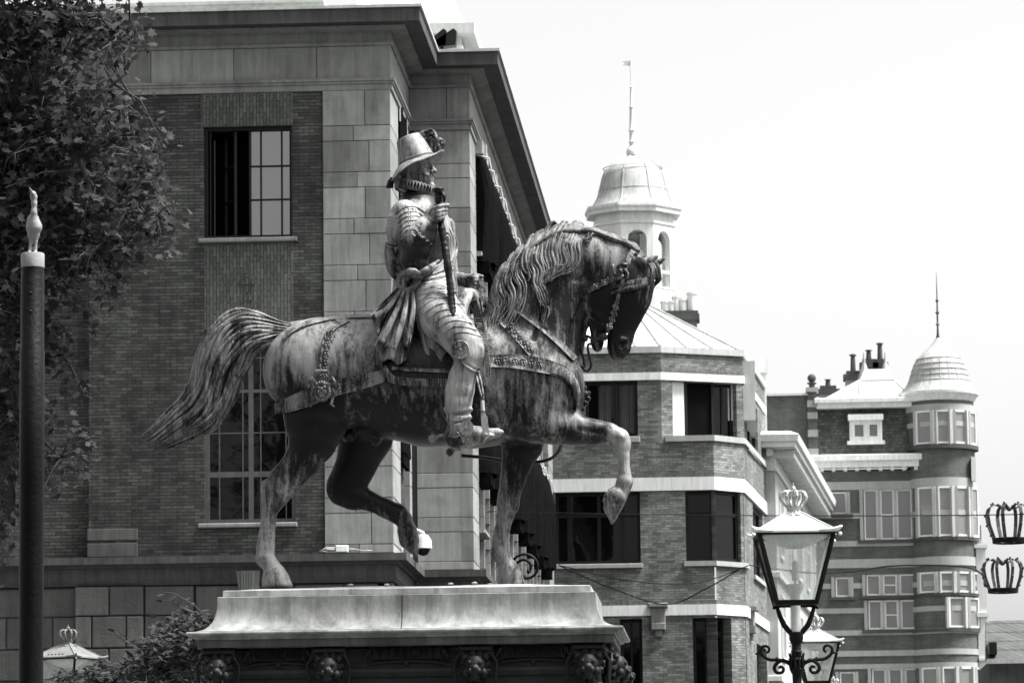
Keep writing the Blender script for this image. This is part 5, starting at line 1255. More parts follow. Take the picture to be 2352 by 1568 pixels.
# tassel knot at the chest
mb = MB()
for (x, y, r) in ((1340, 890, 8), (1345, 905, 9), (1350, 915, 7), (1344, 925, 8), (1338, 940, 6), (1352, 902, 5), (1335, 898, 8)): mb.ball(PW(x, y, .1), r * MPP, 10, (1, 1.4, 1))
mb.build('chest_knot', M['bronze_dark'], horse, True)
# far rein hanging in a loop under the chest
mb = MB(); S = smooth_path([(1060, 1046, -.3), (1110, 1050, -.34), (1160, 1058, -.34), (1215, 1062, -.3), (1260, 1055, -.2), (1282, 1038, -.1), (1290, 1016, .0)], 30); mb.tube([PW(*p) for p in S], [.013] * 30, 8); mb.build('girth_strap', M['bronze_dark'], horse, True)
# ================================================================== RIDER
a = PW(850, 1080, 0); b = PW(1175, 330, 0)
RV = Vox((a.x, -.56, a.z), (b.x, .62, b.z), .0085)
# torso and breastplate
RV.chain([(925, 640, 1040, 640, 0, .20), (915, 600, 1043, 596, 0, .20), (905, 550, 1040, 556, 0, .22), (903, 505, 1028, 515, 0, .235), (912, 478, 1012, 492, 0, .20), (928, 462, 990, 468, 0, .13)], .04)
RV.chain([(928, 458, 988, 464, 0, .085), (938, 430, 985, 436, 0, .08), (945, 410, 990, 418, .0, .08)], .02)
RV.chain([(905, 625, 1045, 640, 0, .2), (905, 670, 1048, 680, 0, .24), (912, 700, 1040, 705, 0, .25)], .05)
# head, turned a little towards the viewer
hc = PW(960, 388, .0); HT = math.radians(32)
fd = Vector((math.cos(HT), 0, 0)); 
def HP(f, s_, u, r, q=None):
    """head frame: f forward, s_ to the rider's right (viewer side), u up, in head metres"""
    x = hc.x + f * math.cos(HT) - s_ * math.sin(HT); w = f * math.sin(HT) + s_ * math.cos(HT); z = hc.z + u - f * .06
    return ((x, w, z), r, r if q is None else q)
def HC(*pts, k=.01, mode='add'):
    p = [HP(*q_) for q_ in pts]; p = p * 2 if len(p) == 1 else p
    for u_, v_ in zip(p[:-1], p[1:]): RV.cone(*u_, *v_, k, mode)
HC((-.03, 0, .055, .112), (.005, 0, .05, .112), k=.02); HC((.02, 0, .02, .10), (.045, 0, -.06, .078), k=.03); HC((.06, 0, -.075, .058), (.072, 0, -.105, .036), k=.03)
HC((.055, .05, -.02, .04), k=.03); HC((.055, -.05, -.02, .04), k=.03)
HC((.092, .062, .038, .017), (.116, .03, .046, .015), (.118, .012, .04, .012), k=.012); HC((.092, -.062, .038, .017), (.116, -.03, .046, .015), (.118, -.012, .04, .012), k=.012)
for sg in (1, -1):
    HC((.118, .042 * sg, .018, .021), k=.01, mode='sub'); HC((.098, .040 * sg, .016, .0175), k=.003); HC((.112, .062 * sg, .02, .006), (.119, .040 * sg, .030, .006), (.122, .022 * sg, .02, .006), k=.004)
    HC((.11, .06 * sg, .008, .005), (.117, .040 * sg, .002, .005), (.118, .024 * sg, .01, .005), k=.005)
    HC((.0, .108 * sg, .0, .018, .01), (.005, .112 * sg, .035, .02, .012), k=.01)
    HC((.14, .018 * sg, -.028, .013), k=.008)
    HC((.128, .008 * sg, -.052, .010), (.12, .035 * sg, -.056, .010), (.105, .06 * sg, -.05, .006), (.10, .078 * sg, -.04, .003), k=.004)
HC((.116, 0, .038, .012), (.138, 0, .0, .013), (.157, 0, -.024, .015), k=.008)
HC((.122, .022, -.074, .009), (.130, 0, -.073, .011), (.122, -.022, -.074, .009), k=.006); HC((.123, .018, -.088, .010), (.128, 0, -.088, .012), (.123, -.018, -.088, .010), k=.006)
HC((.128, .02, -.0805, .003), (.14, 0, -.0805, .003), (.128, -.02, -.0805, .003), k=.002, mode='sub')
HC((.112, 0, -.11, .020), (.128, 0, -.135, .020), (.125, 0, -.155, .012), k=.012)
for j in range(5): HC((.03 - .012 * j, .098, .02 - .03 * j + .01, .02, .01), k=.015); HC((.07 - .006 * j, .07, -.075 - .008 * j, .012), k=.015)
HC((-.06, 0, -.0, .10), (-.06, 0, -.06, .075), k=.03)
# near (right) arm
RV.chain([(898, 500, 960, 482, .24, .12), (905, 545, 968, 525, .29, .11), (918, 580, 975, 560, .33, .10)], .012)
RV.chain([(915, 560, 975, 545, .33, .095), (922, 585, 985, 580, .36, .09), (935, 605, 985, 602, .37, .08)], .012)
RV.chain([(924, 582, 966, 614, .37, .085), (940, 556, 985, 592, .39, .075), (957, 530, 997, 562, .395, .065), (970, 512, 1000, 536, .40, .05)], .010)
RV.path([(912, 560, .30, 6, 12), (914, 600, .30, 7, 14), (930, 622, .28, 6, 12), (960, 624, .28, 5, 10)], .012, 'sub')
RV.path([(990, 575, .34, 5, 10), (978, 600, .34, 5, 10)], .012, 'sub')
RV.chain([(941, 522, 990, 568, .39, .10), (957, 506, 996, 543, .395, .075), (973, 498, 1001, 522, .395, .055)], .004)   # gauntlet cuff
RV.path([(941, 522, .42, 3), (966, 545, .495, 3.5), (989, 566, .42, 3)], .004)
RV.path([(982, 505, .385, 14, 13), (992, 494, .39, 16, 11), (1000, 486, .39, 14, 10)], .012)
BW = .375
for i, (y0, y1, xe) in enumerate(((476, 470, 1026), (487, 480, 1025), (497, 489, 1024), (506, 498, 1020))):
    RV.path([(994, y0 + 3, BW + .055, 4.9), (1006, y0 - 1, BW + .075, 5.1), (1018, (y0 + y1) / 2 - 1, BW + .062, 4.9), (xe, y1 + 1, BW + .03, 4.3), (xe - 2, y1 + 3, BW - .01, 3.8), (xe - 10, y1 + 5, BW - .03, 3.6)], .003)
RV.path([(990, 486, BW + .01, 6), (1000, 474, BW - .005, 5.3), (1014, 469, BW + .01, 4.8), (1030, 471, BW + .03, 4.0)], .005)
# pauldron behind the shoulder
RV.chain([(890, 505, 915, 500, .22, .10), (887, 530, 918, 530, .22, .10), (890, 555, 914, 558, .22, .08)], .02)
# far (left) arm with the rein hand
RV.chain([(1010, 515, 1045, 520, -.26, .09), (1015, 560, 1050, 565, -.28, .08), (1018, 605, 1048, 608, -.26, .075), (1030, 625, 1048, 655, -.2, .07), (1058, 628, 1060, 655, -.13, .055), (1068, 630, 1072, 660, -.10, .045)], .03)
RV.path([(1068, 642, -.09, 14, 12), (1080, 648, -.08, 14, 12)], .015)
for i, (x, y) in enumerate(((1084, 637), (1087, 645), (1087, 653), (1084, 661))):
    RV.path([(x - 8, y, -.035, 4.4), (x + 4, y - 1, -.025, 4.6), (x + 13, y + 1, -.045, 4.2), (x + 15, y + 5, -.075, 3.8)], .003)
RV.path([(1075, 634, -.07, 5), (1092, 631, -.06, 4.6), (1108, 635, -.05, 4)], .005)
# thighs, knees, boots (both sides)
for sg, Y in ((1, 0), (-1, 0)):
    RV.chain([(920, 690, 1040, 660, .13 * sg, .14), (951, 705, 1051, 708, .27 * sg, .15), (966, 735, 1068, 730, .36 * sg, .135), (1008, 770, 1090, 762, .43 * sg, .115), (1032, 797, 1107, 789, .46 * sg, .10), (1042, 818, 1110, 812, .47 * sg, .10)], .04)
    RV.chain([(1044, 825, 1108, 818, .47 * sg, .095), (1041, 842, 1100, 845, .47 * sg, .085), (1031, 866, 1093, 866, .47 * sg, .088), (1023, 895, 1089, 893, .47 * sg, .088), (1023, 925, 1084, 922, .47 * sg, .078), (1025, 945, 1080, 945, .47 * sg, .07), (1029, 977, 1078, 975, .47 * sg, .066), (1032, 1005, 1078, 990, .47 * sg, .066)], .015)
    RV.chain([(1031, 985, 1078, 968, .47 * sg, .068), (1036, 1026, 1068, 972, .47 * sg, .066), (1060, 1024, 1085, 978, .475 * sg, .065), (1090, 1018, 1105, 980, .485 * sg, .062), (1122, 1010, 1122, 982, .49 * sg, .052), (1143, 1003, 1142, 983, .495 * sg, .035), (1154, 995, 1154, 988, .495 * sg, .02)], .012)
    RV.path([(1042, 1024, .47 * sg, 7, 20), (1048, 1026, .47 * sg, 6, 19)], .004)
    RV.path([(1024, 940, .47 * sg, 5, 20), (1050, 948, .515 * sg, 6, 6), (1082, 940, .48 * sg, 4, 18)], .012); RV.path([(1028, 962, .48 * sg, 5, 18), (1050, 968, .515 * sg, 5, 5), (1080, 958, .48 * sg, 4, 16)], .012)
    RV.path([(1030, 985, .48 * sg, 4, 16), (1052, 990, .52 * sg, 4, 4), (1075, 978, .49 * sg, 3, 14)], .01)
    RV.path([(1040, 952, .53 * sg, 3.5), (1074, 950, .52 * sg, 3.5)], .012, 'sub'); RV.path([(1032, 975, .53 * sg, 3), (1074, 966, .525 * sg, 3)], .012, 'sub')
    RV.path([(1100, 800, .49 * sg, 12, 13), (1096, 815, .49 * sg, 12, 13)], .02)
RV.wave(.0012, 30, 5)
rider = RV.build('rider', M['rider'], statue, [(950, 590, .3, 50, 45, -2.6), (1000, 560, .2, 40, 50, -2.2), (975, 400, .1, 50, 40, -.7), (955, 446, .1, 60, 13, -6.0), (968, 515, .4, 16, 14, 3.2), (1004, 468, .1, 14, 18, -3.5), (915, 590, .25, 12, 35, -2), (945, 545, .35, 14, 30, 1.2), (940, 490, .3, 45, 40, 1.0), (1020, 720, .3, 70, 70, .9), (1060, 890, .4, 50, 60, .9), (1060, 1010, .4, 60, 25, -1.0), (1080, 655, -.1, 40, 30, -1)]); rider['label'] = 'bearded rider in armour holding a baton'  # dark neck, shoulder and elbow blobs paint shade; pale cuff blob a highlight
print('rider', len(rider.data.polygons))
# armour lames: raised arcs on shoulder and thigh
def rline(mb, V, pts, r=.0045, off=.001, n=20, flat=None):
    S = smooth_path(pts, n); q_ = []; last = None
    for p in S:
        w = V.surf(p[0], p[1], default=None)
        if w is None: w = last if last is not None else .3
        last = w; q_.append(w)
    for _ in range(2): q_ = [q_[0]] + [(q_[i - 1] + 2 * q_[i] + q_[i + 1]) / 4 for i in range(1, n - 1)] + [q_[-1]]
    mb.tube([PW(p[0], p[1], w + off) for p, w in zip(S, q_)], r, 6)
mb = MB()
for (xa, ya), (xm, ym), (xb, yb) in (((908, 492), (943, 474), (978, 488)), ((911, 503), (945, 486), (976, 498)), ((914, 512), (946, 496), (974, 506)), ((917, 521), (947, 506), (970, 514)), ((919, 531), (946, 517), (966, 523)), ((921, 541), (944, 528), (960, 533)), ((922, 551), (940, 541), (954, 543))):
    rline(mb, RV, [(xa, ya), ((xa + xm) / 2, (ya + ym) / 2 - 5), (xm, ym), ((xb + xm) / 2, (yb + ym) / 2 - 4), (xb, yb)], .006)
rline(mb, RV, [(934, 460), (930, 475), (928, 490)], .003); rline(mb, RV, [(952, 460), (954, 475), (956, 490)], .003)
for y in (468, 480, 491, 501, 511):
    for k in range(3): rline(mb, RV, [(937 + k * 5, y - 2), (940 + k * 5, y + 1), (937 + k * 5, y + 4)], .003, n=6)
for k in range(9):
    t = k / 8; xa = 952 + (t ** 1.3) * 78; ya = 700 + t * 92 - 14; xb = 1046 + t * 58; yb = 655 + t * 118
    rline(mb, RV, [(xa, ya), (xa * .75 + xb * .25, ya * .75 + yb * .25 - 12), ((xa + xb) / 2 + 2, (ya + yb) / 2 - 13), (xb, yb)], .0055)
for k in range(5): rline(mb, RV, [(948, 648 + k * 11), (985, 640 + k * 11), (1020, 642 + k * 11), (1046, 652 + k * 10)], .005)
for k in range(14):
    t = k / 13; x, y = 957 + t * 74, 712 + t * 78
    rline(mb, RV, [(x, y), (x + 3, y - 5), (x + 7, y - 4), (x + 6, y + 1)], .0035, n=8); rline(mb, RV, [(x + 10, y - 9), (x + 13, y - 5), (x + 10, y - 2)], .003, n=6)
for k in range(8):
    t = k / 7; rline(mb, RV, [(893 + t * 4, 500 + t * 55), (900 + t * 2, 497 + t * 55), (906, 503 + t * 52)], .003, n=8)
for k in range(3): rline(mb, RV, [(888, 556 + k * 4), (900, 560 + k * 4), (912, 556 + k * 4)], .004, n=8)
for sg in range(5): rline(mb, RV, [(951 + sg * 9, 530 + sg * 8.5), (955 + sg * 9, 526 + sg * 8.5), (958 + sg * 9, 531 + sg * 8)], .0035, n=6)
mb.build('armour_band', M['rider'], rider, True)
# knee rosette
mb = MB(); kc = PW(1058, 803, .575); 
mb.lathe(kc, [(.068, .0), (.068, .012), (.062, .016), (.058, .010), (0, .010)], 28, axis=(-.1, -1, .05))
for k in range(4):
    for sgn in (1, -1):
        a0 = k * math.pi / 2 + math.pi / 4 + sgn * .3; cc_ = kc + Vector((math.cos(a0) * .036, -.014, math.sin(a0) * .036))
        mb.tube([cc_ + Vector((math.cos(a0 + sgn * t * 5) * .013 * (1 - t * .6), 0, math.sin(a0 + sgn * t * 5) * .013 * (1 - t * .6))) for t in [i / 9 for i in range(10)]], .0032, 5)
mb.ball(kc + Vector((0, -.015, 0)), .008, 8); mb.build('knee_rosette', M['rider'], rider, 'auto')
mb = MB(); ribbon(mb, RV, [(1058, 826), (1075, 838), (1092, 848), (1102, 850)], 9); ribbon(mb, RV, [(1052, 990), (1062, 1004), (1066, 1016)], 6); ribbon(mb, RV, [(1030, 1000), (1045, 1002), (1058, 998), (1068, 990)], 5); mb.build('knee_strap', M['rider'], rider, 'auto')
mb = MB(); S_ = [(1054, 985), (1062, 968), (1078, 966), (1088, 978), (1084, 995), (1072, 1001), (1060, 996)]
cp_ = PW(1071, 983, .535); ring = [PW(x, y, .53) for x, y in smooth_path(S_ + [S_[0]], 24)[:-1]]; mb.prism(ring, (0, -.016, 0)); mb.ball(cp_, .03, 10, (1, .5, 1)); mb.build('boot_flap', M['rider'], rider, 'auto')
# hat ----------------------------------------------------------------------
hat_c = PW(957, 366, .0); ax_t = (PW(937, 316, .0) - hat_c).normalized(); hh = (PW(937, 318, .0) - hat_c).length
mb = MB(); R0 = 41 * MPP; R1 = 28.5 * MPP
mb.lathe(hat_c, [(R0 * 1.0, -.02), (R0 * .99, .0), (R0 * .93, hh * .3), (R0 * .83, hh * .65), (R1 * 1.04, hh * .96), (R1 * .98, hh * 1.03), (R1 * .8, hh * 1.06), (R1 * .3, hh * 1.08), (0, hh * 1.08)], 40, axis=ax_t)
ax_b = Vector((-math.sin(.27), 0, math.cos(.27))); bx_ = (Vector((1, 0, 0)) - ax_b * ax_b.x).normalized(); by_ = ax_b.cross(bx_); vs = []; fs = []; ns, nr = 48, 8
for side in (0, 1):
    for i in range(nr + 1):
        t = i / nr
        for k in range(ns):
            th = 2 * math.pi * k / ns; c_, s_ = math.cos(th), math.sin(th)
            rad = R0 * .9 + (R0 * .72) * t
            if c_ < 0: rad += .012 * t * -c_
            zz = -.012 + t * t * (.014 * max(0, c_) ** 2 - .10 * max(0, -c_) ** 1.5 - .042 * s_ * s_) - t * .004 + (.008 * t ** 6)
            vs.append(hat_c + bx_ * (rad * c_) + by_ * (rad * s_) + ax_b * (zz - (.009 if side else 0)))
L2 = (nr + 1) * ns
for i in range(nr):
    for k in range(ns):
        k2 = (k + 1) % ns; a = i * ns + k; b_ = i * ns + k2; fs.append((a, b_, b_ + ns, a + ns)); fs.append((L2 + a, L2 + a + ns, L2 + b_ + ns, L2 + b_))
for k in range(ns): k2 = (k + 1) % ns; a = nr * ns + k; b_ = nr * ns + k2; fs.append((a, b_, L2 + b_, L2 + a))
mb.add(vs, fs)
for i in range(60): 
    th = 2 * math.pi * i / 60; mb.ball(hat_c + bx_ * (R0 * 1.0 * math.cos(th)) + by_ * (R0 * 1.0 * math.sin(th)) + ax_b * .004, .0065, 6)
hat = mb.build('hat', M['rider'], rider, 'auto')
mb = MB(); rg = random.Random(3)
for pts, r in (([(978, 345), (970, 328), (966, 312), (975, 302), (990, 304), (999, 316), (1004, 330)], 6), ([(985, 350), (978, 330), (978, 314), (990, 308), (1002, 322), (1004, 340)], 7), ([(990, 352), (985, 338), (990, 322), (1002, 330), (1008, 345), (1004, 354)], 7),
               ([(996, 354), (998, 336), (1004, 322), (1013, 322), (1015, 332), (1011, 342), (1010, 350)], 5.5), ([(1000, 356), (1006, 344), (1012, 332), (1008, 322), (1000, 320)], 5), ([(982, 340), (972, 322), (972, 308), (984, 299), (996, 306)], 5)):
    for f_ in range(3):
        S = smooth_path([(x + rg.uniform(-1.5, 1.5) + f_ * 1.5, y + rg.uniform(-1.5, 1.5)) for x, y in pts], 18); lock(mb, [PW(p[0], p[1], -.10 + f_ * .04 + rg.uniform(-.008, .008)) for p in S], [MPP * r * min(1, (17 - i) / 4 + .3) * .8 for i in range(18)], 12, 7, .35, rg.uniform(-3, 3), 1)
mb.build('plume', M['hair'], hat, True)
mb = MB()
for k in range(9):
    th = k / 9 * 6.28; o = Vector((math.cos(th) * .014, math.sin(th) * .014, 0)); mb.tube([PW(901, 408, .02) + o * .4, PW(897, 418, .02) + o, PW(895, 432, .02) + o * 1.5], [.008, .010, .009], 6)
mb.build('hat_tassel', M['bronze_dark'], hat, True)
# ruff: two interlaced wavy ribbons round the neck
RA_ = .25; rc = PW(957, 435, .0); rx = Vector((math.cos(RA_), 0, -math.sin(RA_))); ry = Vector((0, -1, 0)); rz = Vector((math.sin(RA_), 0, math.cos(RA_)))
mb = MB(); NW = 21
for ph_ in (0, math.pi):
    pts = []
    for i in range(NW * 14 + 1):
        th = 2 * math.pi * i / (NW * 14); zz = math.sin(NW * th + ph_); rr = 1.0 + .05 * math.cos(NW * th * 2)
        zz = max(-1, min(1, zz * 1.25)); pts.append(rc + rx * (math.cos(th) * .157 * rr) + ry * (math.sin(th) * .172 * rr) + rz * (zz * .034))
    for rs in (0, 1): mb.tube([p if rs == 0 else rc + (p - rc) * .96 for p in pts], .0042, 5)
def ringz(z, r): return [rc + rx * (math.cos(t) * .157 * r) + ry * (math.sin(t) * .172 * r) + rz * z for t in [2 * math.pi * i / 60 for i in range(61)]]
mb.build('ruff', M['strap'], rider, True)
mb = MB(); vs = []; fs = []
for z, r in ((-.03, .45), (-.030, .86), (-.028, .86), (.028, .86), (.030, .86), (.03, .45)): vs += ringz(z, r)[:-1]
for i in range(5):
    for k in range(60): k2 = (k + 1) % 60; fs.append((i * 60 + k, i * 60 + k2, (i + 1) * 60 + k2, (i + 1) * 60 + k))
mb.add(vs, fs); mb.tube(ringz(-.062, .62), .012, 6); mb.build('collar_shade_fill', M['bronze_dark'], rider, 'auto')  # dark drum behind the ruff stands in for shade in its gaps
# baton
mb = MB(); rg = random.Random(5); S = smooth_path([(1007, 436), (1008, 470), (1013, 515), (1021, 560), (1027, 600), (1033, 650), (1037, 690), (1040, 728)], 70)
mb.tube([PW(p[0], p[1], BW + .0 + .11 * max(0, (i - 20) / 50)) for i, p in enumerate(S)], [MPP * (8.6 + rg.uniform(-1.2, 1.2)) if i > 2 else MPP * 13 for i in range(70)], 10)
mb.lathe(PW(1007, 434, BW), [(.0, .006), (.042, .004), (.046, -.004), (.03, -.02), (.026, -.06)], 14); mb.lathe(PW(1040, 729, BW + .11), [(.030, .02), (.032, 0), (.0, -.004)], 14)
mb.tube([PW(1014, 440, BW + .03), PW(1021, 452, BW + .03), PW(1020, 464, BW + .03)], [.012, .016, .008], 8)
mb.build('baton', M['bronze_dark'], rider, True)
# sash: folds, knot and hanging ends
def sheet(mb, A_, B_, nfold, amp, w0, n=44, m_=22, th=.012, phase=0, grow=1.0, wfun=None):
    """cloth between edge curve A_ (knot) and edge curve B_ (hem) with radiating folds"""
    SA, SB = smooth_path(A_, n), smooth_path(B_, n); vs = []; fs = []
    for side in (0, 1):
        for j in range(m_ + 1):
            t = j / m_
            for i in range(n):
                p = SA[i] * (1 - t) + SB[i] * t; s = i / (n - 1)
                f = math.sin(nfold * math.pi * 2 * s + phase + .8 * math.sin(t * 3 + phase)); f = math.copysign(abs(f) ** .7, f); g = (.25 + .75 * t ** grow)
                w = (wfun(s, t) if wfun else w0) + amp * f * g + amp * .3 * math.sin(nfold * 11 * s + t * 5)
                q = p + np.array([0, amp / MPP * .5 * math.cos(nfold * 6.28 * s + phase) * t]) ; vs.append(PW(q[0], q[1], w - th * side))
    L = (m_ + 1) * n
    for j in range(m_):
        for i in range(n - 1):
            a = j * n + i; fs.append((a, a + 1, a + n + 1, a + n)); fs.append((L + a, L + a + n, L + a + n + 1, L + a + 1))
    for i in range(n - 1): a = m_ * n + i; fs.append((a, a + 1, L + a + 1, L + a)); fs.append((i, L + i, L + i + 1, i + 1))
    for j in range(m_): a = j * n; fs.append((a, a + n, L + a + n, L + a)); a = j * n + n - 1; fs.append((a, L + a, L + a + n, a + n))
    mb.add(vs, fs)
def fold(mb, pts, r, w=None, off=.0, n=26, seg=12):
    S = smooth_path(pts, n); q_ = []; last = .25
    for p in S:
        ww = RV.surf(p[0], p[1], default=None) if w is None else (w if len(p) < 3 else p[2])
        if ww is None: ww = last
        last = ww; q_.append(ww)
    for _ in range(4): q_ = [q_[0]] + [(q_[i - 1] + 2 * q_[i] + q_[i + 1]) / 4 for i in range(1, n - 1)] + [q_[-1]]
    lock(mb, [PW(p[0], p[1], w_ + off) for p, w_ in zip(S, q_)], [MPP * r * (.55 + .45 * math.sin(math.pi * (i + .5) / n)) for i in range(n)], seg, 3, .3, 1.2, .8)
mb = MB()
for k in range(4): fold(mb, [(888 + k * 4, 556 + k * 3), (888 + k * 6, 590), (896 + k * 7, 622 - k * 3), (915 + k * 4, 645 - k * 3), (936, 650 - k * 3)], 6.5)
for k in range(4): fold(mb, [(1030 - k * 3, 508 + k * 12), (1044 - k * 5, 545), (1046 - k * 6, 580), (1034 - k * 6, 606), (1008 - k * 4, 624 - k * 3), (975, 636 - k * 3), (948, 642)], 6.5)
fold(mb, [(1040, 616), (1015, 634), (980, 644), (948, 648)], 6); fold(mb, [(1008, 598), (990, 612), (965, 626), (945, 638)], 7)
for p_, r in (([(925, 664), (918, 645), (928, 628), (948, 622), (962, 628)], 10), ([(930, 662), (930, 644), (944, 632), (960, 632), (958, 650), (944, 664)], 10), ([(920, 655), (934, 668), (946, 664), (956, 648)], 9)): fold(mb, p_, r, off=.04)
mb.build('sash', M['cloth'], rider, True)
mb = MB()
wf = lambda s, t: .27 + .13 * t + .03 * math.sin(s * 3)
sheet(mb, [(912, 660), (920, 664), (928, 668), (938, 668)], [(846, 722), (858, 742), (866, 772), (880, 792), (905, 798), (930, 790)], 3.2, .030, .35, wfun=lambda s, t: .24 + .16 * t, phase=.6)
sheet(mb, [(920, 664), (932, 668), (944, 666), (955, 664)], [(858, 800), (878, 826), (905, 830), (925, 836), (938, 806), (950, 760)], 3.6, .032, .35, wfun=lambda s, t: .30 + .15 * t, phase=2.2)
sheet(mb, [(952, 700), (960, 720), (972, 740), (990, 762)], [(960, 752), (972, 800), (1000, 838), (1026, 812)], 2.4, .022, .35, wfun=lambda s, t: .40 - .02 * t, phase=1.0, m_=16)
for p_, r in (([(922, 664, .3), (905, 690, .38), (885, 712, .42), (862, 728, .42)], 8), ([(928, 668, .33), (912, 710, .42), (892, 750, .46), (876, 785, .47)], 9), ([(938, 668, .34), (930, 715, .44), (915, 765, .48), (900, 800, .48)], 9), ([(948, 668, .35), (950, 705, .42), (942, 750, .45), (930, 795, .45)], 8)):
    S = smooth_path(p_, 24); lock(mb, [PW(*p) for p in S], [MPP * r * (.45 + .75 * i / 23) for i in range(24)], 14, 3, .3, 1, .7)
mb.build('sash_end', M['cloth'], rider, True)
# saddle, saddle cloth with ribbed borders
mb = MB()
mb.tube([PW(1060, 760, .12), PW(1056, 725, .13), PW(1062, 690, .13), PW(1072, 672, .1), PW(1084, 672, .06), PW(1092, 690, .02), PW(1094, 720, .0)], [.05, .05, .045, .04, .035, .04, .05], 14)
mb.tube([PW(1056, 780, .30), PW(1058, 740, .24), PW(1066, 700, .18), PW(1076, 676, .1), PW(1080, 672, .0), PW(1076, 680, -.1), PW(1066, 720, -.22)], [.03, .034, .036, .036, .036, .036, .03], 12)
mb.tube([PW(880, 735, .22), PW(878, 718, .1), PW(880, 712, 0), PW(878, 718, -.1), PW(880, 735, -.22)], [.03, .035, .04, .035, .03], 12)
sad = mb.build('saddle', M['rider'], statue, True)
mb = MB(); n0_ = 46
SC = strap(mb, H, [(872, 760), (900, 752), (950, 745), (1000, 745), (1040, 745), (1075, 742)], [(880, 850), (905, 868), (950, 872), (1000, 874), (1060, 878), (1105, 878)], th=.012, off=.012, n=50, rows=10)
sc_ = mb.build('saddle_cloth', M['bronze_dark'], statue, 'auto')
mb = MB(); F1 = strap(mb, H, [(886, 838), (900, 858), (925, 866), (970, 868), (1030, 870), (1080, 874)], [(879, 850), (893, 876), (915, 884), (965, 888), (1030, 890), (1085, 896)], th=.022, off=.012, n=60, rows=3); ribs(mb, *F1, 1, 59, 1.1, .010, .046, .05)
ribbon(mb, H, [(900, 845), (940, 848), (980, 850), (1030, 852)], 8, th=.018, off=.014)
F2 = strap(mb, H, [(1075, 690), (1092, 740), (1098, 790), (1100, 840), (1092, 866)], [(1098, 686), (1112, 740), (1122, 800), (1128, 855), (1118, 890)], th=.025, off=.012, n=60, rows=3); ribs(mb, *F2, 1, 59, 1.5, .011, .052, .05)
mb.build('fringe', M['strap'], sc_, 'auto')
# stirrup, straps and spurs
mb = MB(); SW = .60
mb.tube([PW(1093, 856, .50), PW(1098, 880, .53), PW(1104, 905, .56), PW(1107, 922, .58)], [.009] * 4, 6); mb.tube([PW(1098, 852, .50), PW(1106, 880, .53), PW(1110, 905, .56), PW(1110, 922, .58)], [.009] * 4, 6)
mb.build('stirrup_leather', M['strap'], sad, True)
mb = MB(); F = AX(YST - SW)
poly = [(1104, 950), (1107, 942), (1113, 944), (1119, 956), (1122, 985), (1124, 1000), (1117, 1009), (1111, 1004), (1106, 980)]
mb.prism([PW(x, y, SW) for x, y in poly], (0, .014, 0)); mb.tube([PW(1108, 920, SW - .01), PW(1109, 944, SW)], [.014, .016], 10); mb.ball(PW(1116, 997, SW + .005), .013, 8)
mb.tube([PW(1116, 1004, SW), PW(1112, 1012, .5), PW(1110, 1014, .38)], .012, 6); mb.ball(PW(1122, 1000, .55), .05, 12, (.9, .6, .5))
mb.build('stirrup', M['rider'], sad, 'auto')
def spur(w, x0, y0, x1, y1, parent):
    mb = MB(); mb.tube([PW(1040, 1003, w + .05 if w > 0 else w - .05), PW(x0, y0, w), PW((x0 + x1) / 2, (y0 + y1) / 2 - 2, w), PW(x1, y1, w)], [.010, .014, .012, .010], 8)
    c = PW(x1 - 2, y1 + 2, w)
    for k in range(10):
        a = k * math.pi / 5; d = Vector((math.cos(a), 0, math.sin(a))); mb.tube([c + d * .008, c + d * .026, c + d * .036], [.009, .008, .0015], 5)
    mb.tube([c + Vector((0, .006, 0)), c - Vector((0, .006, 0))], [.024, .024], 14); mb.build('spur', M['strap'], parent, 'auto')
spur(.47, 1028, 998, 996, 1005, rider); 
spur(-.45, 1055, 1032, 1035, 1036, rider)
# reins from the hand
mb = MB(); 
def band3(mb, pts, wd, th=.008, n=24):
    S = smooth_path(pts, n); vs = []; fs = []
    for i in range(n):
        d = (S[min(i + 1, n - 1)] - S[max(i - 1, 0)])[:2]; d = d / (np.linalg.norm(d) + 1e-9); nx, ny = d[1] * wd / 2, -d[0] * wd / 2
        for sx in (1, -1):
            for o in (0, th): vs.append(PW(S[i][0] + nx * sx, S[i][1] + ny * sx, S[i][2] - o))
    for i in range(n - 1):
        a = i * 4
        for u, v in ((0, 2), (2, 3), (3, 1), (1, 0)): fs.append((a + u, a + v, a + 4 + v, a + 4 + u))
    mb.add(vs, fs)
band3(mb, [(1104, 640, -.02), (1109, 655, -.0), (1111, 675, .03), (1110, 692, .06)], 13, .02); band3(mb, [(1070, 668, -.06), (1085, 660, -.04), (1110, 688, .08), (1130, 705, .12), (1180, 706, .21)], 9)
mb.build('rein', M['strap'], rider, 'auto')
# ================================================================== PEDESTAL
# plan of the plinth: long side parallel to the palace front
YPF = YST - .50
zs_ = lambda y, Y=YPF: Z(920, y, Y)
xl, xr = X(512, 1355, YPF), X(1357, 1352, YPF)
ped = empty('pedestal', ((xl + xr) / 2, YST, 0), 'massive stone pedestal with a flaring bronze cove and carved lion consoles under the statue', 'pedestal')
dep = 1.12
def rect(o): return [(xl - o, YPF - o), (xr + o, YPF - o), (xr + o, YPF + dep + o), (xl - o, YPF + dep + o)]
z1 = zs_(1352); z2 = zs_(1362); z3 = zs_(1366)
B = MB(); B.sweep(rect(0), [(-.05, z2 - .004), (0, z2 - .004), (0, z1 + .005), (-.02, z1 + .01)], closed=True)
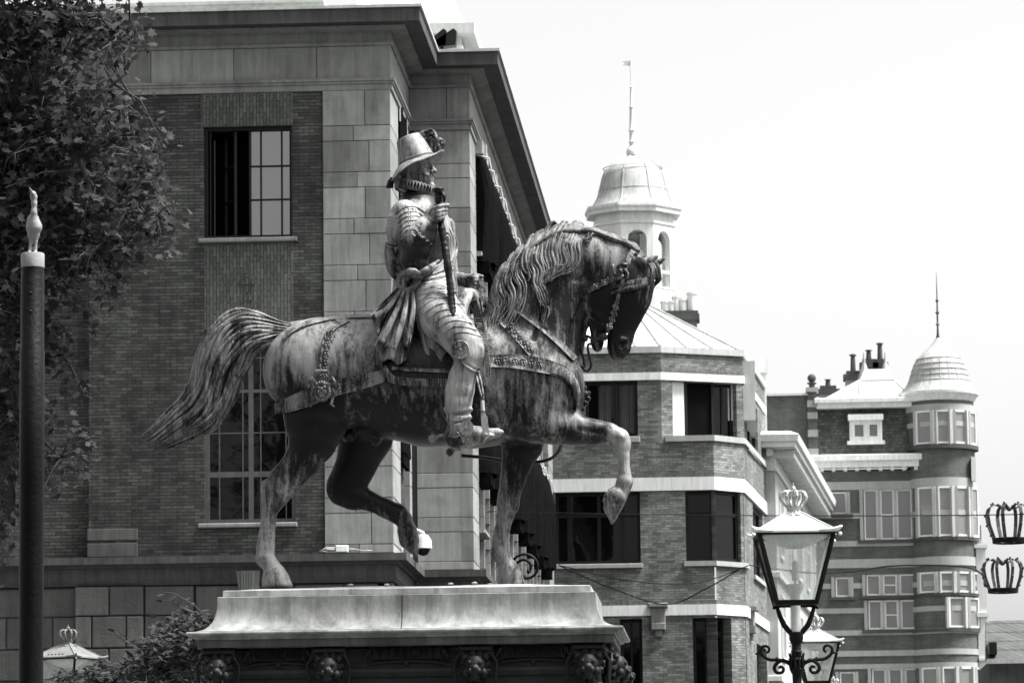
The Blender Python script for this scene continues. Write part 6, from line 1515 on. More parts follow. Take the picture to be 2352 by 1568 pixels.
# gently domed top sheet
nx_, ny_ = 30, 10; vs = []; fs = []; top0 = z1 + .008; crest = zped
for i in range(nx_ + 1):
    for j in range(ny_ + 1):
        u, v = i / nx_, j / ny_; h = min(u, 1 - u) * 6; h2 = min(v, 1 - v) * 3.2; t = min(1, h, h2)
        vs.append((xl + .01 + (xr - xl - .02) * u, YPF + .01 + (dep - .02) * v, top0 + (crest - top0) * t + .004 * math.sin(u * 17 + v * 5) * t))
for i in range(nx_):
    for j in range(ny_): a = i * (ny_ + 1) + j; fs.append((a, a + ny_ + 1, a + ny_ + 2, a + 1))
B.add(vs, fs)
for (px_, w) in ((805, .25), (1035, .2), (1085, -.2), (1090, .25), (1425 - 300, .1)): v = PW(px_, 1342, w); B.ball((v.x, v.y, zped + .006), .022, 8, (1, 1, .45))
B.ball((X(880, 1345, YPF), YPF + .3, zped + .006), .022, 8, (1, 1, .5))
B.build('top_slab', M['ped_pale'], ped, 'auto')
# bronze ground plates under the standing hooves
# flaring cove
cv = []; ztop, zbot = z3, zs_(1441, YPF - .27); out = X(512, 1355, YPF) - X(428, 1441, YPF - .27)
for k in range(11):
    t = k / 10; cv.append((.035 + (out - .06) * (1 - math.cos(t * math.pi / 2)) ** 1.25, ztop - (ztop - zbot) * (math.sin(t * math.pi / 2)) ** .9))
prof = [(-.02, ztop + .004), (.03, ztop + .004)] + cv
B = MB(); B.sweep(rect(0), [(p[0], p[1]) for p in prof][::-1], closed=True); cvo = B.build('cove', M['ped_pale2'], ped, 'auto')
jx = X(925, 1400, YPF) - (xl + xr) / 2
B = MB(); Fj = AX(YPF)
for k_j in range(len(cv) - 1): B.tube([Fj(jx + (xl + xr) / 2, cv[k_j][0] + .0, cv[k_j][1]), Fj(jx + (xl + xr) / 2, cv[k_j + 1][0] + .0, cv[k_j + 1][1])], .004, 4)
B.build('cove_joint', M['ped_dark'], ped)
o = out; zr0 = zs_(1443, YPF - o); zr1 = zs_(1452, YPF - o); zr2 = zs_(1461, YPF - o); zr3 = zs_(1478, YPF - o + .03); 
B = MB(); r_ = (zr0 - zr1) / 2; c_ = (zr0 + zr1) / 2
pr = [(o - .08, zr0)] + [(o - .005 + r_ * math.sin(t), c_ + r_ * math.cos(t)) for t in [math.pi * k / 8 for k in range(9)]] + [(o - .03, zr1), (o - .035, zr1 - .012), (o - .055, zr2 + .012), (o - .06, zr2)]
B.sweep(rect(0), pr[::-1], closed=True); B.build('torus_moulding', M['ped_pale2'], ped, 'auto')
B = MB(); B.sweep(rect(0), [(-.2, zr3 - .006), (o - .06, zr3 - .006), (o - .065, zr3), (o - .065, zr2 - .003), (-.1, zr2 - .003)], closed=True); B.build('cornice_slab', M['ped_mid'], ped)
# body under the cornice
zb0 = zs_(1610, YPF - .02); body = -.03; F = AX(YPF - body)
zfr = zs_(1524); 
B = MB(); B.sweep(rect(0), [(-.2, zfr + .0), (.02, zfr), (.03, zr3 - .02), (-.2, zr3 - .02)], closed=True)
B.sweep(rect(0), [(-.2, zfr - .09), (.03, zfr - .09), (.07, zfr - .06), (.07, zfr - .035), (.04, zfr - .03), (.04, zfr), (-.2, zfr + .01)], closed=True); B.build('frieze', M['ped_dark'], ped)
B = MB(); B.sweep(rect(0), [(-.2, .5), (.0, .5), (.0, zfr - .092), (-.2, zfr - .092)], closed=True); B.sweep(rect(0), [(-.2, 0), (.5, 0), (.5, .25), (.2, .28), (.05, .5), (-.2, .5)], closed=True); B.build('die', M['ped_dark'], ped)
# lion consoles
def console(F, u, zt, zb, parent):
    mb = MB(); h = zt - zb
    mb.bbox(F, u - .12, u + .12, .0, .13, zt - .05, zt, .015); mb.bbox(F, u - .10, u + .10, .0, .09, zb + .1, zt - .05, .02)
    c = F(u, .15, zt - .15); n = F.n; s = F.u
    def E(du, dn, dz_, r, sc=(1, 1, 1)): mb.ball(c + s * du + n * dn + Vector((0, 0, dz_)), r, 10, sc)
    E(0, 0, 0, .085); E(0, .055, -.035, .05); E(0, .09, -.02, .022); E(0, .06, -.075, .035)
    for sg in (-1, 1): E(sg * .035, .06, .02, .02); E(sg * .075, .0, .06, .026); E(sg * .03, .085, -.04, .022); E(sg * .06, .03, -.05, .035)
    for k in range(12):
        a = 2 * math.pi * k / 12; mb.tube([c + s * (.06 * math.cos(a)) + Vector((0, 0, .06 * math.sin(a))), c + s * (.10 * math.cos(a + .2)) - n * .02 + Vector((0, 0, .10 * math.sin(a + .2))), c + s * (.115 * math.cos(a)) - n * .05 + Vector((0, 0, .12 * math.sin(a)))], [.022, .02, .008], 6)
    for sg in (-1, 1):
        mb.tube([F(u + sg * .11, .12, zt - .06), F(u + sg * .15, .12, zt - .12), F(u + sg * .14, .10, zt - .24), F(u + sg * .15, .08, zt - .30)], [.012, .012, .014, .02], 6)
        mb.lathe(F(u + sg * .10, .08, zb + .07), [(.0, -.045), (.03, -.03), (.04, 0), (.03, .03), (0, .045)], 10)
    mb.tube([F(u - .1, .09, zb + .05), F(u + .1, .09, zb + .05)], .035, 10)
    mb.build('lion_console', M['ped_carve'], parent, 'auto')
    mb = MB(); zz = zb - .08; rg = random.Random(int(u * 100))
    for k in range(34):
        t = k / 33; r = .07 * math.sin(min(1, t * 1.5 + .1) * 1.4) * (1.1 - t * .3) + .01; a = rg.uniform(0, math.pi); mb.ball(F(u + math.cos(a) * r, .05 + math.sin(a) * r * .8, zz - t * .5), rg.uniform(.018, .032), 7)
    mb.tube([F(u, .05, zb - .01), F(u, .06, zz + .02)], [.014, .02], 6); mb.build('fruit_swag', M['ped_carve'], parent, True)
Fp = AX(YPF - .02); zt_c, zb_c = zr3 - .012, zs_(1526)
for px_ in (505, 758, 1094, 1352): console(Fp, X(px_, 1490, YPF - .02) , zt_c, zb_c, ped)
Fr_ = Fr((xr + .02, YPF, 0), (0, 1, 0)); console(Fr_, .13, zt_c, zb_c, ped); console(Fr_, dep - .13, zt_c, zb_c, ped)
# inscribed name panels
def panel(pa, pb, text, fsx=.125):
    ua, ub = X(pa, 1495, YPF - .05), X(pb, 1495, YPF - .05); za, zb2 = zs_(1488), zs_(1512); um = (ua + ub) / 2; Fq = AX(YPF)
    mb = MB(); mb.bbox(Fq, ua, ub, .02, .05, zb2 - .01, za + .01, .006)
    for z, sgn in ((za + .02, 1), (zb2 - .02, -1)):
        mb.tube([Fq(ua - .02, .05, z + sgn * .02), Fq(ua + .05, .06, z + sgn * .008), Fq(um, .06, z - sgn * .004), Fq(ub - .05, .06, z + sgn * .008), Fq(ub + .02, .05, z + sgn * .02)], .009, 6); mb.ball(Fq(um, .06, z + sgn * .012), .022, 8)
    for u, sg in ((ua, -1), (ub, 1)):
        mb.tube([Fq(u, .055, za + .02), Fq(u + sg * .012, .06, (za + zb2) / 2), Fq(u, .055, zb2 - .02)], .009, 6)
        mb.tube([Fq(u + sg * (.02 + .03 * t), .06, za - .01 - .06 * t) for t in (0, .5, 1)], [.02, .014, .018], 6)
    po = mb.build('name_panel', M['ped_carve'], ped, 'auto')
    cu = bpy.data.curves.new('t', 'FONT'); cu.body = text; cu.size = fsx; cu.align_x = 'CENTER'; cu.align_y = 'CENTER'; cu.extrude = .006; cu.space_character = 1.15
    tmp = bpy.data.objects.new('t', cu); COL.objects.link(tmp); bpy.context.view_layer.update()
    me = bpy.data.meshes.new_from_object(tmp.evaluated_get(bpy.context.evaluated_depsgraph_get())); bpy.data.objects.remove(tmp); bpy.data.curves.remove(cu)
    w = max(v.co.x for v in me.vertices) - min(v.co.x for v in me.vertices); sx = min(1.35, (ub - ua) * .86 / w)
    me.transform(Matrix.Translation(Fq(um, .056, (za + zb2) / 2)) @ Matrix.Rotation(math.pi / 2, 4, 'X') @ Matrix.Diagonal((sx, .95, 1, 1)))
    link('lettering', me, M['ped_letter'], po)
panel(576, 702, 'GELDERLAND', .10); panel(853, 1014, 'VTRECHT', .105); panel(1154, 1295, 'GRONINGEN', .10)
# ================================================================== STREET LANTERNS
def dustglass(name, g=.5, fac=.35):
    m_ = bpy.data.materials.new(name); m_.use_nodes = True; nt = m_.node_tree; nt.nodes.clear(); N = NT(nt)
    out = nt.nodes.new('ShaderNodeOutputMaterial'); tr = nt.nodes.new('ShaderNodeBsdfTransparent'); tr.inputs[0].default_value = grey(.93)
    pb = nt.nodes.new('ShaderNodeBsdfPrincipled'); pb.inputs['Base Color'].default_value = grey(g); pb.inputs['Roughness'].default_value = .25
    df = nt.nodes.new('ShaderNodeBsdfTranslucent'); df.inputs[0].default_value = grey(.8); m1 = nt.nodes.new('ShaderNodeMixShader'); m1.inputs[0].default_value = .5
    m2 = nt.nodes.new('ShaderNodeMixShader'); nt.links.new(pb.outputs[0], m1.inputs[1]); nt.links.new(df.outputs[0], m1.inputs[2])
    p = N.pos((1, 1, .6)); f = N.math('MULTIPLY', N.noise(p, 9, 6, .65, .6), fac * 2); nt.links.new(f, m2.inputs[0])
    nt.links.new(tr.outputs[0], m2.inputs[1]); nt.links.new(m1.outputs[0], m2.inputs[2]); nt.links.new(m2.outputs[0], out.inputs[0]); return m_
M['lampglass'] = dustglass('dusty_lantern_glass')
M['gold'] = stuffmat('gilt_crown', .42, .3, 12, .28, .2, 50, metal=.7)
M['vignetted_zinc'] = stuffmat('vignetted_lantern_sheet', .16, .3, 4, .6, .2, 30, .3)  # darker copy of the lantern sheet, vignette darkening put into the colour
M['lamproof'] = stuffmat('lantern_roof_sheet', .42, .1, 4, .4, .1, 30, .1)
KL = .000864
def crown(mb, mbb, c, r, h, n=8, tube=.10, base=True):
    """open crown: band plus bowed arches meeting in a knob"""
    c = Vector(c)
    for k in range(n):
        a = 2 * math.pi * k / n + .2; d = Vector((math.cos(a), math.sin(a), 0))
        prof = [(.52, 0), (.72, .12), (.93, .38), (1.0, .62), (.92, .86), (.68, .99), (.40, .98), (.16, .88), (.05, .8)]
        mb.tube([c + d * (p * r) + Vector((0, 0, q * h)) for p, q in prof], [r * tube * x for x in (.9, 1, 1.1, 1.15, 1.1, 1, .9, .8, .7)], 6)
        for p, q in prof[2:6]: mb.ball(c + d * (p * r * 1.08) + Vector((0, 0, q * h)), r * tube * .7, 6)
    mbb.lathe(c, [(r * .48, .02 * h), (r * .60, .03 * h), (r * .62, -.06 * h), (r * .50, -.08 * h), (r * .47, -.05 * h)], 20)
def lantern(label, group):
    t = empty('street_lantern', (0, 0, 0), label, 'street lantern', group); L = lambda zx, zy_: ((zx) * KL, 3.96 + (440 - zy_) * KL)
    F = Fr((0, 0, 0), (1, 0, 0)); zz = lambda y: L(0, y)[1]; w_t, w_b = 278 * KL, 148 * KL; zt, zb_ = zz(452), zz(968)
    # roof
    mb = MB(); e = 300 * KL; q_ = 52 * KL
    vs = [(-e, -e, zz(440)), (e, -e, zz(440)), (e, e, zz(440)), (-e, e, zz(440)), (-q_, -q_, zz(282)), (q_, -q_, zz(282)), (q_, q_, zz(282)), (-q_, q_, zz(282))]
    vs += [(x, y, z - .012 if i < 4 else z - .004) for i, (x, y, z) in enumerate(vs)]
    mb.add(vs, [(0, 1, 5, 4), (1, 2, 6, 5), (2, 3, 7, 6), (3, 0, 4, 7), (4, 5, 6, 7), (8, 12, 13, 9), (9, 13, 14, 10), (10, 14, 15, 11), (11, 15, 12, 8), (0, 8, 9, 1), (1, 9, 10, 2), (2, 10, 11, 3), (3, 11, 8, 0)])
    for sx, sy in ((-1, -1), (1, -1), (1, 1), (-1, 1)): mb.tube([(sx * e, sy * e, zz(438)), (sx * q_, sy * q_, zz(280))], .006, 6)
    ro = mb.build('roof', M['lamproof'], t)
    mb = MB()
    for sx, sy in ((-1, -1), (1, -1), (1, 1), (-1, 1)):
        for dx, dy in ((1, 0), (0, 1)):
            mb.tube([Vector((sx * e * 1.12, sy * e * 1.12, zz(414))), Vector((sx * e * 1.03, sy * e * 1.03, zz(430))), Vector((sx * (e - .05 * dx), sy * (e - .05 * dy), zz(436))), Vector((sx * (e - .11 * dx), sy * (e - .11 * dy), zz(437)))], [.008, .014, .011, .004], 8)
        mb.ball((sx * e * 1.08, sy * e * 1.08, zz(470)), .013, 8)
    mb.build('corner_leaf', M['white'], ro, True)
    mb = MB(); mbb = MB(); crown(mb, mbb, (0, 0, zz(232)), 100 * KL, 112 * KL, 8, .13); mb.ball((0, 0, zz(100)), 22 * KL, 12); mb.lathe((0, 0, zz(82)), [(7 * KL, 0), (5 * KL, .01), (3 * KL, .022), (0, .026)], 8)
    cr = mb.build('crown', M['gold'], t, True); mbb.build('crown_band', M['gold'], cr, 'auto')
    mb = MB(); mb.lathe((0, 0, 0), [(54 * KL, zz(285)), (50 * KL, zz(270)), (56 * KL, zz(240)), (0, zz(238))], 20)
    for k in range(8):
        a = math.pi / 4 * k + math.pi / 8; d = Vector((math.cos(a), math.sin(a), 0)); u = Vector((-d.y, d.x, 0)); o = .006
        def pr_(r, s): 
            z = zz(280) - (r - 52 * KL) * (158 / 248) * (1 / max(abs(d.x), abs(d.y))) ** -0 * .95 + o; return d * r + u * s + Vector((0, 0, z))
        mb.add([pr_(52 * KL, -.014), pr_(52 * KL, .014), pr_(95 * KL, .026), pr_(112 * KL, .0), pr_(95 * KL, -.026)], [(0, 1, 2, 3, 4)])
    mb.build('crown_collar', M['zinc'], t, 'auto')
    # frame
    mb = MB(); b_ = .013
    for z, w, h in ((zt, w_t, .014), (zb_, w_b, .016)):
        for sx in (-1, 1):
            mb.box(F, -w - b_, w + b_, sx * w - b_, sx * w + b_, z - h, z + h); mb.box(F, sx * w - b_ + .0, sx * w + b_, -w + b_, w - b_, z - h, z + h)
    for sx, sy in ((-1, -1), (1, -1), (1, 1), (-1, 1)): mb.tube([(sx * w_t * 1.02, sy * w_t * 1.02, zt + .01), (sx * w_b, sy * w_b, zb_)], .0155, 4)
    mb.build('frame', M['iron'], t)
    mb = MB(); i_ = .012
    for sx, sy in ((0, -1), (1, 0), (0, 1), (-1, 0)):
        def c_(w, s, z): return (sx * (w - i_) + (-sy) * s * w, sy * (w - i_) + sx * s * w, z)
        mb.add([c_(w_b, -1, zb_), c_(w_b, 1, zb_), c_(w_t, 1, zt), c_(w_t, -1, zt)], [(0, 1, 2, 3)])
    mb.build('glass', M['lampglass'], t)
    mb = MB(); n = 48; prof = [(250, 462), (230, 478), (180, 500), (120, 530), (60, 548), (0, 552)]
    vs = []; fs = []
    for r, z in prof:
        for k in range(n): th = 2 * math.pi * k / n; rr = r * KL * (1 + .03 * math.cos(24 * th)); vs.append((rr * math.cos(th), rr * math.sin(th), zz(z) + .004 * math.cos(24 * th)))
    for i in range(len(prof) - 1):
        for k in range(n): k2 = (k + 1) % n; fs.append((i * n + k, (i + 1) * n + k, (i + 1) * n + k2, i * n + k2))
    mb.add(vs, fs); mb.build('reflector', M['white'], t, 'auto')
    mb = MB(); mb.lathe((0, 0, 0), [(35 * KL, zz(960)), (38 * KL, zz(895)), (62 * KL, zz(860)), (64 * KL, zz(822)), (10 * KL, zz(822)), (8 * KL, zz(790)), (0, zz(788))], 20); mb.lathe((0, 0, 0), [(.0, zz(640)), (22 * KL, zz(660)), (24 * KL, zz(790)), (.0, zz(800))], 14)
    mb.lathe((0, 0, 0), [(34 * KL, zz(1180)), (36 * KL, zz(985)), (0, zz(985))], 18); mb.build('lamp_holder', M['offwhite'], t, 'auto')
    # yoke, post, ladder arms
    mb = MB()
    for sx, sy in ((-1, 0), (1, 0), (0, -1), (0, 1)) if False else ((-1, 0), (1, 0)):
        mb.tube([(sx * 142 * KL, 0, zz(985)), (sx * 120 * KL, 0, zz(1060)), (sx * 90 * KL, 0, zz(1130)), (sx * 40 * KL, 0, zz(1190)), (0, 0, zz(1205))], [.012, .016, .018, .018, .016], 8)
        mb.tube([(sx * 118 * KL, 0, zz(992)), (sx * 150 * KL, 0, zz(990)), (sx * 160 * KL, 0, zz(1002))], [.008, .009, .007], 6); mb.ball((sx * 162 * KL, 0, zz(998)), .012, 8)
    mb.build('yoke', M['iron'], t, True)
    mb = MB(); pp = [(20, 1175), (52, 1190), (54, 1230), (45, 1262), (36, 1270), (36, 1320), (42, 1330), (38, 1345), (34, 1375), (46, 1390), (40, 1410), (38, 1440), (50, 1460), (48, 1480), (36, 1500), (34, 1560), (40, 1580), (36, 1600)]
    mb.lathe((0, 0, 0), [(r * KL, zz(y)) for y, r in [(b, a) for a, b in pp]] + [(.034, 2.6), (.05, 2.55), (.045, 2.4), (.05, 1.2), (.09, 1.1), (.085, .9), (.12, .2), (.16, .12), (.16, -1)], 20)
    for k in range(10):
        a = k * math.pi / 5; d = Vector((math.cos(a), math.sin(a), 0)); mb.tube([d * .038 + Vector((0, 0, zz(1470))), d * .046 + Vector((0, 0, zz(1420))), d * .040 + Vector((0, 0, zz(1385))), d * .052 + Vector((0, 0, zz(1340)))], [.008, .009, .007, .003], 6)
    mb.build('post', M['iron'], t, 'auto')
    for sx in (-1, 1):
        mb = MB(); g = lambda x, y: (sx * x * KL, 0, zz(y))
        S = [g(*p) for p in smooth_path([(20, 1450), (70, 1410), (140, 1390), (200, 1388), (245, 1365), (268, 1330), (262, 1295), (232, 1285), (208, 1300), (210, 1325), (226, 1335)], 40)]; mb.tube(S, [.0125 * (1 - .35 * i / 39) for i in range(40)], 8)
        S = [g(*p) for p in smooth_path([(60, 1410), (110, 1395), (155, 1420), (170, 1455), (150, 1485), (115, 1485), (100, 1460), (118, 1440), (136, 1452)], 34)]; mb.tube(S, [.013 * (1 - .3 * i / 33) for i in range(34)], 8)
        mb.tube([g(262, 1345), g(285, 1338), g(300, 1345)], [.008, .009, .006], 6); mb.ball(g(300, 1342), .009, 8); mb.tube([g(140, 1390), g(148, 1372), g(160, 1380)], [.006, .008, .004], 6); mb.ball(g(100, 1392), .013, 8); mb.tube([g(60, 1390), g(40, 1384), g(28, 1390)], [.008, .010, .005], 6)
        mb.build('ladder_arm', M['iron'], t, True)
    return t
def put_lamp(t, px, y_eave, Y, rz=0.0):
    p = P(px, y_eave, Y); t.location = (p.x, Y, p.z - 3.96); t.rotation_euler = (0, 0, rz)
gl = 'crowned street lanterns'
lamp = lantern('nearest black street lantern with a gilt crown and dusty glass right of the statue', gl); put_lamp(lamp, 1824, 1225, 27.0, math.radians(3))
l2 = copy_tree(lamp); l2['label'] = 'smaller crowned lantern partly hidden right behind the nearest one'; put_lamp(l2, 1875, 1474, 47.0, math.radians(3))
l3 = copy_tree(lamp); l3['label'] = 'farthest lantern showing only its crown tip at the bottom edge'; put_lamp(l3, 1915, 1597, 68.0)
l4 = copy_tree(lamp); l4['label'] = 'vignetted crowned lantern at lower left with round vent holes in its roof'; put_lamp(l4, 156, 1510, 41.0, math.radians(-24))
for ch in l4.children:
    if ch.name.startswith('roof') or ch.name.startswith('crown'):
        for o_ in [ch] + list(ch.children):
            o_.data = o_.data.copy(); o_.data.materials.clear(); o_.data.materials.append(M['vignetted_zinc'])
mb = MB()
for k in range(-2, 3): 
    zc = 3.96 + (440 - 412) * KL; yv = -(300 - (300 - 52) * (28 / 158)) * KL - .002; mb.ball((k * .042, yv, zc), .011, 8, (1, .45, .8))
vh = mb.build('vent_hole', M['iron']); vh.parent = l4
# ================================================================== HANGING CROWNS AND CABLES
def hcrown(px, pyb, Y, r, label):
    c = P(px, pyb, Y); t = empty('crown_ornament', c, label, 'crown ornament', 'illuminated crowns hung over the street')
    mb = MB(); n = 8; h = r * 1.55
    for k in range(n):
        a = 2 * math.pi * k / n + .45; d = Vector((math.cos(a), math.sin(a), 0)); u = Vector((-d.y, d.x, 0))
        prof = [(.68, .05), (.78, .25), (.93, .55), (1.0, .85), (.92, 1.05), (.72, 1.16), (.48, 1.13), (.25, 1.02)]; vs = []; fs = []
        for p, q_ in prof:
            for s in (-.07, .07):
                for e in (0, .05): vs.append(c + d * ((p - e) * r) + u * (s * r) + Vector((0, 0, q_ * h * .86)))
        for i in range(len(prof) - 1):
            b_ = i * 4
            for x, y in ((0, 2), (2, 3), (3, 1), (1, 0)): fs.append((b_ + x, b_ + y, b_ + 4 + y, b_ + 4 + x))
        mb.add(vs, fs)
    mb.build('arch', M['iron2'], t)
    mb = MB(); mb.lathe(c, [(r * .70, 0), (r * .72, h * .13), (r * .66, h * .13), (r * .64, 0), (r * .70, 0)], 28); mb.build('band', M['iron'], t, 'auto')
    mb = MB()
    for k in range(n):
        a = 2 * math.pi * k / n + .45; d = Vector((math.cos(a), math.sin(a), 0))
        for p, q_ in ((.80, .25), (.95, .55), (1.02, .85), (.74, 1.19), (.5, 1.16)): mb.ball(c + d * (p * r) + Vector((0, 0, q_ * h * .86)), .018, 6)
    mb.ball(c + Vector((0, 0, h * .9)), .04, 8); mb.build('bulb', M['iron2'], t, True); return c, h
M['iron2'] = stuffmat('dull_steel', .05, .3, 5, .4, .2, 30, metal=.3)
c1, h1 = hcrown(2320, 1247, 60, .36, 'upper dark metal crown hanging at the right edge'); c2, h2 = hcrown(2304, 1361, 60, .31, 'lower dark metal crown hanging at the right edge')
def cable(pts, r, label, grp='span cables over the street'):
    S = smooth_path([tuple(P(*p)) for p in pts], 40); mb = MB(); mb.tube([Vector(s) for s in S], r, 5); o = mb.build('cable', M['iron'], None, True); return tag(o, label, 'cable', grp)
cable([(1122, 1174, 84), (1500, 1181, 76), (1900, 1184, 67), (2262, 1182, 60), (2420, 1178, 59)], .008, 'long thin span cable running level from the palace to the upper hanging crown')
cable([(1283, 1297, 111), (1400, 1348, 112.5), (1528, 1387, 115), (1620, 1352, 115.3), (1706, 1302, 115.5)], .02, 'deeply sagging cable fixed to the stone console of the brown brick building')
cable([(1283, 1297, 110), (1430, 1330, 112), (1560, 1341, 113), (1640, 1328, 114), (1722, 1297, 114)], .015, 'shallower sagging cable just above the deepest one on the brown building')
cable([(1722, 1297, 114), (1850, 1314, 95), (1958, 1312, 82), (2047, 1299, 75), (2194, 1299, 66), (2252, 1315, 62), (2262, 1345, 60)], .016, 'wavy cable crossing the striped mansion towards the lower hanging crown')
# ================================================================== POLE WITH STORK
M['pole_cap'] = stuffmat('pole_cap_paint', .24, .2, 14, .6, .3, 60, .2)
YP = 20.0; pc = P(75, 600, YP); xs_p = pc.x
pole = empty('stork_pole', (xs_p, YP, 0), 'tall black post at the left edge topped by a pale stork figure', 'pole')
zp = lambda y: Z(75, y, YP)
mb = MB(); rP = .0575; mb.lathe((xs_p, YP, 0), [(rP * 1.25, 0), (rP * 1.2, 1), (rP * 1.04, 1.1), (rP * 1.04, zp(1104)), (rP * 1.06, zp(1102)), (rP * 1.06, zp(805)), (rP, zp(802)), (rP, zp(640)), (rP * .97, zp(638)), (rP * .97, zp(612))], 28)
for yy in (676, 718): mb.ball((xs_p + .0, YP - rP, zp(yy)), .009, 8)
mb.build('shaft', M['iron'], pole, 'auto')
mb = MB(); mb.lathe((xs_p, YP, 0), [(rP * 1.0, zp(615)), (rP * 1.01, zp(613)), (rP * 1.01, zp(585)), (rP * .95, zp(582)), (0, zp(581.5))], 28); mb.build('cap', M['pole_cap'], pole, 'auto')
SV = Vox((xs_p - .11, -.12, zp(582) - .01), (xs_p + .11, .12, zp(425)), .0042)
def sv(px, py, w, r, q_=None): v = P(px, py, YP); return ((v.x, w, v.z), r, q_ or r)
def svc(*p, k=.012):
    p = [sv(*x) for x in p]
    for a_, b_ in zip(p[:-1], p[1:]): SV.cone(*a_, *b_, k)
svc((76, 505, .0, .030), (78, 522, .0, .038), (76, 540, -.01, .026), (74, 552, -.03, .014)); svc((79, 512, .02, .022), (80, 490, .03, .014), (81, 470, .03, .012), (80, 455, .03, .015), (79, 448, .04, .014)); svc((79, 450, .045, .010), (77, 444, .085, .006), (76, 438, .11, .002), k=.005)
for x, xx in ((71, 68), (82, 81)): svc((x + 1, 540, 0, .016), (x, 556, .0, .008), (xx, 581, .0, .009), k=.008); svc((xx, 580, .0, .009), (xx + 1, 581, .03, .006), k=.004)
# vox uses statue plane; shift depth to the pole
vo = SV.build('stork_figure', M['pole_cap'], None); vo.data.transform(Matrix.Translation((0, YP - YST, 0))); vo.data.transform(Matrix.Translation(-ORG[pole.name])); vo.parent = pole
# ================================================================== PLANE TREE
def leafmat(name, lo, hi, tr=.3, rough=.5):
    m_ = bpy.data.materials.new(name); m_.use_nodes = True; nt = m_.node_tree; nt.nodes.clear(); N = NT(nt)
    out = nt.nodes.new('ShaderNodeOutputMaterial'); pb = nt.nodes.new('ShaderNodeBsdfPrincipled'); pb.inputs['Roughness'].default_value = rough; pb.inputs['Specular IOR Level'].default_value = .12
    tl_ = nt.nodes.new('ShaderNodeBsdfTranslucent'); mx = nt.nodes.new('ShaderNodeMixShader'); mx.inputs[0].default_value = tr
    p = N.pos(); col = N.ramp(N.noise(p, 5, 4, .7), [(.3, lo), (.7, hi)]); col = N.mul(col, N.tone())
    nt.links.new(col, pb.inputs['Base Color']); nt.links.new(col, tl_.inputs[0]); nt.links.new(pb.outputs[0], mx.inputs[1]); nt.links.new(tl_.outputs[0], mx.inputs[2]); nt.links.new(mx.outputs[0], out.inputs[0]); return m_
M['leaf'] = leafmat('plane_leaf', .015, .05, .35, .7); M['leaf2'] = leafmat('shrub_leaf', .012, .045, .25, .7); M['bark'] = stuffmat('bark', .05, .4, 8, .9, .8, 30)
def leaves(name, centres, outline, size, mat, parent, seed=1, droop=.5):
    """numpy scatter of folded polygon leaves"""
    rs = np.random.RandomState(seed); n = len(centres); o = np.array(outline, float); m_ = len(o)
    th = rs.uniform(0, 2 * np.pi, n); d = np.stack([np.cos(th), np.sin(th) * .9, rs.normal(-droop, .45, n)], 1); d /= np.linalg.norm(d, axis=1)[:, None]
    up = np.stack([rs.normal(0, .55, n), rs.normal(-.45, .5, n), np.abs(rs.normal(.8, .35, n))], 1); s = np.cross(d, up); s /= np.linalg.norm(s, axis=1)[:, None]; nn = np.cross(s, d)
    sz = size * rs.uniform(.55, 1.25, n)
    V = np.zeros((n, m_ + 1, 3)); c = np.array(centres)
    bend = rs.uniform(-.15, .5, n)
    for i in range(m_):
        u, v = o[i]; z = abs(u) * bend * .8 - v * v * .25 * np.abs(bend)
        V[:, i] = c + (s * u + d * v) * sz[:, None] + nn * (z * sz)[:, None]
    V[:, m_] = c + d * (.35 * sz)[:, None]
    me = bpy.data.meshes.new(name); me.vertices.add(n * (m_ + 1)); me.vertices.foreach_set('co', V.astype(np.float32).ravel())
    tri = np.array([(m_, i, (i + 1) % m_) for i in range(m_)]); T_ = (tri[None] + (np.arange(n) * (m_ + 1))[:, None, None]).reshape(-1)
    me.loops.add(len(T_)); me.loops.foreach_set('vertex_index', T_.astype(np.int32)); q_ = n * m_
    me.polygons.add(q_); me.polygons.foreach_set('loop_start', np.arange(0, q_ * 3, 3, dtype=np.int32)); me.polygons.foreach_set('loop_total', np.full(q_, 3, np.int32)); me.update(calc_edges=True)
    at = me.color_attributes.new('tone', 'FLOAT_COLOR', 'POINT'); t_ = np.repeat(rs.uniform(.6, 1.6, n), m_ + 1); at.data.foreach_set('color', np.stack([t_, t_, t_, np.ones_like(t_)], 1).astype(np.float32).ravel())
    return link(name, me, mat, parent)
maple = [(0, 0), (.22, -.10), (.30, .10), (.62, .12), (.40, .34), (.58, .66), (.24, .58), (.0, 1.0), (-.24, .58), (-.58, .66), (-.40, .34), (-.62, .12), (-.30, .10), (-.22, -.10)]
YTR = 50.0
edge = [(-300, 300), (0, 300), (60, 350), (130, 310), (200, 350), (250, 330), (300, 395), (360, 370), (420, 395), (480, 420), (530, 435), (560, 350), (620, 330), (700, 285), (760, 250), (830, 250), (900, 205), (960, 255), (1010, 240), (1080, 205), (1120, 150), (1160, 50), (1230, 25), (1300, 25), (1400, -60)]
def ex(y): return float(np.interp(y, [e[0] for e in edge], [e[1] for e in edge]))
tree = empty('plane_tree', (P(-420, 1500, YTR).x, YTR, 0), 'leafy plane tree reaching in from the left with lobed leaves and dark twigs', 'tree')
rg = random.Random(21); TB = P(-420, 1500, YTR); nodes = []; mb = MB()
def limb_(pts, r0, r1, n=24):
    S = smooth_path([tuple(P(*p)) for p in pts], n); S = [Vector(s) for s in S]; mb.tube(S, [r0 + (r1 - r0) * i / (n - 1) for i in range(n)], 8); nodes.extend((s, r0 + (r1 - r0) * i / (n - 1)) for i, s in enumerate(S) if i > n // 4); return S
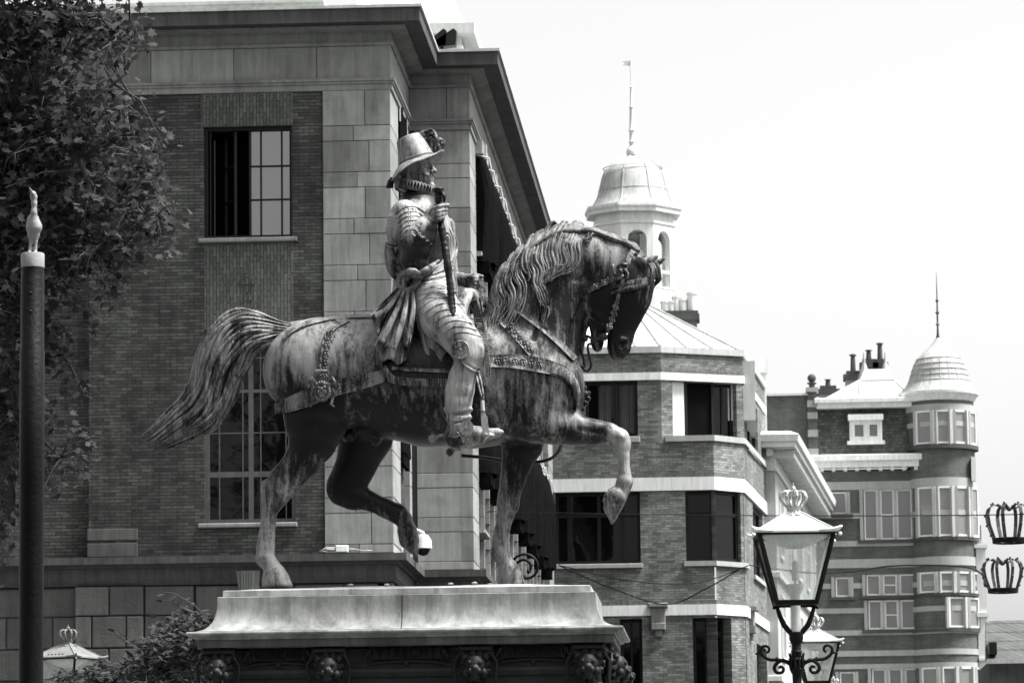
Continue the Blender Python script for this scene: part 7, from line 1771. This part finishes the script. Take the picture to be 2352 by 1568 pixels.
mb.tube([Vector((TB.x, YTR, -.2)), Vector((TB.x + .1, YTR, 3)), Vector((TB.x - .1, YTR + .1, 7)), Vector((TB.x + .1, YTR, 11)), Vector((TB.x, YTR, 15))], [.42, .32, .27, .2, .1], 16)
limbs = [[(-420, 900, 50), (-200, 560, 50.4), (0, 420, 50.2), (100, 450, 50), (180, 500, 49.7), (215, 580, 49.6)], [(-420, 600, 50), (-150, 250, 50), (60, 120, 50.2), (180, 60, 50), (300, 90, 49.8)],
 [(-420, 800, 50), (-180, 380, 49.6), (20, 270, 49.5), (160, 330, 49.3), (205, 420, 49.2), (270, 470, 49.2), (360, 500, 49)], [(-420, 700, 50), (-150, 330, 50.8), (60, 240, 51), (200, 230, 50.6), (290, 170, 50.5)],
 [(-420, 1000, 50), (-220, 800, 50.3), (-40, 700, 50.2), (80, 720, 50), (150, 820, 49.8), (190, 900, 49.8)], [(-420, 1100, 50), (-200, 950, 50), (-40, 930, 50), (60, 980, 49.7), (140, 1050, 49.6)], [(-420, 500, 50), (-150, 60, 50), (0, -100, 50), (150, -60, 50)],
 [(-420, 1150, 50), (-250, 1120, 49.7), (-100, 1150, 49.7), (0, 1240, 49.6)], [(-420, 400, 50), (-500, 0, 50), (-650, -200, 50)], [(-420, 800, 50), (-600, 500, 50.5), (-760, 300, 51)]]
for L in limbs: limb_(L, .085, .012)
cl_ = []; tries = 0
while len(cl_) < 900 and tries < 40000:
    tries += 1; y = rg.uniform(-160, 1300); x = rg.uniform(-90, 450); e = ex(y)
    if x > e - 8: continue
    dn = 1 if x < e - 150 else (.6 if 230 < y < 600 else .35) + .4 * (e - x) / 150
    if y > 620: dn *= .5
    if x > 150: dn *= .62
    if y > 620 and x > 110: dn *= .55
    nz = math.sin(x * .031 + y * .013) * math.sin(y * .027 - x * .011 + 1); 
    if rg.random() > dn * (.62 + .5 * nz): continue
    cl_.append(P(x, y, YTR + rg.uniform(-1.3, 1.6)))
for _ in range(260): cl_.append(P(rg.uniform(-900, -80), rg.uniform(-350, 1250), YTR + rg.uniform(-2.5, 2.5)))
LC = []
nv_ = np.array([tuple(n_[0]) for n_ in nodes])
for c in cl_:
    i = int(np.argmin(np.linalg.norm(nv_ - np.array(c), axis=1))); s = nodes[i][0]; mid = s.lerp(c, .5) + Vector((rg.uniform(-.1, .1), rg.uniform(-.1, .1), rg.uniform(.0, .15)))
    tip = c + Vector((rg.uniform(-.05, .15), rg.uniform(-.1, .1), rg.uniform(-.25, .05)))
    if (s - c).length < 2.2: mb.tube([s, mid, c, tip], [.016, .011, .007, .003], 5)
    for k in range(rg.randint(11, 18)):
        t = rg.random(); b_ = mid.lerp(c, t * 1.3) if t < .75 else c.lerp(tip, rg.random()); LC.append(tuple(b_ + Vector((rg.gauss(0, .11), rg.gauss(0, .13), rg.gauss(0, .11)))))
mb.build('trunk', M['bark'], tree, True); leaves('crown', LC, maple, .112, M['leaf'], tree, 2, .35)
# shrub
YSH = 38.5; sb = P(330, 1700, YSH); shrub = empty('climbing_shrub', (sb.x, YSH, 0), 'feathery leafed shrub growing up against the left end of the pedestal', 'shrub')
se = [(140, 1552), (200, 1540), (250, 1532), (300, 1522), (325, 1500), (350, 1468), (375, 1440), (400, 1425), (430, 1418), (470, 1412), (520, 1440)]
mb = MB(); LC = []; rg = random.Random(8); ll = []
def frond(c, d, L, n=7):
    for k in range(n):
        t = k / (n - 1); p = c + d * (L * t) - Vector((0, 0, L * .35 * t * t)); LC.append(tuple(p + Vector((rg.gauss(0, .02), rg.gauss(0, .02), rg.gauss(0, .02)))))
    mb.tube([c, c + d * (L * .5) - Vector((0, 0, L * .09)), c + d * L - Vector((0, 0, L * .35))], .004, 4)
for _ in range(900):
    x = rg.uniform(130, 520); top = float(np.interp(x, [e[0] for e in se], [e[1] for e in se])); y = top + abs(rg.gauss(0, 1)) * 90 + 4
    if y > 1760: continue
    c = P(x, y, YSH + rg.uniform(-.8, .8)); a = rg.uniform(0, 6.28); frond(c, Vector((math.cos(a), math.sin(a), rg.uniform(-.1, .6))).normalized(), rg.uniform(.14, .3), rg.randint(5, 9))
for pts in ([(470, 1412), (455, 1398), (440, 1385), (420, 1374), (398, 1362), (372, 1361)], [(440, 1412), (425, 1400), (408, 1388), (392, 1378), (365, 1382)], [(330, 1470), (350, 1462), (375, 1450), (400, 1436), (420, 1420)], [(300, 1480), (280, 1465), (262, 1448)], [(215, 1525), (235, 1515), (255, 1520), (262, 1532)], [(420, 1374), (410, 1386), (412, 1400), (425, 1412)]):
    S = smooth_path([tuple(P(x, y, YSH)) for x, y in pts], 16); mb.tube([Vector(s) for s in S], .005, 5)
    for s in S[2::3]: LC.append(tuple(s))
for _ in range(60): frond(P(rg.uniform(395, 470), rg.uniform(1408, 1432), YSH + rg.uniform(-.2, .2)), Vector((rg.uniform(-.6, .6), -.4, -.8)).normalized(), .16, 6)
for k in range(9): mb.tube([Vector((sb.x + rg.uniform(-.3, .3), YSH, 0)), Vector((sb.x + rg.uniform(-.6, .8), YSH + rg.uniform(-.3, .3), 2)), Vector((sb.x + rg.uniform(-.8, 1.0), YSH + rg.uniform(-.4, .4), 3.4))], [.03, .02, .008], 6)
for _ in range(1200): LC.append((sb.x + rg.gauss(0, .55), YSH + rg.gauss(0, .4), rg.uniform(.3, 3.2)))
mb.build('stem', M['bark'], shrub, True); leaves('foliage', LC, [(0, 0), (.16, .3), (.13, .7), (0, 1), (-.13, .7), (-.16, .3)], .105, M['leaf2'], shrub, 5, .1)

# ================================================================== ACROSS THE SQUARE (behind the viewer, added out of view to cut fill light and feed window reflections)
opp = empty('unseen_terrace', (0, -34, 0), 'unseen brick terrace added behind the viewer to block fill light and reflect in windows', 'building')
Fo_ = Fr((70, -34, 0), (-1, 0, 0), (0, 1, 0)); B = MB(); ops = [(5 + k * 4.4, 6.6 + k * 4.4, 1 + j * 4, 3.6 + j * 4) for k in range(31) for j in range(4)]
B.wall(Fo_, 0, 140, 0, 17, ops, .2); B.box(Fo_, 0, 140, -12, -.3, 0, 16.9); B.build('wall', M['brick4'], opp)
B = MB(); B.box(Fo_, 0, 140, -.2, .5, 17, 17.6); B.build('cornice', M['stone4'], opp)
for k in range(9):
    xo = -44 + k * 11 + rg.uniform(-2, 2); yo = -17 + rg.uniform(-3, 3); hgt = rg.uniform(11, 15)
    t = empty('unseen_tree', (xo, yo, 0), 'unseen broad tree added behind the viewer to block light and reflect in windows', 'tree', 'added unseen trees behind the viewer'); B = MB(); B.tube([(xo, yo, -.1), (xo + .2, yo, 3), (xo, yo, hgt * .7)], [.35, .25, .08], 10)
    cs = []
    for _ in range(26): a = Vector((xo + rg.gauss(0, 2.0), yo + rg.gauss(0, 1.8), hgt * .62 + rg.gauss(0, 2.0))); B.tube([(xo, yo, hgt * .35), a], [.08, .02], 5); cs += [tuple(a + Vector((rg.gauss(0, .75), rg.gauss(0, .75), rg.gauss(0, .6)))) for _ in range(60)]
    B.build('trunk', M['bark'], t, True); leaves('crown', cs, maple, .55, M['leaf'], t, 30 + k)
